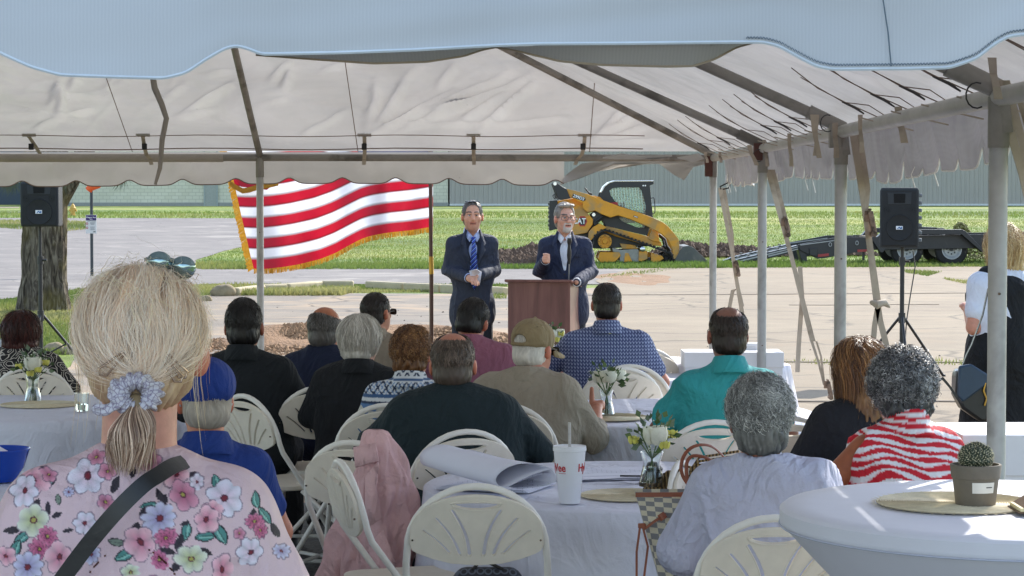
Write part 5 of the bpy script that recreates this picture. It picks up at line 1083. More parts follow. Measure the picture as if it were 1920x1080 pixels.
# ================= THINGS ON TABLES =================
gl = NG('clear_glass'); M['clear_glass'] = gl.bsdf((.93, .97, .96), .02, trans=1)
leaf = pm('leaf', 'ffffff', .55, .15, 30, .2, attr=True, transl=.25)
def bouquet(px, py_base, d, lab, seed, yell=3, white=2, size=1.0, vase_h=.13, rv=.045):
    rg = np.random.default_rng(seed); b = P(px, py_base, d); vs = thing('flower_vase', lab, 'vase', (b.x, b.y, b.z))
    MB().lathe([(0, .002), (rv*1.05, .002), (rv*1.08, .012), (rv*.75, vase_h*.55), (rv*.7, vase_h*.7), (rv*.95, vase_h), (rv*.9, vase_h), (rv*.64, vase_h*.7), (rv*.68, vase_h*.55), (rv*.98, .016), (0, .012)], n=28).build('glass_vase', M['clear_glass'], vs, 50)
    MB().lathe([(0, .014), (rv*.92, .017), (rv*.66, vase_h*.5), (0, vase_h*.5)], n=24).build('water', M['clear_glass'], vs, 50)
    fan_ = []
    for k in range(16):
        a = rg.random()*6.28; r0 = rv*.6*rg.random(); R1 = .055*size*(.4+rg.random()); hh = vase_h+.02+.07*size*rg.random()
        p0 = Vector((-r0*math.cos(a), -r0*math.sin(a), .015)); p1 = Vector((0, 0, vase_h*.8)); p2 = Vector((R1*math.cos(a), R1*math.sin(a), hh)); fan_.append(p2)
        if k < 12: MB().tube([p0, p1+Vector((.1*r0, 0, 0)), p2], .0022, 5).build('stem', pm('stem_green', '4f6b35', .6), vs, 60)
    # leaves
    Vv, Ff, Cc = [], [], []
    for k in range(60):
        a = rg.random()*6.28; el = rg.random()*1.5-.3; R1 = .05*size*(.5+.9*rg.random()); c = Vector((R1*math.cos(a)*math.cos(el), R1*math.sin(a)*math.cos(el), vase_h+.03*size+R1*math.sin(el)*1.1)); dr = Vector((math.cos(a)*math.cos(el), math.sin(a)*math.cos(el), math.sin(el)+.3*rg.random())).normalized(); sd = dr.cross(Vector(rg.normal(size=3))).normalized()
        L, W_ = .022*size*(.7+.6*rg.random()), .009*size; n0 = len(Vv)
        Vv += [c, c+dr*L*.5+sd*W_, c+dr*L*1.1, c+dr*L*.5-sd*W_]; Ff.append((n0, n0+1, n0+2, n0+3)); cc = np.array([(.045, .09, .03), (.09, .14, .05), (.12, .17, .11)][k % 3])*(.7+.6*rg.random()); Cc += [cc]*4
    tag(npmesh('leaves', Vv, Ff, leaf, vs, np.array(Cc)), kind='stuff')
    # rosettes of petals
    def rose(c, r, col, n=26, nm='rose'):
        Vv, Ff, Cc = [], [], []
        for k in range(n):
            f = (k+1)/n; a = k*2.4; rr = r*(.25+.75*f); tilt = .25+1.0*f; dr = Vector((math.cos(a), math.sin(a), 0)); up = Vector((0, 0, 1)); sd = Vector((-math.sin(a), math.cos(a), 0)); n0 = len(Vv)
            w_ = rr*.75
            rows_ = []
            for i in range(4):
                t = i/3; pa = 2.5-(2.5-.25-.75*f)*t; R3 = rr*(1+(.16*f if i == 3 else 0))
                for j in range(4):
                    s = (j/3-.5)*2; az = a+s*.75*math.sin(math.pi*(.2+.55*t)); Vv.append(c+Vector((math.cos(az)*math.sin(pa), math.sin(az)*math.sin(pa), math.cos(pa)*1.0+.12*s*s*(-1 if i == 3 else 0)))*R3)
            for i in range(3):
                for j in range(3): Ff.append((n0+i*4+j, n0+i*4+j+1, n0+i*4+j+5, n0+i*4+j+4))
            Cc += [np.array(col)*(.85+.2*rg.random())*(1.0 if f > .3 else .9)]*16
        return npmesh(nm, Vv, Ff, leaf, vs, np.array(Cc))
    for k in range(white):
        a = [(-.0, -.035, .05), (.035, .01, .05), (-.03, .02, .045)][k % 3]; rose(Vector((a[0]*size+.012, a[1]*size, vase_h+a[2]*size)), (.036 if white == 1 else .03)*size, (.82, .82, .70))
    for k in range(yell):
        a = [(.03, -.05, .025), (.052, -.01, .05), (-.05, -.02, .035), (.0, -.05, .01), (-.02, .0, .085)][k % 5]; rose(Vector((a[0]*size, a[1]*size, vase_h+a[2]*size)), .016*size, (.75, .72, .16), 14, 'carnation')
    # baby's breath
    S_ = MB()
    for k in range(70):
        a = rg.normal(size=3); a /= np.linalg.norm(a); c = Vector(a*np.array([.062, .062, .05])*size*(.75+.35*rg.random()))+Vector((0, 0, vase_h+.045*size)); r = .0028*(.7+.6*rg.random()); S_.add([c+Vector(q)*r for q in ((1, 0, 0), (-1, 0, 0), (0, 1, 0), (0, -1, 0), (0, 0, 1), (0, 0, -1))], [(0, 2, 4), (2, 1, 4), (1, 3, 4), (3, 0, 4), (2, 0, 5), (1, 2, 5), (3, 1, 5), (0, 3, 5)])
    tag(S_.build('filler_blossoms', pm('blossom_white', 'e2e2d6', .7), vs), kind='stuff')
    return vs
bouquet(1222, 912, 8.1, 'glass vase of a large white rose and yellow blooms on the cup table', 11, 3, 1, 1.3, .12, .042)
bouquet(1137, 782, 11.06, 'glass vase of white carnations held by the capped man at the middle table', 12, 0, 3, 1.35, .13, .036)
bouquet(62, 758, 11.9, 'glass vase with white and yellow flowers on the left table', 13, 4, 1, 1.3, .15, .042)
bouquet(1030, 690, 13.8, 'vase of yellow white flowers beyond the brim of the khaki cap', 14, 4, 2, 1.3, .14, .036)
def placemat(px, py, d, r, lab, z=None):
    m = MB(); c = P(px, py, d); zz = z if z is not None else c.z
    n = 72
    for k in range(int(r/.006)):
        rr = .004+k*.006; m.tube([(rr*math.cos(a), rr*math.sin(a), .0035) for a in np.linspace(0, 2*math.pi, 40)[:-1]], .003, 4, closed=True)
    for k in range(150):
        a = k*6.283/150; m.add([(r*math.cos(a), r*math.sin(a), .001), (r*math.cos(a+.03), r*math.sin(a+.03), .001), (r*1.07*math.cos(a+.02), r*1.07*math.sin(a+.02), .004+.004*math.sin(k*2.1))], [(0, 1, 2)])
    o = m.build('placemat', pm('woven_straw', 'cbc0a4', .8, .2, 30, .4, 200), None, 60); o.location = (c.x, c.y, zz); return tag(o, lab, 'placemat')
tz = .752
placemat(1180, 0, 8.15, .17, 'round woven straw placemat under the white rose vase', tz)
placemat(1142, 0, 11.0, .19, 'round woven straw placemat under the white carnations, fringe raised', tz+.003)
placemat(70, 0, 11.7, .2, 'flat round tan placemat under the vase on the left table', tz)
placemat(1800, 0, 5.5, .19, 'pale woven round placemat under the cactus pot', 1.074)
# cup
cp = thing('paper_cup', 'large white foam cup with red lettering and straw at the table edge', 'cup', tuple(P(1068, 943, 7.95))); s8 = 7.95/F
cpm = pm('foam_white', 'dcdde2', .5, .03, 4, .1, 200, .0004)
MB().lathe([(0, 0), (19*s8, 0), (20*s8, .003), (24.5*s8, 52*s8), (26.2*s8, 56*s8), (30*s8, 98*s8), (31.5*s8, 99*s8), (31.5*s8, 104*s8), (30*s8, 105*s8), (0, 105*s8)], n=48).build('cup_body', cpm, cp, 30)
MB().lathe([(0, 106*s8), (29*s8, 106*s8), (31*s8, 108*s8), (31*s8, 103*s8)], n=48).build('lid', cpm, cp, 30)
MB().tube([(0, -.005, 104*s8), (-.001, -.006, 152*s8)], .0052, 10).build('straw', pm('straw_clear', 'c9c6c4', .3, transl=.3), cp, 60)
def curved_text(s, size, ang0, r, z, mat, sx=1):
    o = text(s, size, mat, cp, Matrix.Identity(4), align='CENTER', sx=sx, depth=.0004)
    me = o.data
    for v in me.vertices:
        a = ang0+v.co.x/r; rr = r+v.co.z+(v.co.y)*.09; v.co = (rr*math.sin(a), -rr*math.cos(a), z+v.co.y)
    return o
red2 = pm('cup_red', 'b3202c', .5, .05, 5, 0)
text_r = 28.0*s8
[curved_text('HyVee', 21*s8, a_, text_r, 68*s8, red2, .85) for a_ in (-1.16, 1.45, 3.4)]
MB().tube([((26.6*s8)*math.sin(a), -(26.6*s8)*math.cos(a), 58*s8) for a in np.linspace(-.9, -.3, 8)], .0008, 4).build('print_underline', red2, cp)
# rolled plans and papers on the cup table
pap = pm('paper', 'd4d5e2', .7, .03, 3, .05)
gp = NG('printed_paper'); bt = gp.n('ShaderNodeTexBrick'); bt.inputs['Scale'].default_value = 14; bt.inputs['Mortar Size'].default_value = .012; bt.inputs['Color1'].default_value = bt.inputs['Color2'].default_value = hx('cfd1df')+(1,); bt.inputs['Mortar'].default_value = hx('8c90a3')+(1,); gp.t.links.new(gp.tc.outputs['Object'], bt.inputs['Vector']); n = gp.noise(6, 2)
gp.bsdf(gp.mix(gp.ramp(n, [(.45, 0.), (.5, 1.)]), bt.outputs['Color'], hx('d3d5e2')), .7)
rl = thing('rolled_plans', 'thick sheaf of white building plans curled over into a loop on the cup table', 'rolled papers', (0, 0, 0))
def roll():
    # cross-section in (u,z): lower sheet runs back, curls over, returns
    dA, dB = 8.15, 8.45
    A0, A1 = P(800, 885, dB), P(1035, 915, dA)      # lower spine ends
    n = 40; secs = []
    for layer in range(3):
        o = layer*.0022; cs = []
        for t in np.linspace(0, 1, n):
            if t < .42: a = t/.42; cs.append((-.13+.13*a+.0, .004+o+.0*a))
            else:
                a = (t-.42)/.58*math.pi*1.12; R = .036-o
                cs.append((.012+.052*math.sin(a)*(1 if a < 1.57 else 1.0)-(max(0, a-1.57)**1.1)*.105, .004+o+R*(1-math.cos(min(a, math.pi)))*1.0-(max(0, a-math.pi)*.03)))
        secs.append(cs)
    return secs
# build the loop: section drawn facing the right end, swept from left-back to right-front
loop = [(790, 862), (786, 852), (790, 842), (803, 836), (828, 833)]
def sweep(name, front, back, mat, par, th=1):
    m = MB(); k = len(front); n = 14; Vv = []
    for i in range(n):
        f = i/(n-1)
        for a, b in zip(front, back): Vv.append(Vector(a).lerp(Vector(b), f)+Vector((0, 0, -.004*math.sin(math.pi*f))))
    m.add(Vv, [(i*k+j, i*k+j+1, (i+1)*k+j+1, (i+1)*k+j) for i in range(n-1) for j in range(k-1)]); o = m.build(name, mat, par, 60)
    s_ = o.modifiers.new('s', 'SOLIDIFY'); s_.thickness = .0012; return o
fx_ = [(1010, 912), (985, 911), (965, 915), (945, 914), (932, 904), (928, 893), (934, 883), (950, 872), (975, 867), (1003, 867), (1028, 873), (1040, 886), (1042, 900), (1036, 910), (1015, 914), (990, 910), (962, 903), (945, 912)]
fro = [(1042, 905), (1043, 893), (1035, 880), (1020, 873), (1000, 869), (975, 869), (952, 876), (936, 887), (929, 898), (932, 908), (942, 914), (955, 912), (975, 900), (1000, 889), (1022, 882), (1036, 878)]
bac = [(890, 884), (893, 872), (885, 858), (872, 848), (855, 838), (830, 833), (808, 836), (794, 844), (787, 854), (788, 866), (795, 873), (808, 874), (828, 862), (850, 852), (868, 846), (880, 842)]
fro_ = [P(a, b, 8.05) for a, b in fro]; bac_ = [P(a, b, 8.4) for a, b in bac]
def smooth(pts, n=3):
    for _ in range(n):
        q = [pts[0]]
        for i in range(len(pts)-1): q += [pts[i].lerp(pts[i+1], .25), pts[i].lerp(pts[i+1], .75)]
        q.append(pts[-1]); pts = q
    return pts
sweep('curled_sheet', smooth(fro_), smooth(bac_), pap, rl)
sweep('curled_sheet', [p+Vector((0, .004, .0)) for p in smooth([P(a, b, 8.06) for a, b in [(950, 913), (975, 903), (1000, 893), (1025, 887), (1040, 890), (1042, 902), (1030, 910), (1005, 914), (975, 917)]])], smooth([P(a, b, 8.4) for a, b in [(800, 873), (822, 866), (850, 858), (875, 852), (888, 856), (890, 868), (880, 876), (850, 880), (825, 882)]]), gp.m, rl)
for k in range(6):
    a0 = P(790-2*k, 878+1.2*k, 8.55); R = Matrix.Rotation(-.35-.03*k, 3, 'Z')
    MB().box((X(925, 8.3)+.006*k, 8.38, .756+.002*k), (.36-.01*k, .26, .0015), R).build('flat_sheet', gp.m if k % 2 else pap, rl)
pp = thing('paper_stack', 'loose printed sheets spread behind the foam cup', 'papers', (X(1130, 8.75), 8.75, .753))
for k in range(8): MB().box((.03*math.sin(k*2.1), .05*math.cos(k*1.7), .0012*k), (.34, .26, .001), Matrix.Rotation(.25*math.sin(k*1.3)+.1, 3, 'Z')).build('sheet', gp.m if k % 3 else pap, pp)
MB().box((.14, -.13, .012), (.16, .006, .006), Matrix.Rotation(-.1, 3, 'Z')).build('pen', blackp, pp, bev=.002)
# straw bag
sw = NG('straw_weave'); wv_ = sw.n('ShaderNodeTexWave'); wv_.inputs['Scale'].default_value = 26; wv_.inputs['Distortion'].default_value = 3; wv_.inputs['Detail'].default_value = 2; sw.t.links.new(sw.tc.outputs['Object'], wv_.inputs['Vector'])
sw.bsdf(sw.ramp(wv_.outputs['Fac'], [(.2, hx('4a3a26')), (.5, hx('8a7048')), (.8, hx('a88d62'))]), .85, 0, wv_.outputs['Fac'], 1, .006)
b_ = P(1310, 905, 8.15); sbg = thing('straw_bag', 'brown woven straw handbag lying between the folding chair and the rose vase', 'bag', (b_.x, b_.y, b_.z-.04))
sdfobj('bag_body', Sdf().cap((-.12, 0, .0), (.12, 0, .06), .075, .07, .03, (1, .8, 1)), .009, sw.m, sbg, lambda V, n: .004*np.sin(V[:, 2]*260+V[:, 0]*120))
for k in range(6): MB().tube([(-.13+.02*k, -.06+.012*k, .02+.012*k), (0, -.075+.012*k, .07+.012*k), (.14, -.05+.01*k, .08+.014*k)], .005, 6).build('braid', sw.m, sbg, 60)
MB().lathe([(0, 0), (.03, .0), (.035, .03), (.02, .05), (0, .055)], n=12).build('dark_pouch', blackp, sbg, loc=(-.16, .0, .06))
# checkered tote
ck = NG('checker_canvas'); ch = ck.n('ShaderNodeTexChecker'); ch.inputs['Scale'].default_value = 1/.0178; ck.t.links.new(ck.tc.outputs['UV'], ch.inputs['Vector'])
ch.inputs['Color1'].default_value = hx('7f7e80')+(1,); ch.inputs['Color2'].default_value = hx('cfc6ae')+(1,); ck.bsdf(ck.mix(.25, ch.outputs['Color'], ck.ramp(ck.noise(300, 2), [(.3, .7), (.7, 1.2)]), 'MULTIPLY'), .5, 0, ck.noise(400, 2), .3, .0005)
lea = pm('tan_leather', '8a4a30', .45, .15, 12, .2, 200)
dT = 7.25; sT = dT/F; tt = thing('checkered_tote', 'grey and cream checkered tote with tan leather straps beside the curly grey haired woman', 'bag', tuple(P(1270, 925, dT)-Vector((0, 0, 0))))
o0 = tt.location.copy()
def tq(px, py, dy=0): p = P(px, py, dT); return Vector((p.x-o0.x, dy, p.z-o0.z))
out = [(1192, 925), (1392, 925), (1398, 1100), (1242, 1100), (1222, 1060), (1204, 1000)]
bmv = MB(); A = [tq(*p) for p in out]; n = len(A)
W_, Hn = 14, 14; Vv = []; UV = []
top0, top1, b0_, b1_ = tq(1192, 925), tq(1392, 925), tq(1240, 1100), tq(1400, 1100)
for i in range(Hn+1):
    f = i/Hn; l = top0.lerp(b0_, f**1.25); r = top1.lerp(b1_, f)
    for j in range(W_+1):
        g_f = j/W_; p = l.lerp(r, g_f); p.y = -.02-.03*math.sin(math.pi*g_f)*(.3+.7*f)+.004*math.sin(9*g_f+5*f); Vv.append(p); UV.append((g_f*.215+ .02*f, f*.29))
for s_, nm in ((0, 'front_panel'), (1, 'back_panel')):
    Fq = [(i*(W_+1)+j, i*(W_+1)+j+1, (i+1)*(W_+1)+j+1, (i+1)*(W_+1)+j) for i in range(Hn) for j in range(W_)]
    V2 = [Vector((p.x, p.y if not s_ else .1-p.y*.3, p.z)) for p in Vv]; o = npmesh(nm, V2, Fq, ck.m, tt)
    ul = o.data.uv_layers.new(name='UVMap'); lv = np.empty(len(o.data.loops), int); o.data.loops.foreach_get('vertex_index', lv); ul.data.foreach_set('uv', np.array(UV)[lv].ravel())
sd_ = []
for i in range(Hn+1): a = Vv[i*(W_+1)]; sd_ += [Vector((a.x, a.y, a.z)), Vector((a.x, .1-a.y*.3, a.z))]
o = npmesh('side_panel', sd_, [(i*2, i*2+1, i*2+3, i*2+2) for i in range(Hn)], ck.m, tt); ul = o.data.uv_layers.new(name='UVMap'); lv = np.empty(len(o.data.loops), int); o.data.loops.foreach_get('vertex_index', lv); ul.data.foreach_set('uv', np.array([(.16*(k % 2), k//2/Hn*.29) for k in range(len(sd_))])[lv].ravel())
MB().ribbon([tq(1191, 926, -.022), tq(1290, 923, -.052), tq(1394, 922, -.022)], (0, 0, .007), .002).build('leather_trim', lea, tt, 60)
MB().tube(smooth([tq(1293, 945, -.055), tq(1290, 930, -.06), tq(1284, 880, -.05), tq(1286, 858, -.05), tq(1300, 850, -.04), tq(1330, 858, -.02), tq(1370, 895, 0)], 2), .0055, 8, flat=(1, .5)).build('handle', lea, tt, 60)
MB().tube(smooth([tq(1306, 950, -.055), tq(1300, 918, -.06), tq(1276, 890, -.05), tq(1274, 862, -.05), tq(1290, 838, -.03), tq(1318, 832, 0), tq(1345, 842, .03), tq(1390, 895, .06)], 2), .0055, 8, flat=(1, .5)).build('handle', lea, tt, 60)
MB().ribbon([tq(1246, 960, -.06), tq(1225, 972, -.062), tq(1206, 988, -.05)], (0.0, 0, .005), .002).build('strap', lea, tt, 60)
MB().tube([tq(1236, 958, -.062), tq(1243, 968, -.066)], [.012, .013], 12).build('leather_tab', lea, tt)
MB().box(tq(1202, 982, -.045), (.024, .02, .015)).build('slide_knot', lea, tt, bev=.003)
for a in ((1198, 986, 1192, 1030, 1192, 1100), (1204, 986, 1213, 1020, 1203, 1100)): MB().ribbon([tq(a[0], a[1], -.05), tq(a[2], a[3], -.052), tq(a[4], a[5], -.05)], (.0035, 0, 0), .0015).build('drawstring', lea, tt, 60)
# cactus, book, bowl, glass, boxes
dC = 5.45; sC = dC/F; bC = P(1829, 943, dC); ct = thing('potted_cactus', 'small round cactus in a grey brown clay pot on the cocktail table', 'plant', (bC.x, bC.y, 1.076))
potm = pm('grey_pot', '6d665b', .8, .2, 10, .4, 60, .002); r0 = sC
pp_ = []
MB().lathe([(0, 0), (36*r0, 0), (37*r0, 2*r0), (43*r0, 53*r0), (45*r0, 54*r0), (48*r0, 77*r0), (47*r0, 79*r0), (43*r0, 79*r0), (41*r0, 60*r0), (0, 58*r0)], n=48, wob=lambda a, z: .006*math.sin(z*400+a*2)).build('clay_pot', potm, ct, 40)
MB().lathe([(0, 70*r0), (42*r0, 70*r0), (42*r0, 66*r0)], n=24).build('soil', M['soil'], ct)
def pot_patch(px0, px1, py0, py1, mat, nm, r):
    m = MB(); n = 8; V = []
    for i in range(n+1):
        a = math.asin(max(-1, min(1, ((px0+(px1-px0)*i/n)-1829)*r0/r))); 
        for py, k in ((py0, 1), (py1, 0)): z = (943-py)*r0; rr = (43 if z < 54*r0 else 48)*r0*(.86+.14*z/(54*r0))+.0006; V.append((rr*math.sin(a), -rr*math.cos(a), z))
    m.add(V, [(2*i, 2*i+1, 2*i+3, 2*i+2) for i in range(n)]); return m.build(nm, mat, ct, 60)
pot_patch(1815, 1857, 895, 915, pm('label_white', 'd8d6d0', .5), 'price_label', 42*r0)
pot_patch(1841, 1853, 903, 905, blk, 'label_mark', 42*r0)
S = Sdf().ell((0, 0, 92*r0), (31*r0, 31*r0, 27*r0), .01)
cg = pm('cactus_green', '2f3a2a', .7, .2, 20)
cb_ = sdfobj('cactus_body', S, .0022, cg, ct, lambda V, n: .0022*np.cos(np.arctan2(V[:, 1], V[:, 0])*13+V[:, 2]*60)+.0015*np.cos(V[:, 2]*420))
sp = MB(); rg = np.random.default_rng(2)
for k in range(330):
    z_ = 1-2*(k+.5)/420
    if z_ < -.55: continue
    a = k*2.39996; s_ = math.sqrt(1-z_*z_); n_ = Vector((s_*math.cos(a), s_*math.sin(a), z_)); c_ = Vector((0, 0, 92*r0))+Vector((n_.x*32*r0, n_.y*32*r0, n_.z*28*r0))
    for q in range(5):
        d_ = (n_+Vector(rg.normal(size=3))*.7).normalized()*.0058; t_ = d_.cross(n_).normalized()*.0005; n0 = len(sp.v); sp.v += [tuple(c_-t_), tuple(c_+t_), tuple(c_+d_)]; sp.f.append((n0, n0+1, n0+2)); sp.mi.append(0)
tag(sp.build('spines', pm('spine_cream', 'cfc8a8', .6), ct, 60), kind='stuff')
bk2 = thing('open_book', 'brown covered book with cream pages lying at the right edge of the cocktail table', 'book', tuple(P(1928, 950, 5.35)))
bk2.location.z = 1.078
MB().box((.0, 0, .003), (.07, .12, .004)).build('cover', pm('book_brown', '5d4630', .5), bk2, bev=.001); MB().box((.002, 0, .009), (.064, .114, .008)).build('pages', pm('book_pages', 'd8cba0', .7), bk2)
MB().box((.008, 0, .03), (.07, .12, .003), Matrix.Rotation(-.55, 3, 'Y')).build('cover', M['book_brown'], bk2, bev=.001); MB().box((.01, 0, .026), (.06, .112, .004), Matrix.Rotation(-.5, 3, 'Y')).build('pages', M['book_pages'], bk2)
bw = thing('blue_bowl', 'translucent deep blue plastic bowl with napkins at the left edge', 'bowl', (X(-5, 8.55), 8.55, .755)); bl = NG('blue_plastic'); bl.bsdf(hx('1048b8'), .15, trans=.25)
MB().lathe([(0, 0), (.055, 0), (.09, .05), (.108, .11), (.114, .118), (.112, .121), (.104, .112), (.086, .054), (.05, .008), (0, .008)], n=40).build('bowl_shell', bl.m, bw, 50)
for k in range(4): MB().box((.02*k-.04, -.01*k, .1+.005*k), (.07, .06, .002), Matrix.Rotation(.3*k-.4, 3, 'Y')@Matrix.Rotation(.5*k, 3, 'Z')).build('napkin', pap, bw)
wg = thing('water_glass', 'clear tumbler on the left table just beside the blonde woman', 'glass', (X(151, 11.35), 11.35, .752)); MB().lathe([(0, .003), (.03, .003), (.036, .09), (.034, .09), (.028, .006), (0, .006)], n=24).build('tumbler', M['clear_glass'], wg, 40)
MB().lathe([(0, .007), (.028, .007), (.031, .035), (0, .035)], n=24).build('water', M['clear_glass'], wg, 40)
bxm = pm('box_white', 'd9d9dc', .6, .05, 2, .05)
def carton(px0, px1, py0, py1, d, lab, dep=.35, lid=.1, rz=0):
    a, b = P(px0, py1, d), P(px1, py0, d); t = thing('white_box', lab, 'box', ((a.x+b.x)/2, d, a.z), rz); W_ = b.x-a.x; h = b.z-a.z
    MB().box((0, dep/2, h/2-.002), (W_-.012, dep-.012, h)).build('box_body', bxm, t, bev=.002); MB().box((0, dep/2, h-lid/2+.004), (W_, dep, lid)).build('lid', bxm, t, bev=.003); return t
carton(1283, 1470, 662, 702, 13.6, 'wide flat white lidded box on the far table behind the teal polo man', .3, .09)
carton(1395, 1425, 645, 663, 13.8, 'small white carton on top of the wide flat white box', .1, .02)
carton(1803, 1990, 818, 940, 7.9, 'large white lidded storage box behind the right tent pole and cactus', .45, .14, .02)
# left edge bits: orange and white thing by first seated woman
bt = thing('water_bottle', 'plastic bottle with pink cap standing at the far left edge behind the red haired woman', 'bottle', (X(4, 13.6), 13.6, .78)); 
MB().lathe([(0, 0), (.03, 0), (.032, .12), (.02, .17), (.012, .19), (.012, .2), (0, .2)], n=16).build('bottle_body', pm('bottle_plastic', 'b8bcc4', .2, transl=.2), bt, 50); MB().lathe([(0, .2), (.015, .2), (.015, .225), (0, .225)], n=12).build('cap', pm('cap_pink', 'c98a7a', .5), bt)
sunp = P(320, 493, 3.78)
# ================= PEOPLE =================
def skin_mat():
    g = NG('skin'); a = g.n('ShaderNodeAttribute', attribute_name='Col'); n = g.noise(40, 4); n2 = g.noise(9, 3)
    c = g.mix(1, a.outputs['Color'], g.ramp(n, [(.3, .86), (.7, 1.1)]), 'MULTIPLY'); c = g.mix(g.ramp(n2, [(.45, 0.), (.7, .13)]), c, hx('a8503c'))
    M['skin'] = g.bsdf(c, .5, 0, g.noise(220, 3), .25, .0012, sss=.12, spec=.35)
skin_mat()
def cloth(key, c, rough=.85, var=.1, **k): return pm(key, c, rough, var, 5, .35, 320, .0006, fold=.022, **k)
hairm = pm('hair_strand', 'ffffff', .45, .12, 30, 0, attr=True, spec=.45)
fabv = pm('printed_fabric', 'ffffff', .8, .06, 6, .3, 300, .0006, attr=True, fold=.014)
def folds(seed, a=.006, f=5.0, arm=1.0):
    """long soft wrinkles: ridged noise sheared around the back"""
    def d(V, n):
        Q = V@np.array([[1, .25, .3], [-.2, 1, .1], [.35, 0, .55]]).T
        r = 1-2*np.abs(vn(Q, f, seed)); r2 = 1-2*np.abs(vn(Q, f*2.1, seed+5)); m = np.clip(.55+.8*vn(V, 2.3, seed+8), .05, 1)
        return a*(2.6*np.clip(r, 0, 1)**3*m+.5*np.clip(r2, 0, 1)**2*m-.4+.8*vn(V, 3.0, seed+2))
    return d
def body_dims(sit, w=1.0, g=1.0, lean=0, hz=0):
    zs = 0 if sit else .42
    return zs
class Person:
    def __init__(s, lab, x, y, rz=0, sit=True, w=1.0, g=1.0, hz=0, lean=0., skin='c98e72', hx_=(0, 0, 0), hturn=0., htilt=0., hnod=0., hs=1.0, z0=0, arms=None, neck=1.0, ear=.078):
        s.r = thing('person', lab, 'person', (x, y, z0+.03), rz); s.sit = sit; s.w = w; s.g = g; s.skin = np.array(hx(skin)); s.hs = hs; s.neck = neck; s.ear = ear
        zo = 0 if sit else .40            # pelvis lift when standing
        s.zo = zo; s.dz = hz
        f = lambda x, y, z: np.array([x*w, y+(z-.5)*lean if z > .5 else y, z+zo+hz*np.clip((z-.5)/.5, 0, 1.3)])
        s.f = f
        s.sh = [f(q*.15, -.01, .985) for q in (-1, 1)]; s.nk = f(0, -.015, 1.07)
        s.hc = f(0, .03, 1.205)+np.array(hx_)
        R = Matrix.Rotation(hturn, 3, 'Z')@Matrix.Rotation(hnod, 3, 'X')@Matrix.Rotation(htilt, 3, 'Y'); s.R = np.array(R)
        d = arms or {}
        s.el = [f(*d.get('el', (.24, .04, .76))), f(*d.get('el', (.24, .04, .76)))]; s.el[0] = f(*(d['ell'] if 'ell' in d else (-.24, .04, .76))); s.el[1] = f(*(d['elr'] if 'elr' in d else (.24, .04, .76)))
        s.ha = [f(*(d['hl'] if 'hl' in d else (-.12, .28, .68))), f(*(d['hr'] if 'hr' in d else (.12, .28, .68)))]
        if not sit and 'el' not in d and 'ell' not in d: s.el = [f(-.22, -.02, .74), f(.22, -.02, .74)]; s.ha = [f(-.23, .08, .5), f(.23, .08, .5)]
    def H(s, v): return s.hc+s.R@(np.array(v, float)*s.hs)
    def body(s, h=.008, hands='simple', face=None, shoes=True):
        S = Sdf(); g = s.g; f = s.f
        S.ell(s.H((0, -.012, .025)), np.array([.074, .093, .088])*s.hs, .02, s.R)          # cranium
        S.ell(s.H((0, .03, -.045)), np.array([.058, .062, .072])*s.hs, .03, s.R)           # jaw
        S.cap(s.H((0, .058, -.085)), s.H((0, .066, -.09)), .022*s.hs, .02*s.hs, .03)      # chin
        S.cap(s.H((0, .088, .015)), s.H((0, .107, -.025)), .010*s.hs, .0155*s.hs, .012)      # nose
        for q in (-1, 1):
            S.ell(s.H((q*(s.ear if q > 0 else .078), -.0, -.012)), np.array([.010+((s.ear-.078)*.6 if q > 0 else 0), .02, .032])*s.hs, .008, s.R)
            S.ell(s.H((q*.072, .008, -.012)), np.array([.006, .010, .018])*s.hs, .004, s.R, cut=False)
            if face is not None:
                S.cap(s.H((q*.012, .085, .022)), s.H((q*.045, .073, .024)), .010*s.hs, .008*s.hs, .012)   # brow
                S.ell(s.H((q*.028, .093, .004)), np.array([.016, .014, .010])*s.hs, .012, s.R, cut=True)     # socket
                S.ell(s.H((q*.043, .062, -.022)), np.array([.022, .02, .02])*s.hs, .02, s.R)
                S.ell(s.H((q*.028, .078, .004)), np.array([.0135]*3)*s.hs, .003, s.R)
        if face is not None:
            S.cap(s.H((-.02, .080, -.052)), s.H((.02, .080, -.052)), .0085*s.hs, .0085*s.hs, .008)
            S.cap(s.H((-.016, .078, -.064)), s.H((.016, .078, -.064)), .009*s.hs, .009*s.hs, .008)
            if face.get('open'): S.cap(s.H((-.012, .091, -.058)), s.H((.012, .091, -.058)), .0045, .0045, .003, cut=True)
        nb = s.H((0, -.012, -.05)); S.cap(s.nk-np.array([0, 0, .04]), nb, .057*max(1, g*.95)*s.neck, .054*s.hs*s.neck, .03)
        [S.cap(s.nk-np.array([.0, -.01, .03]), s.sh[k]+np.array([0, 0, -.012]), .04, .042, .04) for k in (0, 1)]
        S.ell(f(0, .0, .86), np.array([.155*s.w, .10, .17])*g, .05); S.ell(f(0, .02, .66), np.array([.14*s.w, .11, .16])*g, .05); S.ell(f(0, 0, .53), np.array([.16*s.w, .12, .11])*g, .05)
        for i, q in ((0, -1), (1, 1)):
            S.chain([s.sh[i], s.el[i]], [.047*g, .039*g], .03); S.chain([s.el[i], s.ha[i]], [.039*g, .026], .015)
            e, hnd = s.el[i], s.ha[i]; s.hand(S, e, hnd, q, hands if isinstance(hands, str) else hands[i])
            if s.sit: S.chain([f(q*.09, .02, .52), f(q*.13, .43, .53)-[0, 0, s.dz*0], f(q*.14, .43, .10), f(q*.14, .56, .04)], [.07*g, .052, .036, .03], .02)
            else: S.chain([f(q*.085, .0, .5), np.array([q*.1, .02, .50]), np.array([q*.11, -.02, .10]), np.array([q*.12, .11, .04])], [.075*g, .052, .036, .03], .02)
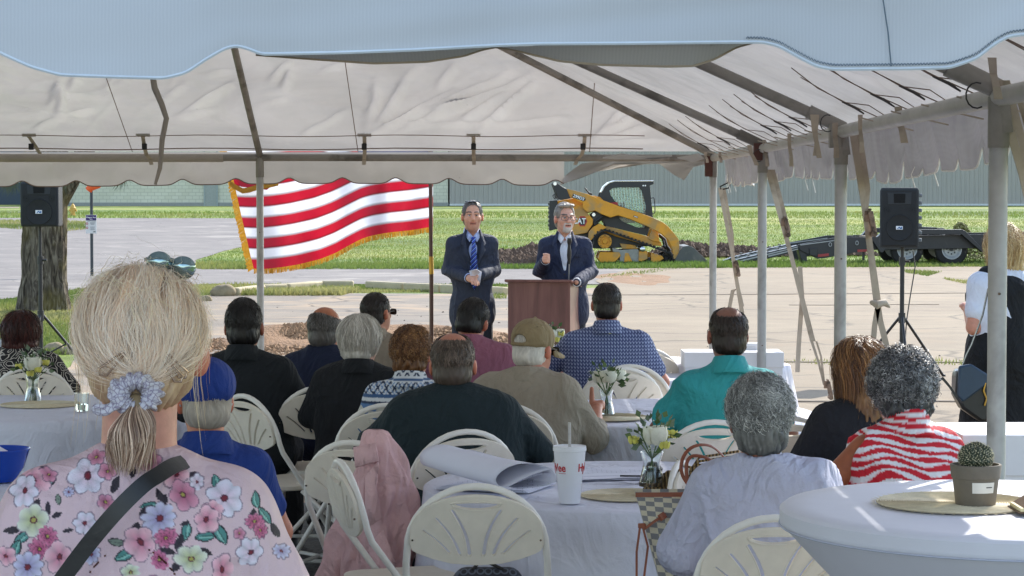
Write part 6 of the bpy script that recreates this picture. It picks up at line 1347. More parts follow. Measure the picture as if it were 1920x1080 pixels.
        sk = s.skin; face_ = face or {}
        def col(V, n):
            c = np.tile(sk, (len(V), 1)); L = (V-s.hc)@s.R/s.hs      # head local
            hd = (np.abs(L) < .14).all(1)
            red = np.exp(-((L[:, 0]**2)/.0009+((L[:, 1]-.105)**2)/.0012+((L[:, 2]+.02)**2)/.0009)); c *= (1-.10*(red*hd)[:, None]*np.array([0, 1, 1]))
            ear = hd & (np.abs(L[:, 0]) > .074); c[ear] *= np.array([1.05, .78, .72])
            if 'scalp' in face_:
                pass
            if face is not None:
                fr = hd & (L[:, 1] > .05)
                eye = fr & (np.hypot((np.abs(L[:, 0])-.028)/1.5, (L[:, 2]-.004)) < .0062); c[eye] = (.62, .6, .58)
                iris = fr & (np.hypot((np.abs(L[:, 0])-.028), (L[:, 2]-.004)) < .0052); c[iris] = (.05, .04, .035)
                lid = fr & (np.abs(np.abs(L[:, 0])-.028) < .014) & (np.abs(L[:, 2]-.0105) < .003); c[lid] *= .35
                brow = fr & (np.abs(np.abs(L[:, 0])-.03) < .02) & (np.abs(L[:, 2]-.026-.004*np.cos((np.abs(L[:, 0])-.03)*60)) < .0045); c[brow] = face_.get('brow', (.06, .045, .035))
                lips = fr & (L[:, 1] > .078) & (np.abs(L[:, 0]) < .024) & (np.abs(L[:, 2]+.058) < .0115); c[lips] = c[lips]*np.array([.88, .62, .6])
                mo = fr & (np.abs(L[:, 0]) < .022) & (np.abs(L[:, 2]+.058) < (.0045 if face_.get('open') else .0022)); c[mo] = (.06, .02, .018)
                if 'beard' in face_:
                    b = fr & (L[:, 2] < -.066) & (np.abs(L[:, 0]) < .036) & (L[:, 1] > .055); b |= fr & (np.abs(L[:, 2]+.043) < .006) & (np.abs(L[:, 0]) < .028) & (L[:, 1] > .08); b |= fr & (np.abs(np.abs(L[:, 0])-.03) < .006) & (L[:, 2] < -.042); b &= ~lips; c[b] = face_['beard']
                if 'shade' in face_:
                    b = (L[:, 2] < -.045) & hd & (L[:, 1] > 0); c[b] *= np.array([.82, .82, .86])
            return c
        o = sdfobj('body', S, h, M['skin'], s.r, None, col)
        return o
    def hand(s, S, e, h, q, mode):
        d = h-e; d /= np.linalg.norm(d)
        if mode == 'none': return
        up = np.array([0, 0, 1.]); sd = np.cross(d, up); sd /= np.linalg.norm(sd)+1e-9; pn = np.cross(sd, d)     # sd lateral, pn palm normal
        if mode == 'fist':
            c = h+d*.045; S.ell(c, [.033, .033, .038], .012); 
            for k in range(4): a = c+up*(.028-.019*k)+d*.015; S.chain([a+sd*q*-.02, a-np.array([0, .0, 0])+d*.018, a+sd*q*.022+d*.012], [.0105, .0105, .0095], .004)
            S.chain([c+up*.02-sd*q*.02, c+up*.038, c+up*.036+sd*q*.02+d*.01], [.012, .011, .009], .005); return
        palm = h+d*.05; S.cap(h+d*.015, palm+d*.02, .026, .033, .012, (1, 1, 1)) if mode == 'far' else S.chain([h+d*.01, palm-sd*.014, palm+d*.02-sd*.018], [.024, .021, .017], .01).chain([h+d*.01, palm+sd*.014, palm+d*.02+sd*.018], [.024, .021, .017], .01)
        Ls = [.062, .074, .07, .054]
        for k in range(4):
            o = (k-1.5)*.0185*q; b = palm+d*.028+sd*o; L = Ls[k]; cur = .35 if mode == 'simple' else .7
            m1 = b+(d*math.cos(cur)-pn*math.sin(cur))*L*.5; m2 = m1+(d*math.cos(cur*2.2)-pn*math.sin(cur*2.2))*L*.45; S.chain([b, m1, m2], [.0095, .0088, .0075], .003)
        t0 = h+d*.025-sd*q*.024
        if mode == 'thumb': S.chain([t0, t0+up*.045+d*.01, t0+up*.085+d*.005], [.013, .0115, .0105], .006)
        else: S.chain([t0, t0+d*.035-sd*q*.018-pn*.01, t0+d*.062-sd*q*.014-pn*.02], [.0125, .011, .009], .006)
    def top(s, mat, h=.009, sleeve=.55, length=.52, puff=.012, collar=0, seed=1, a=.006, f=5., col=None, name='shirt', hem=0, chestg=1.0, sl_r=1.0, cut=None, sq=1.0, low=None, neckcut=0):
        S = Sdf(); g = s.g; F_ = s.f; p = puff
        for q in (-1, 1):
            sh = s.sh[(q+1)//2]
            S.cap(s.nk+np.array([0, -.0, -.03]), sh+np.array([0, 0, -.008]), .04+p, .045*g**.5+p, .045)
            S.cap(sh+np.array([-q*.03, 0, -.04]), F_(q*.10*g, 0, .74), .062*g+p, .08*g+p, .06, (1, 1, 1))
        S.ell(F_(0, .0, .86), np.array([.16*s.w*chestg, .112*sq, .185])*g+p, .05); S.ell(F_(0, .01, .68), np.array([.168*s.w, .13*sq, .19])*g+p, .06)
        S.ell(F_(0, .0, .53), np.array([.185*s.w, .145*sq, .11])*g+p, .06)
        if low is not None:
            for zz in low: S.ell(s.f(0, 0, zz), np.array([.185*s.w, .125, .14])*g+p, .06)
        for i, q in ((0, -1), (1, 1)):
            e, hh, sh = s.el[i], s.ha[i], s.sh[i]
            if sleeve <= 1: 
                e2 = sh+(e-sh)*sleeve; S.cap(sh, e2, .047*g+p, (.045*g+p*1.3)*sl_r, .03)
            else:
                e2 = e+(hh-e)*(sleeve-1); S.cap(sh, e, .049*g+p, .042*g+p, .03); S.cap(e, e2, .046*g+p, (.034*g+p)*sl_r, .02)
        if collar: 
            nb = s.nk; gg = max(1, g*.95)
            if name == 'dress_shirt': S.cap(nb+np.array([0, -.004, -.03]), nb+np.array([0, -.004, collar]), .072*gg, .062*gg, .012)
            S.cap(nb+np.array([0, .0, collar+.02]), nb+np.array([0, 0, collar+.09]), .056*gg, .056*gg, .006, cut=True)
        if neckcut: S.ell(s.nk+np.array([0, .01, .02]), [neckcut, neckcut*.9, .045], .01, cut=True)
        if cut: cut(S)
        ob = sdfobj(name, S, h, mat, s.r, folds(seed, a, f), col)
        if collar and name != 'dress_shirt':
            m = MB(); n = 180 if col else 36; R_ = [(.092, -.030), (.094, -.022), (.078, .010), (.066, collar+.004), (.062, collar+.006), (.060, collar), (.060, .0)]
            if col: R_ = [tuple(np.array(R_[i])*(1-k/6)+np.array(R_[i+1])*k/6) for i in range(len(R_)-1) for k in range(6)]+[R_[-1]]
            for r, z in R_:
                for j in range(n):
                    a_ = 2*math.pi*j/n; bk_ = max(0, -math.sin(a_)); m.v.append(tuple(s.nk+np.array([r*gg*math.cos(a_), r*gg*math.sin(a_)*(.92+.12*bk_)-.008, z-.012*(1-bk_)*(r > .09)+.010*bk_]))) 
            m.f = [(i*n+j, i*n+(j+1) % n, (i+1)*n+(j+1) % n, (i+1)*n+j) for i in range(len(R_)-1) for j in range(n)]; m.mi = [0]*len(m.f)
            c_ = m.build('collar', mat, ob, 50)
            if col: V_ = np.array(m.v); at = c_.data.color_attributes.new('Col', 'FLOAT_COLOR', 'POINT'); at.data.foreach_set('color', np.c_[col(V_, V_), np.ones(len(V_))].astype(np.float32).ravel())
        return ob
    def trousers(s, mat, shoe=None, h=.012):
        S = Sdf(); F_ = s.f; g = s.g
        S.ell(F_(0, 0, .52), np.array([.18*s.w, .14, .12])*g, .05)
        for q in (-1, 1):
            if s.sit: S.chain([F_(q*.09, .0, .51), F_(q*.13, .43, .525), F_(q*.14, .43, .14)], [.088*g, .068, .055], .03)
            else: S.chain([F_(q*.085, 0, .5), np.array([q*.1, .01, .52]), np.array([q*.11, -.02, .08])], [.095*g, .07, .058], .03)
        sdfobj('trousers', S, h, mat, s.r, folds(21, .007, 5))
        fy = .43 if s.sit else -.02
        for q in (-1, 1):
            S = Sdf()
            x = F_(q*.14, 0, 0)[0] if s.sit else q*.11
            S.cap((x, fy-.03, .035), (x*1.05, fy+.17, .03), .042, .034, .02).cap((x, fy, .05), (x, fy, .10), .042, .046, .02)
            sdfobj('shoe', S, .01, shoe or pm('shoe_black', '1c1a1a', .4), s.r)
    def hair_cap(s, parts, col, h=.006, amp=.004, f=60, seed=0, cut=None, k=.02, name='hair', streak=None, cvar=.35):
        """parts: head-local ellipsoids (centre, radii); strands suggested by combed relief and colour"""
        S = Sdf()
        for c, r in parts: S.ell(s.H(c), np.array(r)*s.hs, k, s.R)
        for c, r in (cut or []): S.ell(s.H(c), np.array(r)*s.hs, .006, s.R, cut=True)
        c0 = np.array(hx(col) if isinstance(col, str) else col); c1 = np.array(streak) if streak is not None else c0*1.7
        def nz(V):
            L = (V-s.hc)@s.R; th = np.arctan2(L[:, 0], -L[:, 1]+1e-6); r = np.linalg.norm(L, axis=1)
            return vn(np.stack([th*9+2*vn(L, 14, seed), L[:, 2]*16, r*3], -1), 2.2, seed)+.5*vn(np.stack([th*25, L[:, 2]*30, r*3], -1), 2.0, seed+1)
        return sdfobj(name, S, h, hairm, s.r, lambda V, n: amp*nz(V), lambda V, n: c0+(c1-c0)*np.clip(.35+cvar*nz(V), 0, 1)[:, None], 0)
    def strands(s, n, rad, cen, length, cols, width=.0012, curl=0, curlf=60, jit=.15, seed=0, whorl=(0, -.03, 1), region=None, off=.0, wav=None, shade=False, avoid=None, droop=.0, seg=9, flow=None, par=None, spread=.01, name='hair_strands', lift=.0, kind=None):
        """ribbons laid over an ellipsoid shell (head-local), combed away from the whorl"""
        r_ = np.random.default_rng(seed); rad = np.array(rad); cen = np.array(cen)
        u = r_.normal(size=(n*3, 3)); u /= np.linalg.norm(u, axis=1)[:, None]
        if region is not None: u = u[region(u)]
        u = u[:n]; n = len(u); wv = np.array(whorl, float); wv /= np.linalg.norm(wv)
        p = u.copy(); rr = 1+off+spread*r_.normal(size=n)[:, None]+(.05*vn(u, 3.5, seed)[:, None] if shade else 0); L = length*(.6+.7*r_.random(n)); step = L/seg
        ph = r_.random(n)*6.28; side0 = r_.normal(size=n)*jit
        pts = []; 
        pos = p*rad*rr+cen
        hang = np.zeros(n, bool)
        for k in range(seg+1):
            pts.append(pos.copy())
            q = (pos-cen)/rad; ql = np.linalg.norm(q, axis=1, keepdims=True); nrm = (q/rad); nrm /= np.linalg.norm(nrm, axis=1, keepdims=True)
            if flow is not None: d = flow(q/ql, k)
            else: d = q/ql-wv*.0; d = (q/ql)*((q/ql)@wv)[:, None]-wv
            d = d-nrm*(d*nrm).sum(1, keepdims=True); d /= np.linalg.norm(d, axis=1, keepdims=True)+1e-9
            sd = np.cross(nrm, d); a = side0+(.6*jit*vn(pos, 25, seed) if wav is None else wav*vn(pos, 12, seed)+.3*wav*vn(pos, 40, seed))+curl*np.sin(ph+k*curlf/10.)
            t = d*np.cos(a)[:, None]+sd*np.sin(a)[:, None]+nrm*(lift*r_.normal(size=n)*.3+curl*.5*np.cos(ph+k*curlf/10.))[:, None]
            if droop: 
                bel = np.clip((cen[2]-pos[:, 2])/rad[2]*1.3, 0, 1)*droop; g = (s.R.T@np.array([0, 0, -1.])); t = t*(1-bel[:, None])+g*bel[:, None]
            t /= np.linalg.norm(t, axis=1, keepdims=True)+1e-9
            pos = pos+t*step[:, None]
        A = np.stack(pts, 1)     # n, seg+1, 3
        if avoid is not None: kp = ~avoid(A).any(1); A = A[kp]; u = u[kp]; n = len(u)
        tan = np.gradient(A, axis=1); out = A-cen; out /= np.linalg.norm(out, axis=2, keepdims=True); W = np.cross(tan, out+.5*r_.normal(size=(n, 1, 3))); W /= np.linalg.norm(W, axis=2, keepdims=True)+1e-9
        tp_ = np.linspace(1, 0, seg+1)**.5; tp_[0] = .8; W = W*(width*(.6+.8*r_.random((n, 1, 1))))*tp_[None, :, None]
        V = np.stack([A-W, A+W], 2)      # n,seg+1,2,3
        V = V.reshape(-1, 3)*s.hs@s.R.T+s.hc
        base = np.arange(n)[:, None]*(seg+1)*2+np.arange(seg)[None]*2; Q = np.stack([base, base+1, base+3, base+2], -1).reshape(-1, 4)
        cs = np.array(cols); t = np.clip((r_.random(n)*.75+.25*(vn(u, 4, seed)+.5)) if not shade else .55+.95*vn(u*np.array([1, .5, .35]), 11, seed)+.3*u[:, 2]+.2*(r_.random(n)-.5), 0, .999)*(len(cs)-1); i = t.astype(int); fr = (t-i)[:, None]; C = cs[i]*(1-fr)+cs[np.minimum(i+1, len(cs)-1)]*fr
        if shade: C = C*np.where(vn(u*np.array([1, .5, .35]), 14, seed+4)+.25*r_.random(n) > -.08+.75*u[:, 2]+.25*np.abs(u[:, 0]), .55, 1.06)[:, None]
        C = np.repeat(C*(.85+.3*r_.random((n, 1))), (seg+1)*2, 0)
        o = npmesh(name, V, Q, hairm, par or s.r, C); o['kind'] = 'stuff'; return o
    def glasses(s, mat, lens=None, w=.03, h=.018, temples=True, fronts=True, z=.002, y=.112):
        m = MB(); 
        if fronts:
            for q in (-1, 1):
                pts = [s.H((q*.034+w*.95*math.copysign(abs(math.cos(a))**.6, math.cos(a)), y-.012*abs(q*.034+w*math.cos(a))*12, z+h*math.copysign(abs(math.sin(a))**.6, math.sin(a)))) for a in np.linspace(0, 6.283, 17)[:-1]]
                m.tube(pts, .0018, 6, closed=True)
                if lens:
                    n0 = len(pts); lm = MB(); lm.add(pts, [tuple(range(n0))]); lm.build('lens', lens, s.r, 60)
            m.tube([s.H((-.008, y, z+.004)), s.H((.008, y, z+.004))], .0018, 6)
        for q in (-1, 1): m.tube([s.H((q*.064, y-.03, z+.006)), s.H((q*.079, .03, z+.004)), s.H((q*.082, -.005, z)), s.H((q*.078, -.02, z-.018))], .0022, 6)
        return m.build('glasses', mat, s.r, 60)
# -- hair recipes ------------------------------------------------------------
def short_hair(p, col, seed=0, bald=0, front=False, n=2600, cols=None, cap=True, len_=.022, top=0, curl=.0):
    """cropped hair seen from behind; bald = cut of the crown"""
    c0 = np.array(hx(col)) if isinstance(col, str) else np.array(col)
    cut = [((0, .085, -.035), (.085, .08, .075)), ((0, .02, -.115), (.10, .12, .055))]
    cut += [((q*.083, .005, -.018), (.012, .026, .036)) for q in (-1, 1)]
    if front: cut.append(((0, .112, .04), (.08, .075, .066)))
    if bald: cut.append(((0, .01+bald[1], .1), (bald[0], bald[0]*1.05, bald[2])))
    p.hair_cap([((0, -.014, .028+top*.3), (.0785, .0975, .092+top)), ((0, -.03, -.035), (.071, .078, .062))], col, .0048, .0022, seed=seed, cut=cut, k=.02)
    cs = cols or [c0*.6, c0, c0*1.9]
    b_ = bald
    def reg(u):
        k = (u[:, 1] < .55+.25*u[:, 2]) & (u[:, 2] > -.62) & ~((np.abs(u[:, 0]) > .8) & (u[:, 2] < .05) & (u[:, 1] > -.25))
        if b_: k &= ((u*np.array([.079, .098, .09])+np.array([0, -.014, .028])-np.array([0, .01+b_[1], .1]))**2/np.array([b_[0], b_[0]*1.05, b_[2]])**2).sum(1) > 1
        return k
    p.strands(n, (.0775, .0965, .09+top), (0, -.014, .028+top*.3), len_, cs, .0011, curl=curl, seed=seed+1, region=reg, off=.01, seg=4, jit=.3, lift=.8)
def rgb(h): return np.array(hx(h))
# ============ P18 standing man with grey suit / P17 speaker ============
def suit(p, colr, h=.0065, seed=3, shirtc='c9d3ea', tie=False, fq=5):
    jm_ = cloth(colr[0], colr[1], .8, .12); sc_ = cloth('dress_shirt_'+colr[0], shirtc, .6, .04)
    def cutv(S):
        for i, q in ((0, -1), (1, 1)): S.cap(p.sh[i]+np.array([-q*.04, 0, .022]), p.sh[i]+np.array([q*.012, 0, .004]), .048, .052, .02)
        a, b = p.f(0, .145, 1.13), p.f(0, .14, .79); S.cap(a, b, .11, .02, .008, cut=True).ell(p.f(0, .10, 1.045), (.05, .06, .05), .006, cut=True)
        S.cap(p.f(0, .17, .55), p.f(0, .21, .36), .012, .075, .01, cut=True)
    s1_ = p.top(sc_, h, 1.02, puff=.002, collar=.022, seed=seed+1, a=.002, name='dress_shirt')
    j = p.top(jm_, h, 1.93, puff=.012, seed=seed, a=.0075, f=fq, name='suit_jacket', cut=cutv, low=(.45, .40), collar=0, sl_r=1.08)
    # lapels, buttons, pocket
    L = MB()
    yy = lambda z: .128*p.g**.8+(.02 if z < .95 else 0)
    for q in (-1, 1):
        o = MB(); 
        P_ = [p.f(q*.062, .045, 1.105), p.f(q*.105, .10, .985), p.f(q*.085, .125, .965), p.f(q*.10, .135, .935), p.f(q*.05, .158, .86), p.f(q*.014, .163, .785), p.f(q*.048, .155, .90), p.f(q*.068, .115, 1.01), p.f(q*.05, .06, 1.09)]
        for v in P_: v[1] = v[1]*p.g**.5+.008
        n = len(P_); o.add(P_, [(0, 1, 7, 8), (1, 2, 7), (2, 3, 6, 7), (3, 4, 6), (4, 5, 6)]); ob = o.build('lapel', jm_, j, 60); m_ = ob.modifiers.new('s', 'SOLIDIFY'); m_.thickness = .005; m_.offset = 0
    for z in (.745, .66):
        c = p.f(0, .172*p.g**.6, z); MB().lathe([(0, .004), (.008, .003), (.008, 0)], tuple(c), 12, 'y').build('button', blackp, j)
    pk = MB().box(p.f(-.1, .128*p.g, .9), (.09, .012, .016), Matrix.Rotation(-.12, 3, 'Y')@Matrix.Rotation(.5, 3, 'Z')); pk.build('breast_pocket', jm_, j)
    for q in (-1, 1):                                     # shirt collar points, cuffs
        o = MB().add([p.f(q*.004, .062, 1.045), p.f(q*.052, .03, 1.10), p.f(q*.055, .065, 1.035), p.f(q*.03, .085, .998)], [(0, 1, 2, 3)]).build('collar_point', sc_, s1_, 60); o.modifiers.new('s', 'SOLIDIFY').thickness = .003; o.location = (0, .022, 0)
        e, hh = p.el[(q+1)//2], p.ha[(q+1)//2]; d = (hh-e); MB().tube([e+d*.9, e+d*1.03], .037, 16).build('cuff', sc_, s1_, 60)
    p.trousers(cloth('suit_trousers', '171b26'))
    return j, jm_, sc_
p18 = Person('standing man in charcoal suit and striped blue tie holding papers left of the lectern', X(885, 18.75), 18.75, math.pi+.12, sit=False, w=.96, g=.93, hz=.0, skin='cf9c80', hturn=-.05, hs=1.04, arms={'ell': (-.19, -.02, .77), 'elr': (.19, -.02, .77), 'hl': (-.03, .22, .74), 'hr': (.06, .25, .72)})
p18.body(.0058, ('simple', 'simple'), face={'brow': (.03, .025, .02), 'shade': 1})
j, _, _ = suit(p18, ('suit_charcoal', '242b3c'), seed=31, shirtc='b4c6ee')
g = NG('tie_stripes'); sp_ = g.sep(); k = g.math('FRACT', g.math('MULTIPLY', g.math('ADD', g.math('MULTIPLY', sp_[0], 1.0), sp_[2]), 28)); g.bsdf(g.ramp(k, [(.0, rgb('16349a')), (.45, rgb('16349a')), (.5, rgb('7ba4ea')), (.62, rgb('7ba4ea')), (.66, rgb('0b1a52'))], 'CONSTANT'), .4)
f = p18.f; o = MB().add([f(-.02, .112, 1.04), f(.02, .112, 1.04), f(.014, .13, 1.0), f(.042, .172, .70), f(0, .18, .62), f(-.042, .172, .70), f(-.014, .13, 1.0)], [(0, 1, 2, 6), (6, 2, 3, 4, 5)]); o = o.build('tie', g.m, p18.r, 60); o.modifiers.new('s', 'SOLIDIFY').thickness = .008
short_hair(p18, '4c443c', 41, front=True, n=1800, cols=[rgb('3a332d'), rgb('6b6259'), rgb('a39d96')])
g2 = p18.glasses(blackp, fronts=False); 
sgm = MB(); 
for q in (-1, 1): sgm.tube([p18.H((q*.03+.026*math.cos(a), .04+.012*math.sin(a), .109+.002*math.cos(a))) for a in np.linspace(0, 6.28, 14)[:-1]], .004, 6, closed=True); 
sgm.add([p18.H((x, y, .110)) for x, y in ((-.055, .03), (-.004, .03), (-.006, .052), (-.05, .052))], [(0, 1, 2, 3)]).add([p18.H((x, y, .110)) for x, y in ((.055, .03), (.004, .03), (.006, .052), (.05, .052))], [(0, 1, 2, 3)])
sgm.build('sunglasses_on_head', pm('dark_lens', '33383e', .1, metal=.3), p18.r, 60)
pt_ = MB(); c = p18.f(-.0, .30, .715); R1 = Matrix.Rotation(.5, 3, 'Y')
pt_.add([c+np.array(v) for v in ((-.03, .02, -.035), (.02, -.02, -.05), (.055, .0, .06), (.0, .03, .075), (-.045, .0, .05))], [(0, 1, 2, 3, 4)]); o = pt_.build('folded_papers', pap, None, 60); o.modifiers.new('s', 'SOLIDIFY').thickness = .006
o.matrix_world = p18.r.matrix_basis; o.location = p18.r.location; o.rotation_euler = p18.r.rotation_euler; tag(o, 'crumpled white papers in the hands of the suited man left of the lectern', 'papers')
p17 = Person('bearded man with glasses in navy blazer speaking at the lectern, fist raised', X(1059, 18.9), 18.9, math.pi-.03, sit=False, w=.99, g=.96, skin='d3a088', hturn=.32, hs=1.03, hz=-.015, arms={'elr': (.2, -.01, .77), 'ell': (-.205, .02, .76), 'hr': (.155, .25, .86), 'hl': (-.10, .34, .69)})
p17.body(.0058, ('none', 'fist'), face={'open': 1, 'brow': (.1, .085, .07), 'beard': (.55, .50, .46)})
suit(p17, ('suit_navy', '1f2740'), seed=51, shirtc='dfe3ea')
short_hair(p17, '7a7064', 61, front=True, n=2200, cols=[rgb('4f463e'), rgb('857a6e'), rgb('b9b0a4')], top=.006)
p17.hair_cap([((.025, .045, .095), (.04, .035, .016)), ((-.02, .04, .098), (.045, .04, .015))], '857b6e', .005, .004, seed=3, name='fringe')
p17.glasses(blackp, None, .028, .018)
# ============ seated, seen from behind ============
# P2 man in royal blue cap and polo
p = Person('man in royal blue flat cap and royal blue polo, just right of the blonde woman', X(384, 7.1), 7.1, .18, w=.94, g=1.0, hz=-.045, skin='b9785e', hturn=.12, arms={})
p.body(.008); p.top(cloth('royal_blue', '0f3079'), .008, .6, collar=.03, seed=4, a=.01); p.trousers(cloth('navy_pants', '1a2130'))
short_hair(p, '8d857c', 5, n=2200, cols=[rgb('6f665e'), rgb('a79e95'), rgb('c9c3bd')])
capm = cloth('cap_blue', '0e3384', .8)
S = Sdf().ell(p.H((0, -.01, .05)), np.array([.093, .115, .085]), .01, p.R).ell(p.H((0, .0, -.06)), (.13, .15, .06), .012, p.R, cut=True); sdfobj('flat_cap', S, .005, capm, p.r, folds(3, .002, 9))
p.glasses(pm('silver', 'b5b7ba', .3, metal=.8), fronts=False)
# P3 black haired man in black
p = Person('black haired man in a black shirt, seated in front of the left tent pole', X(455, 11.15), 11.15, -.05, w=1.2, g=1.12, hz=-0.047, skin='8b5a45', hs=1.1, arms={})
p.body(.009, 'none'); p.top(cloth('black_shirt', '0f161c', .9), .01, .95, collar=.035, seed=6, a=.005); p.trousers(cloth('black_pants', '0c0d12'))
short_hair(p, '0d0b0b', 7, n=3000, cols=[rgb('060505'), rgb('16120f'), rgb('2b2420')], top=.006, len_=.03)
# P4 balding in navy
p = Person('balding man in a navy shirt with a bare shiny crown, fourth from the tent pole', X(608, 12.1), 12.1, -.15, w=1.12, g=1.1, hz=-0.101, skin='a9694b', hs=1.05, hturn=-.3, arms={})
p.r['label'] = 'balding man in navy with a bare tanned crown and grey fringe, before the mulch heap'
p.body(.009, 'none'); p.top(cloth('navy_shirt', '0d1833', .9), .01, .8, collar=.0, seed=8); p.trousers(cloth('black_pants2', '11131a'))
short_hair(p, '4a4643', 9, bald=(.088, .0, .075), n=2200, cols=[rgb('2c2927'), rgb('55504c'), rgb('8b8682')])
# P5 white haired woman in black
p = Person('white haired woman in a black top in front of the seated man with sunglasses', X(674, 11.0), 11.0, -.12, w=1.05, g=1.08, hz=-0.092, skin='c08a74', hturn=-.35, hs=1.0)
p.body(.009, 'none'); p.top(cloth('black_top', '0b0f15', .9), .01, .9, collar=.03, seed=10); p.trousers(cloth('black_pants3', '0e0f14'))
wc = [rgb('8d877e'), rgb('c4beb4'), rgb('e8e4dc')]
p.hair_cap([((0, -.015, .03), (.092, .108, .098)), ((0, -.045, -.045), (.078, .065, .062))], 'aaa49a', .006, .005, seed=12, cut=[((0, .1, -.04), (.08, .07, .08))], streak=rgb('dedad2'))
p.strands(3500, (.094, .11, .1), (0, -.015, .028), .11, wc, .0014, seed=13, region=lambda u: (u[:, 1] < .6), off=.01, seg=8, jit=.22, droop=.4, spread=.02, curl=.1)
# P6 man with dark hair, sunglasses, beige
p = Person('dark haired man in beige with black sunglasses, farthest back row near the flag pole', X(703, 13.2), 13.2, -.25, w=1.0, g=1.0, hz=-0.074, skin='b57f66', hturn=-.45, hs=.96)
p.body(.009, 'none'); p.top(cloth('beige_shirt', '8f8474'), .011, .7, collar=.03, seed=14); p.trousers(cloth('khaki', '6f6450'))
short_hair(p, '1c1613', 15, n=2400, cols=[rgb('0f0c0a'), rgb('241c18'), rgb('40342c')]); p.glasses(blackp, blackp, .03, .017)
# P7 curly brown haired woman with patterned blouse
p = Person('woman with short curly auburn hair in a blue and white patterned blouse', X(770, 10.25), 10.25, -.12, w=.95, g=.97, hz=-0.097, skin='c08870', hturn=-.2, hs=.98)
def aztec(V, n):
    z = (V[:, 2]-p.zo); x = V[:, 0]; t = np.abs(((x*26) % 1)-.5)*2; c = np.tile(rgb('c9ccd0'), (len(V), 1)); bl = rgb('35557f'); dk = rgb('1f2f4c')
    band = lambda a, b: (z > a) & (z < b)
    c[band(.60, .86)] = rgb('4d6f9a'); k = band(.78, .86) & (np.abs(z-.82-.03*vn(V, 30, 2)) < .02); c[k] = rgb('b9b6ac'); c[(band(.6, .8)) & (vn(V*np.array([1, 1, .5]), 34, 3) > .25)] = rgb('c5bda9')
    c[band(.86, .875)] = dk; c[band(.89, .905)] = bl; k = band(.905, .96); zz = (z-.905)/.055; c[k & (np.abs(t-np.abs(zz*2-1)) < .25)] = dk; c[k & (np.abs(t-(1-np.abs(zz*2-1))) < .12)] = rgb('6d8db5')
    c[band(.965, .975)] = bl; k = band(.985, 1.14); c[k & (np.abs(((z*34) % 1)-t) < .22)] = dk; c[band(1.02, 1.03)] = bl; return c
p.body(.009, 'none'); p.top(fabv, .0055, .8, collar=.035, seed=16, col=aztec, a=.004); p.trousers(cloth('white_pants', '9a9aa2'))
cc = [rgb('2e1c12'), rgb('5a3822'), rgb('8f633c'), rgb('b18754')]
p.hair_cap([((0, -.012, .028), (.088, .102, .098)), ((0, -.04, -.045), (.075, .065, .06))], '4a2e1c', .006, .008, seed=17, cut=[((0, .1, -.04), (.075, .07, .08))], streak=rgb('8a6038'))
p.strands(3500, (.09, .105, .1), (0, -.012, .025), .06, cc, .0015, curl=1.1, curlf=16, seed=18, region=lambda u: (u[:, 1] < .6) & (u[:, 2] > -.8), off=.0, seg=9, jit=.5, spread=.03, lift=.6)
# P8 large man in dark green, thinning crown
p = Person('large man in dark green shirt with thinning pink crown behind the rolled plans', X(850, 9.42), 9.42, .05, w=1.34, g=1.2, hz=-0.092, lean=.06, skin='b37862', hs=1.12, hturn=-.1, arms={'ell': (-.265, .08, .76), 'elr': (.265, .08, .76)})
p.body(.009, 'none'); p.top(cloth('dark_teal', '0a1f25', .85), .009, .95, collar=.0, seed=19, a=.008, f=3.5); p.trousers(cloth('dark_pants', '15161a'))
short_hair(p, '3f352d', 20, bald=(.055, -.035, .045), n=4200, cols=[rgb('2a221d'), rgb('5a4c42'), rgb('857468')], top=.003)
# P9 man in mauve jacket, head bowed
p = Person('black haired man in mauve pink blazer with head bowed below the standing suited man', X(880, 12.4), 12.4, -.1, w=1.22, g=1.08, hz=-0.073, lean=.12, skin='a56b54', hnod=-.35, htilt=.15, hs=1.05, hturn=-.25, hx_=(.0, .03, -.015))
p.body(.009, 'none'); p.top(cloth('mauve', '8a5466', .9), .009, .97, collar=.035, seed=22, a=.006, puff=.018); p.trousers(cloth('dark_pants2', '20222a'))
short_hair(p, '0f0d0d', 23, n=3000, cols=[rgb('0a0808'), rgb('1c1816'), rgb('3c3632')], len_=.03)
# P10 capped man, reaching for the vase
p = Person('white haired man in khaki baseball cap and tan shirt holding a flower vase', X(985, 10.55), 10.55, -.35, w=1.18, g=1.1, hz=-0.103, lean=.12, skin='b27860', hturn=-.30, hnod=-.15, hs=1.05, arms={'elr': (.235, .12, .72), 'hr': (.165, .40, .845), 'ell': (-.25, .1, .76)})
p.body(.0065, ('none', 'thumb')); p.top(cloth('tan_shirt', '958b7b', .85), .0085, 1.25, collar=.035, seed=24, a=.009, f=4.5, puff=.016); p.trousers(cloth('khaki2', '77694f'))
short_hair(p, 'b9b4ab', 25, n=2600, cols=[rgb('8d877e'), rgb('bdb7ae'), rgb('dad6cf')])
khk = cloth('khaki_cap', '8c7b5c', .85)
S = Sdf().ell(p.H((0, -.012, .045)), np.array([.088, .109, .088])*p.hs, .01, p.R).ell(p.H((0, .0, -.045)), np.array((.13, .15, .062))*p.hs, .008, p.R, cut=True).ell(p.H((0, -.112, .028)), np.array((.032, .03, .024))*p.hs, .006, p.R, cut=True)
S.cap(p.H((-.085, -.04, .022)), p.H((-.03, -.113, .01)), .009, .009, .006).cap(p.H((.085, -.04, .022)), p.H((.03, -.113, .01)), .009, .009, .006).cap(p.H((-.03, -.113, .01)), p.H((.03, -.113, .01)), .009, .009, .004).cap(p.H((0, -.01, .135)), p.H((0, -.01, .137)), .008, .006, .004)
cpo = sdfobj('baseball_cap', S, .0048, khk, p.r, folds(30, .0015, 9))
br = MB(); n = 14; V = []
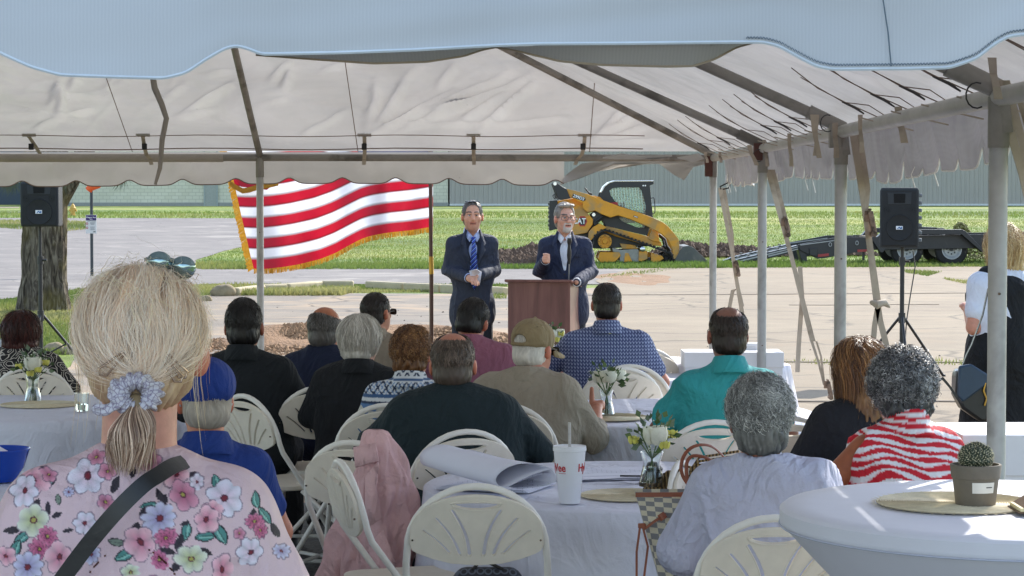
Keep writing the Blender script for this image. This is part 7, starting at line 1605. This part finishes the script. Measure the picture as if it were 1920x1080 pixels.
for i in range(n+1):
    a = math.pi*(i/n); x = .078*math.cos(a); y0_ = .04+.055*math.sin(a); y1_ = .05+.14*math.sin(a)**.7; zc_ = -.012*(math.cos(a)**2)*2
    V += [p.H((x, y0_, .022+zc_)), p.H((x*1.0, y1_, .012+zc_*1.6-.015*math.sin(a)))]
br.add(V, [(2*i, 2*i+1, 2*i+3, 2*i+2) for i in range(n)]); o = br.build('cap_brim', khk, cpo, 60); o.modifiers.new('s', 'SOLIDIFY').thickness = .004
for q, z_ in ((.035, .105), (-.035, .105), (.06, .09)): c = p.H((q, -.07, z_)); MB().lathe([(0, 0), (.004, 0), (.004, .002)], tuple(c), 8).build('eyelet', blackp, cpo)
p.glasses(blackp, blackp, .03, .018)
# P11 dotted shirt
p = Person('dark haired man in blue shirt with tiny white wave print before the lectern', X(1138, 12.75), 12.75, .0, w=1.2, g=1.08, hz=-.02, skin='a9705a', hs=.99, arms={'ell': (-.29, .10, .80), 'elr': (.25, .02, .76), 'hl': (-.2, .36, .8)})
g = NG('wave_print'); s_ = g.sep(); tri = g.math('PINGPONG', g.math('MULTIPLY', s_[0], 60), .5); k = g.math('FRACT', g.math('ADD', g.math('MULTIPLY', s_[2], 52), g.math('MULTIPLY', tri, 1.6))); 
m2 = g.math('GREATER_THAN', g.math('FRACT', g.math('ADD', g.math('MULTIPLY', s_[0], 60), .25)), .35)
wv_ = g.math('MULTIPLY', g.math('LESS_THAN', k, .42), m2); g.bsdf(g.mix(wv_, rgb('37446f'), rgb('98a3c4')), .7, 0, g.noise(300, 2), .2, .0006)
p.body(.008, 'none'); sh_ = p.top(g.m, .009, .68, collar=.035, seed=26, a=.006); p.trousers(cloth('jeans', '2a3550'))
MB().box(p.nk+np.array([.012, -.078, -.01]), (.013, .003, .03), Matrix.Rotation(-.15, 3, 'Y')).build('neck_tag', pm('tag_lime', 'c8cf7a', .6), sh_)
short_hair(p, '191513', 27, n=2800, cols=[rgb('0d0a09'), rgb('221c19'), rgb('4a413b')], bald=(.03, -.03, .03))
# P12 teal polo
p = Person('man with thinning dark hair in a bright teal polo, at the middle table', X(1367, 10.05), 10.05, .04, w=1.06, g=1.06, hz=-0.026, skin='80584a', hs=1.04, hturn=.1, arms={'ell': (-.275, .08, .77), 'hl': (-.12, .30, .77), 'elr': (.25, .04, .76)})
p.body(.008, ('simple', 'none')); p.top(cloth('teal', '2b9397', .8), .0085, .72, collar=.034, seed=28, a=.012, f=4); p.trousers(cloth('khaki3', '6b614e'))
short_hair(p, '1d1511', 29, bald=(.06, -.045, .052), n=3200, cols=[rgb('120d0b'), rgb('2c211b'), rgb('4a3a30')], top=.002); p.glasses(blackp, None)
# P13 curly grey woman, lavender linen
p = Person('woman with short curly grey hair in a pale lavender linen top, seated in front', X(1428, 7.05), 7.05, .0, w=1.0, g=.98, hz=-0.087, skin='a36a54', hs=1.05, arms={'ell': (-.235, .0, .74), 'elr': (.27, .0, .74)})
p.body(.007, 'none'); p.top(pm('linen', 'b9bace', .85, .07, 12, .6, 180, .001, transl=.12, fold=.03), .007, .98, seed=30, a=.014, f=4.5, puff=.016, neckcut=.074, collar=0, sl_r=1.15); p.trousers(cloth('white_pants2', 'a9a9b4'))
gc = [rgb('3a3b3c'), rgb('777979'), rgb('a9abaa'), rgb('dcdcd8')]
p.hair_cap([((0, -.008, .032), (.093, .105, .103)), ((0, -.045, -.042), (.076, .066, .064))], '3c3d3d', .0055, .008, seed=31, cut=[((0, .1, -.04), (.075, .07, .08)), ((.083, .005, -.02), (.014, .026, .034)), ((-.083, .005, -.02), (.014, .026, .034))], streak=rgb('8b8c8a'))
p.strands(7500, (.094, .107, .104), (0, -.008, .03), .075, gc, .00105, curl=1.0, curlf=13, seed=32, region=lambda u: (u[:, 1] < .6) & (u[:, 2] > -.86) & ~((np.abs(u[:, 0]) > .82) & (u[:, 2] < 0) & (u[:, 1] > -.3)), seg=10, jit=.5, spread=.03, lift=.45)
MB().tube([p.nk+np.array([.068*math.sin(a), -.068*math.cos(a)+.0, .004-.012*math.cos(a)]) for a in np.linspace(-1.7, 1.7, 24)], .0022, 6).build('necklace', pm('brown_cord', '5d2c20', .5), p.r, 60)
# P14 long wavy hair woman in black
p = Person('woman with long wavy light brown hair in black, behind the third tent pole', X(1618, 9.3), 9.3, .25, w=1.0, g=1.0, hz=-0.100, skin='b98068')
p.r['label'] = 'woman with long wavy brown hair in black, left of the red striped blouse'
p.body(.009, 'none'); p.top(cloth('black_knit', '101117', .9), .01, .95, seed=33); p.trousers(cloth('black_pants4', '111116'))
lc_ = [rgb('26170e'), rgb('4c301c'), rgb('6e4a2a'), rgb('8f6338'), rgb('b98f58')]
p.hair_cap([((0, -.012, .028), (.09, .105, .096)), ((.01, -.08, -.10), (.085, .05, .10)), ((.02, -.10, -.2), (.085, .04, .09)), ((.03, -.1, -.27), (.06, .035, .06))], '4b3019', .007, .010, seed=34, cut=[((0, .1, -.04), (.08, .06, .09))], streak=rgb('8b6438'), k=.04)
p.strands(4200, (.092, .107, .098), (0, -.012, .028), .34, lc_, .0011, seed=35, region=lambda u: (u[:, 1] < .35) & (u[:, 2] > -.2), off=.02, seg=22, jit=.08, droop=.85, spread=.06, curl=.6, curlf=8)
# P15 curly dark grey, red and white sleeveless
def redw(V, n):
    z = V[:, 2]; x = V[:, 0]; u = z*34+.4*np.sin(x*30+z*9)+1.0*vn(V, 9, 4)+x*5; k = (u % 1)
    c = np.tile(rgb('d6d3d6'), (len(V), 1)); th_ = .58+.18*np.sin(x*40+np.floor(u)*2.1); c[k < th_] = rgb('bb1226'); e_ = vn(V, 90, 3); c[(np.abs(k-th_) < .08) & (e_ > .2)] = rgb('e0b0b6'); return c
p = Person('woman with curly charcoal hair in a sleeveless red and white wavy striped blouse', X(1698, 7.85), 7.85, .28, w=.98, g=1.06, hz=-0.065, skin='96573a', hs=1.03, hturn=.1, arms={'ell': (-.315, .08, .77), 'elr': (.24, .02, .76)})
p.body(.0075, 'none'); p.top(fabv, .0048, .05, collar=.05, cut=lambda S: [S.cap(p.sh[i]+np.array([q*.062, 0, .05]), p.el[i]+np.array([q*.05, 0, 0]), .062, .085, .012, cut=True) for i, q in ((0, -1), (1, 1))], seed=36, col=redw, a=.005, puff=.016); p.trousers(cloth('white_pants3', 'a5a5ad'))
dc = [rgb('1c1c1f'), rgb('4a4b4e'), rgb('85868a'), rgb('c9c9c6')]
p.hair_cap([((0, -.008, .03), (.10, .112, .105)), ((0, -.045, -.05), (.085, .07, .066))], '222325', .006, .012, seed=37, cut=[((0, .11, -.04), (.08, .07, .08))], streak=rgb('55565a'))
p.strands(7000, (.104, .116, .11), (0, -.01, .024), .07, dc, .0013, curl=1.5, curlf=14, seed=38, region=lambda u: (u[:, 1] < .65) & (u[:, 2] > -.9), seg=10, jit=.8, spread=.05, lift=1.1)
# P19 left woman, paisley
g = NG('paisley'); v = g.n('ShaderNodeTexVoronoi'); v.inputs['Scale'].default_value = 13; nz_ = g.n('ShaderNodeTexNoise'); nz_.inputs['Scale'].default_value = 9; g.t.links.new(g.tc.outputs['Object'], nz_.inputs['Vector'])
ad = g.n('ShaderNodeVectorMath', operation='ADD'); scv = g.n('ShaderNodeVectorMath', operation='SCALE'); scv.inputs['Scale'].default_value = .14; g.t.links.new(nz_.outputs['Color'], scv.inputs[0]); g.t.links.new(g.tc.outputs['Object'], ad.inputs[0]); g.t.links.new(scv.outputs[0], ad.inputs[1]); g.t.links.new(ad.outputs[0], v.inputs['Vector'])
k = g.math('FRACT', g.math('MULTIPLY', v.outputs['Distance'], 5)); g.bsdf(g.ramp(k, [(.0, rgb('141214')), (.5, rgb('141214')), (.52, rgb('b9b2a8')), (.75, rgb('b9b2a8')), (.78, rgb('141214'))], 'CONSTANT'), .8)
p = Person('woman with dark red brown bob in a black and cream paisley top, far left', X(36, 12.85), 12.85, -.1, w=1.15, g=1.08, hz=-0.146, skin='b98068')
p.body(.009, 'none'); p.top(g.m, .01, .9, seed=40); p.trousers(cloth('black_pants5', '141318'))
rc = [rgb('160605'), rgb('35120d'), rgb('5d2418')]
p.hair_cap([((0, -.012, .022), (.096, .11, .1)), ((0, -.04, -.06), (.098, .075, .07))], '260c09', .006, .006, seed=41, cut=[((0, .11, -.04), (.08, .07, .08))], streak=rgb('5a2218'))
p.strands(2600, (.098, .112, .102), (0, -.012, .02), .16, rc, .0016, seed=42, region=lambda u: (u[:, 1] < .6), off=.01, seg=9, jit=.25, droop=.7, spread=.04, curl=.25, curlf=9)
# P16 standing blonde woman at right, white sleeves and long black dress
p = Person('standing blonde woman in long black dress and white sleeves behind the right tent pole', X(1885, 12.6), 12.6, .25, sit=False, w=1.0, g=1.0, hz=-.09, skin='c48a72', hturn=.1, arms={'ell': (-.2, -.04, .70), 'hl': (-.12, .2, .80), 'elr': (.2, -.03, .76), 'hr': (.1, .2, .85)})
p.body(.009, 'simple'); p.top(cloth('white_tee', 'ccd0da'), .009, .62, seed=43, a=.005, puff=.014, name='tee_shirt')
S = Sdf(); f = p.f
S.ell(f(0, 0, .87), np.array([.165, .13, .19]), .05).ell(f(0, 0, .68), (.17, .15, .19), .05).ell(f(0, 0, .5), (.215, .17, .2), .06).cap(f(0, 0, .42), (0, 0, .38), .20, .27, .08, (1, .75, 1))
for q in (-1, 1): S.cap(f(q*.1, -.0, 1.035), f(q*.12, 0, .9), .055, .09, .03)
S.ell(p.nk+np.array([0, 0, .03]), (.085, .08, .07), .01, cut=True)
sdfobj('dress', S, .011, cloth('black_dress', '0e1013', .9), p.r, folds(44, .008, 4))
bc_ = [rgb('6e4c28'), rgb('a98450'), rgb('d8bd88'), rgb('eee0b8')]
p.hair_cap([((0, -.012, .028), (.086, .1, .092)), ((0, -.055, -.05), (.09, .06, .1)), ((.02, -.06, -.12), (.07, .045, .06)), ((0, -.03, .1), (.045, .045, .035))], '8a6a3c', .006, .008, seed=45, cut=[((0, .1, -.04), (.075, .07, .08))], streak=rgb('d8be8a'))
p.strands(4000, (.09, .104, .1), (0, -.012, .02), .17, bc_, .0009, seed=46, region=lambda u: u[:, 1] < .5, off=.03, seg=12, jit=.35, droop=.8, spread=.07, curl=.45, curlf=9, lift=.6)
MB().tube([p.nk+np.array([.078*math.sin(a), -.074*math.cos(a), -.02-.01*math.cos(a)]) for a in np.linspace(-1.6, 1.6, 26)], .005, 6).build('bead_necklace', pm('pearl', 'c9bfa8', .4), p.r, 60)
# shoulder bag
dB_ = 12.3; bgc = P(1822, 735, dB_); hb = thing('shoulder_bag', 'black leather shoulder bag with blue grey flap hanging beside the woman in the black dress', 'bag', tuple(bgc)); mB = dB_/F
bl_ = pm('bag_leather', '17191a', .35, .2, 14); fl_ = pm('bag_flap', '22384a', .45)
q_ = lambda a, b: ((a-1822)*mB, (735-b)*mB)
MB().prism([q_(*a) for a in [(1795, 690), (1838, 708), (1868, 718), (1872, 770), (1862, 790), (1835, 790), (1800, 765), (1787, 740), (1788, 700)]], -.07, .07).build('bag_body', bl_, hb, 30, .02)
MB().prism([q_(*a) for a in [(1792, 684), (1815, 680), (1850, 702), (1870, 716), (1840, 722), (1800, 752), (1790, 740)]], -.09, -.055).build('flap', fl_, hb, 30, .01)
MB().ribbon([Vector((q_(a, b)[0], -.02, q_(a, b)[1])) for a, b in [(1803, 684), (1810, 665), (1820, 645), (1840, 590), (1850, 540)]], (0, .015, 0), .002).build('strap', bl_, hb, 60)
MB().ribbon([Vector((q_(a, b)[0], -.075, q_(a, b)[1])) for a, b in [(1790, 745), (1775, 722), (1762, 707), (1755, 712)]], (.002, .0, .008), .003).build('loose_strap', bl_, hb, 60)
MB().tube([Vector((q_(a, b)[0], -.085, q_(a, b)[1])) for a, b in [(1842, 715), (1838, 730), (1844, 745), (1840, 758)]], .006, 6).build('chain', pm('gold_chain', 'b58e45', .3, metal=.8), hb, 60)
# ============ P1 foreground blonde woman, floral blouse ============
D1 = 3.75; x1 = X(256, D1)
p = Person('blonde woman in pink floral blouse close at the left, hair in a scrunchie', x1, D1, .06, sit=False, w=.95, g=1.0, hz=-.125, lean=.02, skin='cd9583', hs=1.01, hturn=.14, hnod=-.05, hx_=(.0, .0, .075), neck=1.08, ear=.093, arms={'ell': (-.25, -.0, .74), 'elr': (.24, -.0, .74)})
p.body(.0055, 'none')
mp1 = D1/F; zsh = lambda py: H-.03-(py-366.2)*mp1
# flowers: (px,py,radius_px,kind)
FL = [(165, 897, 34, 'w'), (62, 905, 30, 'p'), (45, 925, 26, 'w'), (180, 862, 18, 'k'), (285, 865, 22, 'k'), (335, 890, 26, 'p'), (205, 890, 18, 'k'), (345, 930, 28, 'k'), (425, 935, 32, 'w'), (400, 960, 24, 'p'), (298, 975, 30, 'v'), (262, 1022, 32, 'p'), (312, 1012, 20, 'm'), (388, 977, 24, 'p'), (62, 980, 30, 'y'), (90, 1010, 20, 'm'), (70, 1033, 18, 'm'), (12, 1045, 20, 'p'), (110, 1050, 26, 'p'), (50, 1066, 26, 'v'), (360, 1052, 28, 'y'), (300, 1055, 16, 'm'), (468, 1040, 26, 'w'), (480, 982, 18, 'm'), (420, 1070, 22, 'p'), (200, 943, 16, 'k'), (160, 985, 22, 'w'), (172, 1040, 16, 'v'), (245, 1078, 20, 'y'), (490, 1000, 14, 'm'), (530, 1040, 14, 'v'), (130, 925, 10, 'v'), (375, 903, 14, 'w'), (92, 890, 14, 'k'), (448, 1008, 12, 'k')]
LV = [(85, 905, 22, .4, 't'), (78, 888, 20, .6, 'd'), (68, 950, 13, 1.2, 'd'), (92, 955, 13, 1.7, 'd'), (110, 965, 11, .4, 'd'), (24, 998, 15, .2, 'd'), (42, 1010, 20, .8, 't'), (30, 1035, 22, 1.2, 't'), (80, 1020, 16, -.8, 'd'), (148, 1055, 22, 1.2, 't'), (298, 928, 15, 1.9, 'd'), (315, 905, 14, -1.2, 'd'), (280, 948, 16, .2, 't'), (275, 958, 14, .7, 'd'), (305, 940, 14, 1.2, 'd'), (218, 912, 16, 1.0, 'd'), (252, 888, 14, 1.3, 'd'), (348, 1000, 22, 1.5, 't'), (385, 1012, 22, .2, 't'), (412, 1005, 24, -1.1, 't'), (232, 1045, 22, .6, 't'), (258, 1000, 20, 1.4, 'd'), (220, 1020, 18, -.2, 'g'), (318, 1038, 16, -.2, 'd'), (338, 1022, 16, 1.5, 'd'), (385, 1042, 14, -.4, 'd'), (408, 905, 14, 1.8, 't'), (485, 940, 18, -1.2, 't'), (478, 972, 18, 1.4, 'd'), (518, 998, 16, -1.0, 'd'), (500, 970, 20, -1.1, 't'), (112, 938, 12, 1.9, 'g'), (345, 985, 10, .3, 'd'), (130, 1000, 10, .2, 'd'), (60, 1050, 14, 1.0, 'd'), (330, 1066, 14, .9, 'd'), (365, 890, 10, .5, 'd')]
def floral(V, n):
    px = (V[:, 0]*math.cos(.06)-V[:, 1]*math.sin(.06)+x1); dy = D1+V[:, 1]+V[:, 0]*.06; px = 960+px*F/dy+4; py = 366.2+(H-.03-V[:, 2])*F/dy
    px2 = px+6*vn(V, 30, 5); py2 = py+6*vn(V, 30, 6)
    # parts of the cloth beyond the view repeat the print
    back = V[:, 1] > .03; px2 = np.where(back, px2+170, px2); low = py2 > 1085; py2 = np.where(low, 840+((py2-1085) % 240), py2)
    c = np.tile(rgb('dcbcc0'), (len(V), 1)); tint = np.clip(.5+.9*vn(V, 5, 3), 0, 1)[:, None]; c = c*(1-tint*.35)+rgb('e0cbd4')*tint*.35
    for x, y, L, a, k in LV:
        dx, dy_ = px2-x, py2-y; ca, sa = math.cos(a), math.sin(a); u = (dx*ca-dy_*sa)/L; w_ = (dx*sa+dy_*ca)/(L*.42); d = np.abs(w_)-(1-u*u); k2 = (np.abs(u) < 1) & (d < 0)
        base = {'t': rgb('4d8a84'), 'd': rgb('2e2430'), 'g': rgb('7d8a7c')}[k]; c[k2] = base; hl = k2 & (w_ > .05) & (w_ < .5*(1-u*u)) & (k == 't'); c[hl] = rgb('8cc0b4'); c[k2 & (np.abs(w_) < .1)] = base*.5; c[(np.abs(u) < 1) & (np.abs(d) < .14)] = rgb('2a202c')
    for i, (x, y, R, k) in enumerate(FL):
        dx, dy_ = px2-x, py2-y; R = R*1.06; r = np.hypot(dx, dy_*(1+.15*math.sin(i*2.3)))/R*(1+.13*vn(V, 28, i)); a = np.arctan2(dy_, dx)+i; np_ = 5 if k in 'pk' else (6 if k in 'wy' else 9); pe = .78+.24*np.abs(np.cos(a*np_/2)); ins = r < pe
        t = np.clip(r/pe, 0, 1)[:, None]
        C0, C1 = {'w': ('d8b9c8', 'e6e2ee'), 'p': ('c86d88', 'f0c3cc'), 'k': ('a84a6a', 'e0a0b4'), 'm': ('b03a6c', 'd47f9f'), 'v': ('8e7fae', 'd8d6ea'), 'y': ('a9b06a', 'dfe0d2')}[k]
        cc_ = rgb(C0)*(1-t)+rgb(C1)*t; pet = (.75+.3*np.abs(np.cos(a*np_/2)))[:, None]; cc_ = cc_*pet
        if k == 'm': cc_ = cc_*(1-.5*(np.abs(np.sin(r*9+a*3)) < .3))[:, None]
        c[ins] = cc_[ins]
        ol = (np.abs(r-pe) < 1.3/R) & (vn(V, 60, i) > -.25); c[ol] = c[ol]*.35+rgb('5b3f5b')*.65; c[r < .15] = rgb('7c1f2e') if k in 'wpv' else rgb('a9a04c'); c[(np.abs(r-.17) < .045)] = rgb('5a2036')
    return c
p.top(pm('floral_fabric', 'ffffff', .6, .04, 6, .25, 400, .0005, attr=True, transl=.08, fold=.018), .0021, .98, length=.5, puff=.022, seed=48, a=.006, f=4, col=floral, name='floral_blouse', collar=0, neckcut=.062)
p.trousers(cloth('white_jeans', 'b5b5bc'), h=.014)
# hair: cap, combed-back lengths converging on the scrunchie, crown volume, loose wisps
bl1 = [rgb('9a7660'), rgb('cfa88a'), rgb('f2d0ae'), rgb('fde3c8'), rgb('fff1e0')]
sc_l = np.array([-.012, -.108, -.066])        # scrunchie in head-local space
p.hair_cap([((0, -.008, .028), (.096, .109, .102)), ((0, -.05, -.035), (.082, .066, .062)), ((0, -.085, -.05), (.04, .03, .03))], 'a98468', .0042, .004, seed=49, cut=[((0, .115, -.04), (.08, .07, .09)), ((.092, .0, -.03), (.028, .04, .045)), ((-.092, .005, -.03), (.02, .03, .035)), ((0, -.02, -.14), (.12, .12, .05))], streak=rgb('e0c49e'))
def to_bun(q, k):
    t = sc_l/np.array([.105, .118, .112]); t = t/np.linalg.norm(t); d = t-q; return d+q*0+.25*np.array([0, 0, -1.])*(q[:, 2:3] > 0)
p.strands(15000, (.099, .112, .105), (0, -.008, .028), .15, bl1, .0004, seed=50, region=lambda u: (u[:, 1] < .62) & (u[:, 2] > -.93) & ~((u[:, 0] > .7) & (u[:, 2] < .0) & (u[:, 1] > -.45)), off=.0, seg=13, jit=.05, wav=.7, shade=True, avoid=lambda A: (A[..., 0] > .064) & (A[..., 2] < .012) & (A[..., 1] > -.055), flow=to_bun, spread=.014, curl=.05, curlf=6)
p.strands(1500, (.1, .114, .108), (0, -.008, .03), .2, [rgb('ecd0b4'), rgb('fbe8d2'), rgb('fff6ea')], .0004, seed=51, region=lambda u: (u[:, 1] < .5) & (u[:, 2] > .0), off=.02, seg=13, jit=.14, wav=.8, flow=to_bun, spread=.025, curl=.16, curlf=5, lift=.3)
p.strands(110, (.1, .114, .106), (0, -.008, .03), .14, [rgb('d9bd90'), rgb('f3e2bd')], .0005, seed=52, region=lambda u: (np.abs(u[:, 0]) > .72) & (u[:, 1] < .4) & (u[:, 2] < .3) & (u[:, 2] > -.4), off=.05, seg=15, jit=.35, spread=.05, curl=.25, curlf=6, droop=1.2, lift=.5)
p.strands(160, (.106, .118, .112), (0, -.008, .03), .1, [rgb('e6d2a8'), rgb('fbf2dc')], .0004, seed=53, region=lambda u: (u[:, 2] > .3), off=.08, seg=11, jit=1.5, spread=.06, curl=.5, curlf=6, lift=1.2)
scm = NG('scrunchie_cloth'); v = scm.n('ShaderNodeTexVoronoi', feature='DISTANCE_TO_EDGE'); v.inputs['Scale'].default_value = 120; scm.t.links.new(scm.tc.outputs['Object'], v.inputs['Vector']); scm.bsdf(scm.mix(scm.ramp(v.outputs[0], [(.0, 1.), (.12, 0.)]), rgb('c9c6cf'), rgb('7c6f88')), .6)
S = Sdf()
for k in range(14):
    a = k*6.283/14; S.ell(p.H(sc_l+np.array([.028*math.cos(a), -.02+.006*math.sin(3*a), .02*math.sin(a)+.004*math.sin(5*a)])), [.014+.004*math.sin(k*2.3), .015, .012], .006)
S.ell(p.H(sc_l+np.array([-.052, -.02, -.02])), [.02, .012, .009], .01)
sc_w = p.H(sc_l+np.array([0, -.02, 0])); sdfobj('scrunchie', S, .0026, scm.m, p.r, lambda V, n: .0035*np.sin(np.arctan2(V[:, 2]-sc_w[2], V[:, 0]-sc_w[0])*15+V[:, 1]*150+2*vn(V, 30, 1))+.0015*vn(V, 90, 2))
# ponytail
r_ = np.random.default_rng(9); n = 700; t = np.linspace(0, 1, 12); rt = np.sqrt(r_.random(n))*.014; a = r_.random(n)*6.28; L_ = .105*(.75+.35*r_.random(n))
base = p.H(sc_l+np.array([0, -.02, -.01])); A = np.zeros((n, 12, 3)); flare = 1+1.9*np.sin(t*2.2)
A[..., 0] = base[0]+np.cos(a)[:, None]*rt[:, None]*flare+.004*np.sin(t*7+a[:, None]*2)-.008*t; A[..., 1] = base[1]-.012*np.sin(t*3)+np.sin(a)[:, None]*rt[:, None]*flare*.8+.0; A[..., 2] = base[2]-t*L_[:, None]
tan = np.gradient(A, axis=1); W = np.cross(tan, r_.normal(size=(n, 1, 3))+np.array([0, -1.5, 0])); W /= np.linalg.norm(W, axis=2, keepdims=True); W *= .00085*np.linspace(1, .3, 12)[None, :, None]
V = np.stack([A-W, A+W], 2).reshape(-1, 3); bs = np.arange(n)[:, None]*24+np.arange(11)[None]*2; Q = np.stack([bs, bs+1, bs+3, bs+2], -1).reshape(-1, 4)
C = np.array([rgb('866a58'), rgb('bd9e86'), rgb('e6cbb2')])[r_.integers(0, 3, n)]*(.8+.4*r_.random((n, 1))); o = npmesh('ponytail', V, Q, hairm, p.r, np.repeat(C, 24, 0)); o['kind'] = 'stuff'
S = Sdf().chain([base, base+np.array([-.002, -.006, -.05]), base+np.array([-.005, -.002, -.075])], [.014, .019, .014], .01); sdfobj('ponytail_core', S, .004, hairm, p.r, None, lambda V, n: np.tile(rgb('7d6a4c'), (len(V), 1)))
# hair clips
def clip(c0, c1, mat):
    a, b = Vector(p.H(c0)), Vector(p.H(c1)); d = (b-a); sd = d.cross(Vector((0, 1, 0))).normalized()
    MB().tube([a+sd*.002, b+sd*.008, b+d.normalized()*.006, b-sd*.008, a-sd*.002], .0022, 6, closed=True).build('hair_clip', mat, p.r, 60)
clip((.028, -.121, -.004), (.055, -.112, -.042), pm('clip_pearl', 'b9a08a', .25, metal=.6)); clip((.034, -.121, -.002), (.062, -.110, -.036), M['clip_pearl']); clip((-.03, -.121, .0), (-.062, -.113, -.03), M['clip_pearl'])
# sunglasses pushed up on her head
lens = pm('mirror_lens', '8fa6ad', .12, .2, 30, 0, metal=.75)
S = MB()
for k, q in enumerate((.030, .068)):
    c = p.H((q+.002, .0, .140-.008*k)); 
    o = MB().lathe([(0, -.010), (.012, -.008), (.02, 0), (.021, .005)], (0, 0, 0), 20, 'y').build('sunglass_lens', lens, p.r, 60); o.location = tuple(c); o.rotation_euler = (.35, .25, .2); o.scale = (1, 1, .95)
MB().tube([p.H((.01, .012, .147)), p.H((.025, .0, .152)), p.H((.05, .0, .147)), p.H((.08, .0, .138))], .0032, 6).tube([p.H((.01, .012, .135)), p.H((.018, -.03, .12)), p.H((.01, -.04, .112))], .0025, 6).build('sunglass_frame', pm('frame_grey', '6b7a80', .3), p.r, 60)
# bag strap across the back
def sp1(px, py, dy): q = P(px, py, D1+dy); m = Matrix.Rotation(-.06, 4, 'Z'); v = Vector((q.x-x1, q.y-D1, q.z-.03)); return m@v
pts = [sp1(348, 866, -.035), sp1(325, 872, -.092), sp1(298, 890, -.135), sp1(272, 905, -.158), sp1(230, 945, -.175), sp1(190, 990, -.18), sp1(150, 1040, -.18), sp1(110, 1095, -.18)]
MB().ribbon(smooth([Vector(q) for q in pts], 2), (.0092, 0, -.0092), .002).build('bag_strap', pm('strap_black', '17181a', .4, .2, 20), p.r, 60)
# silver top part of the strap
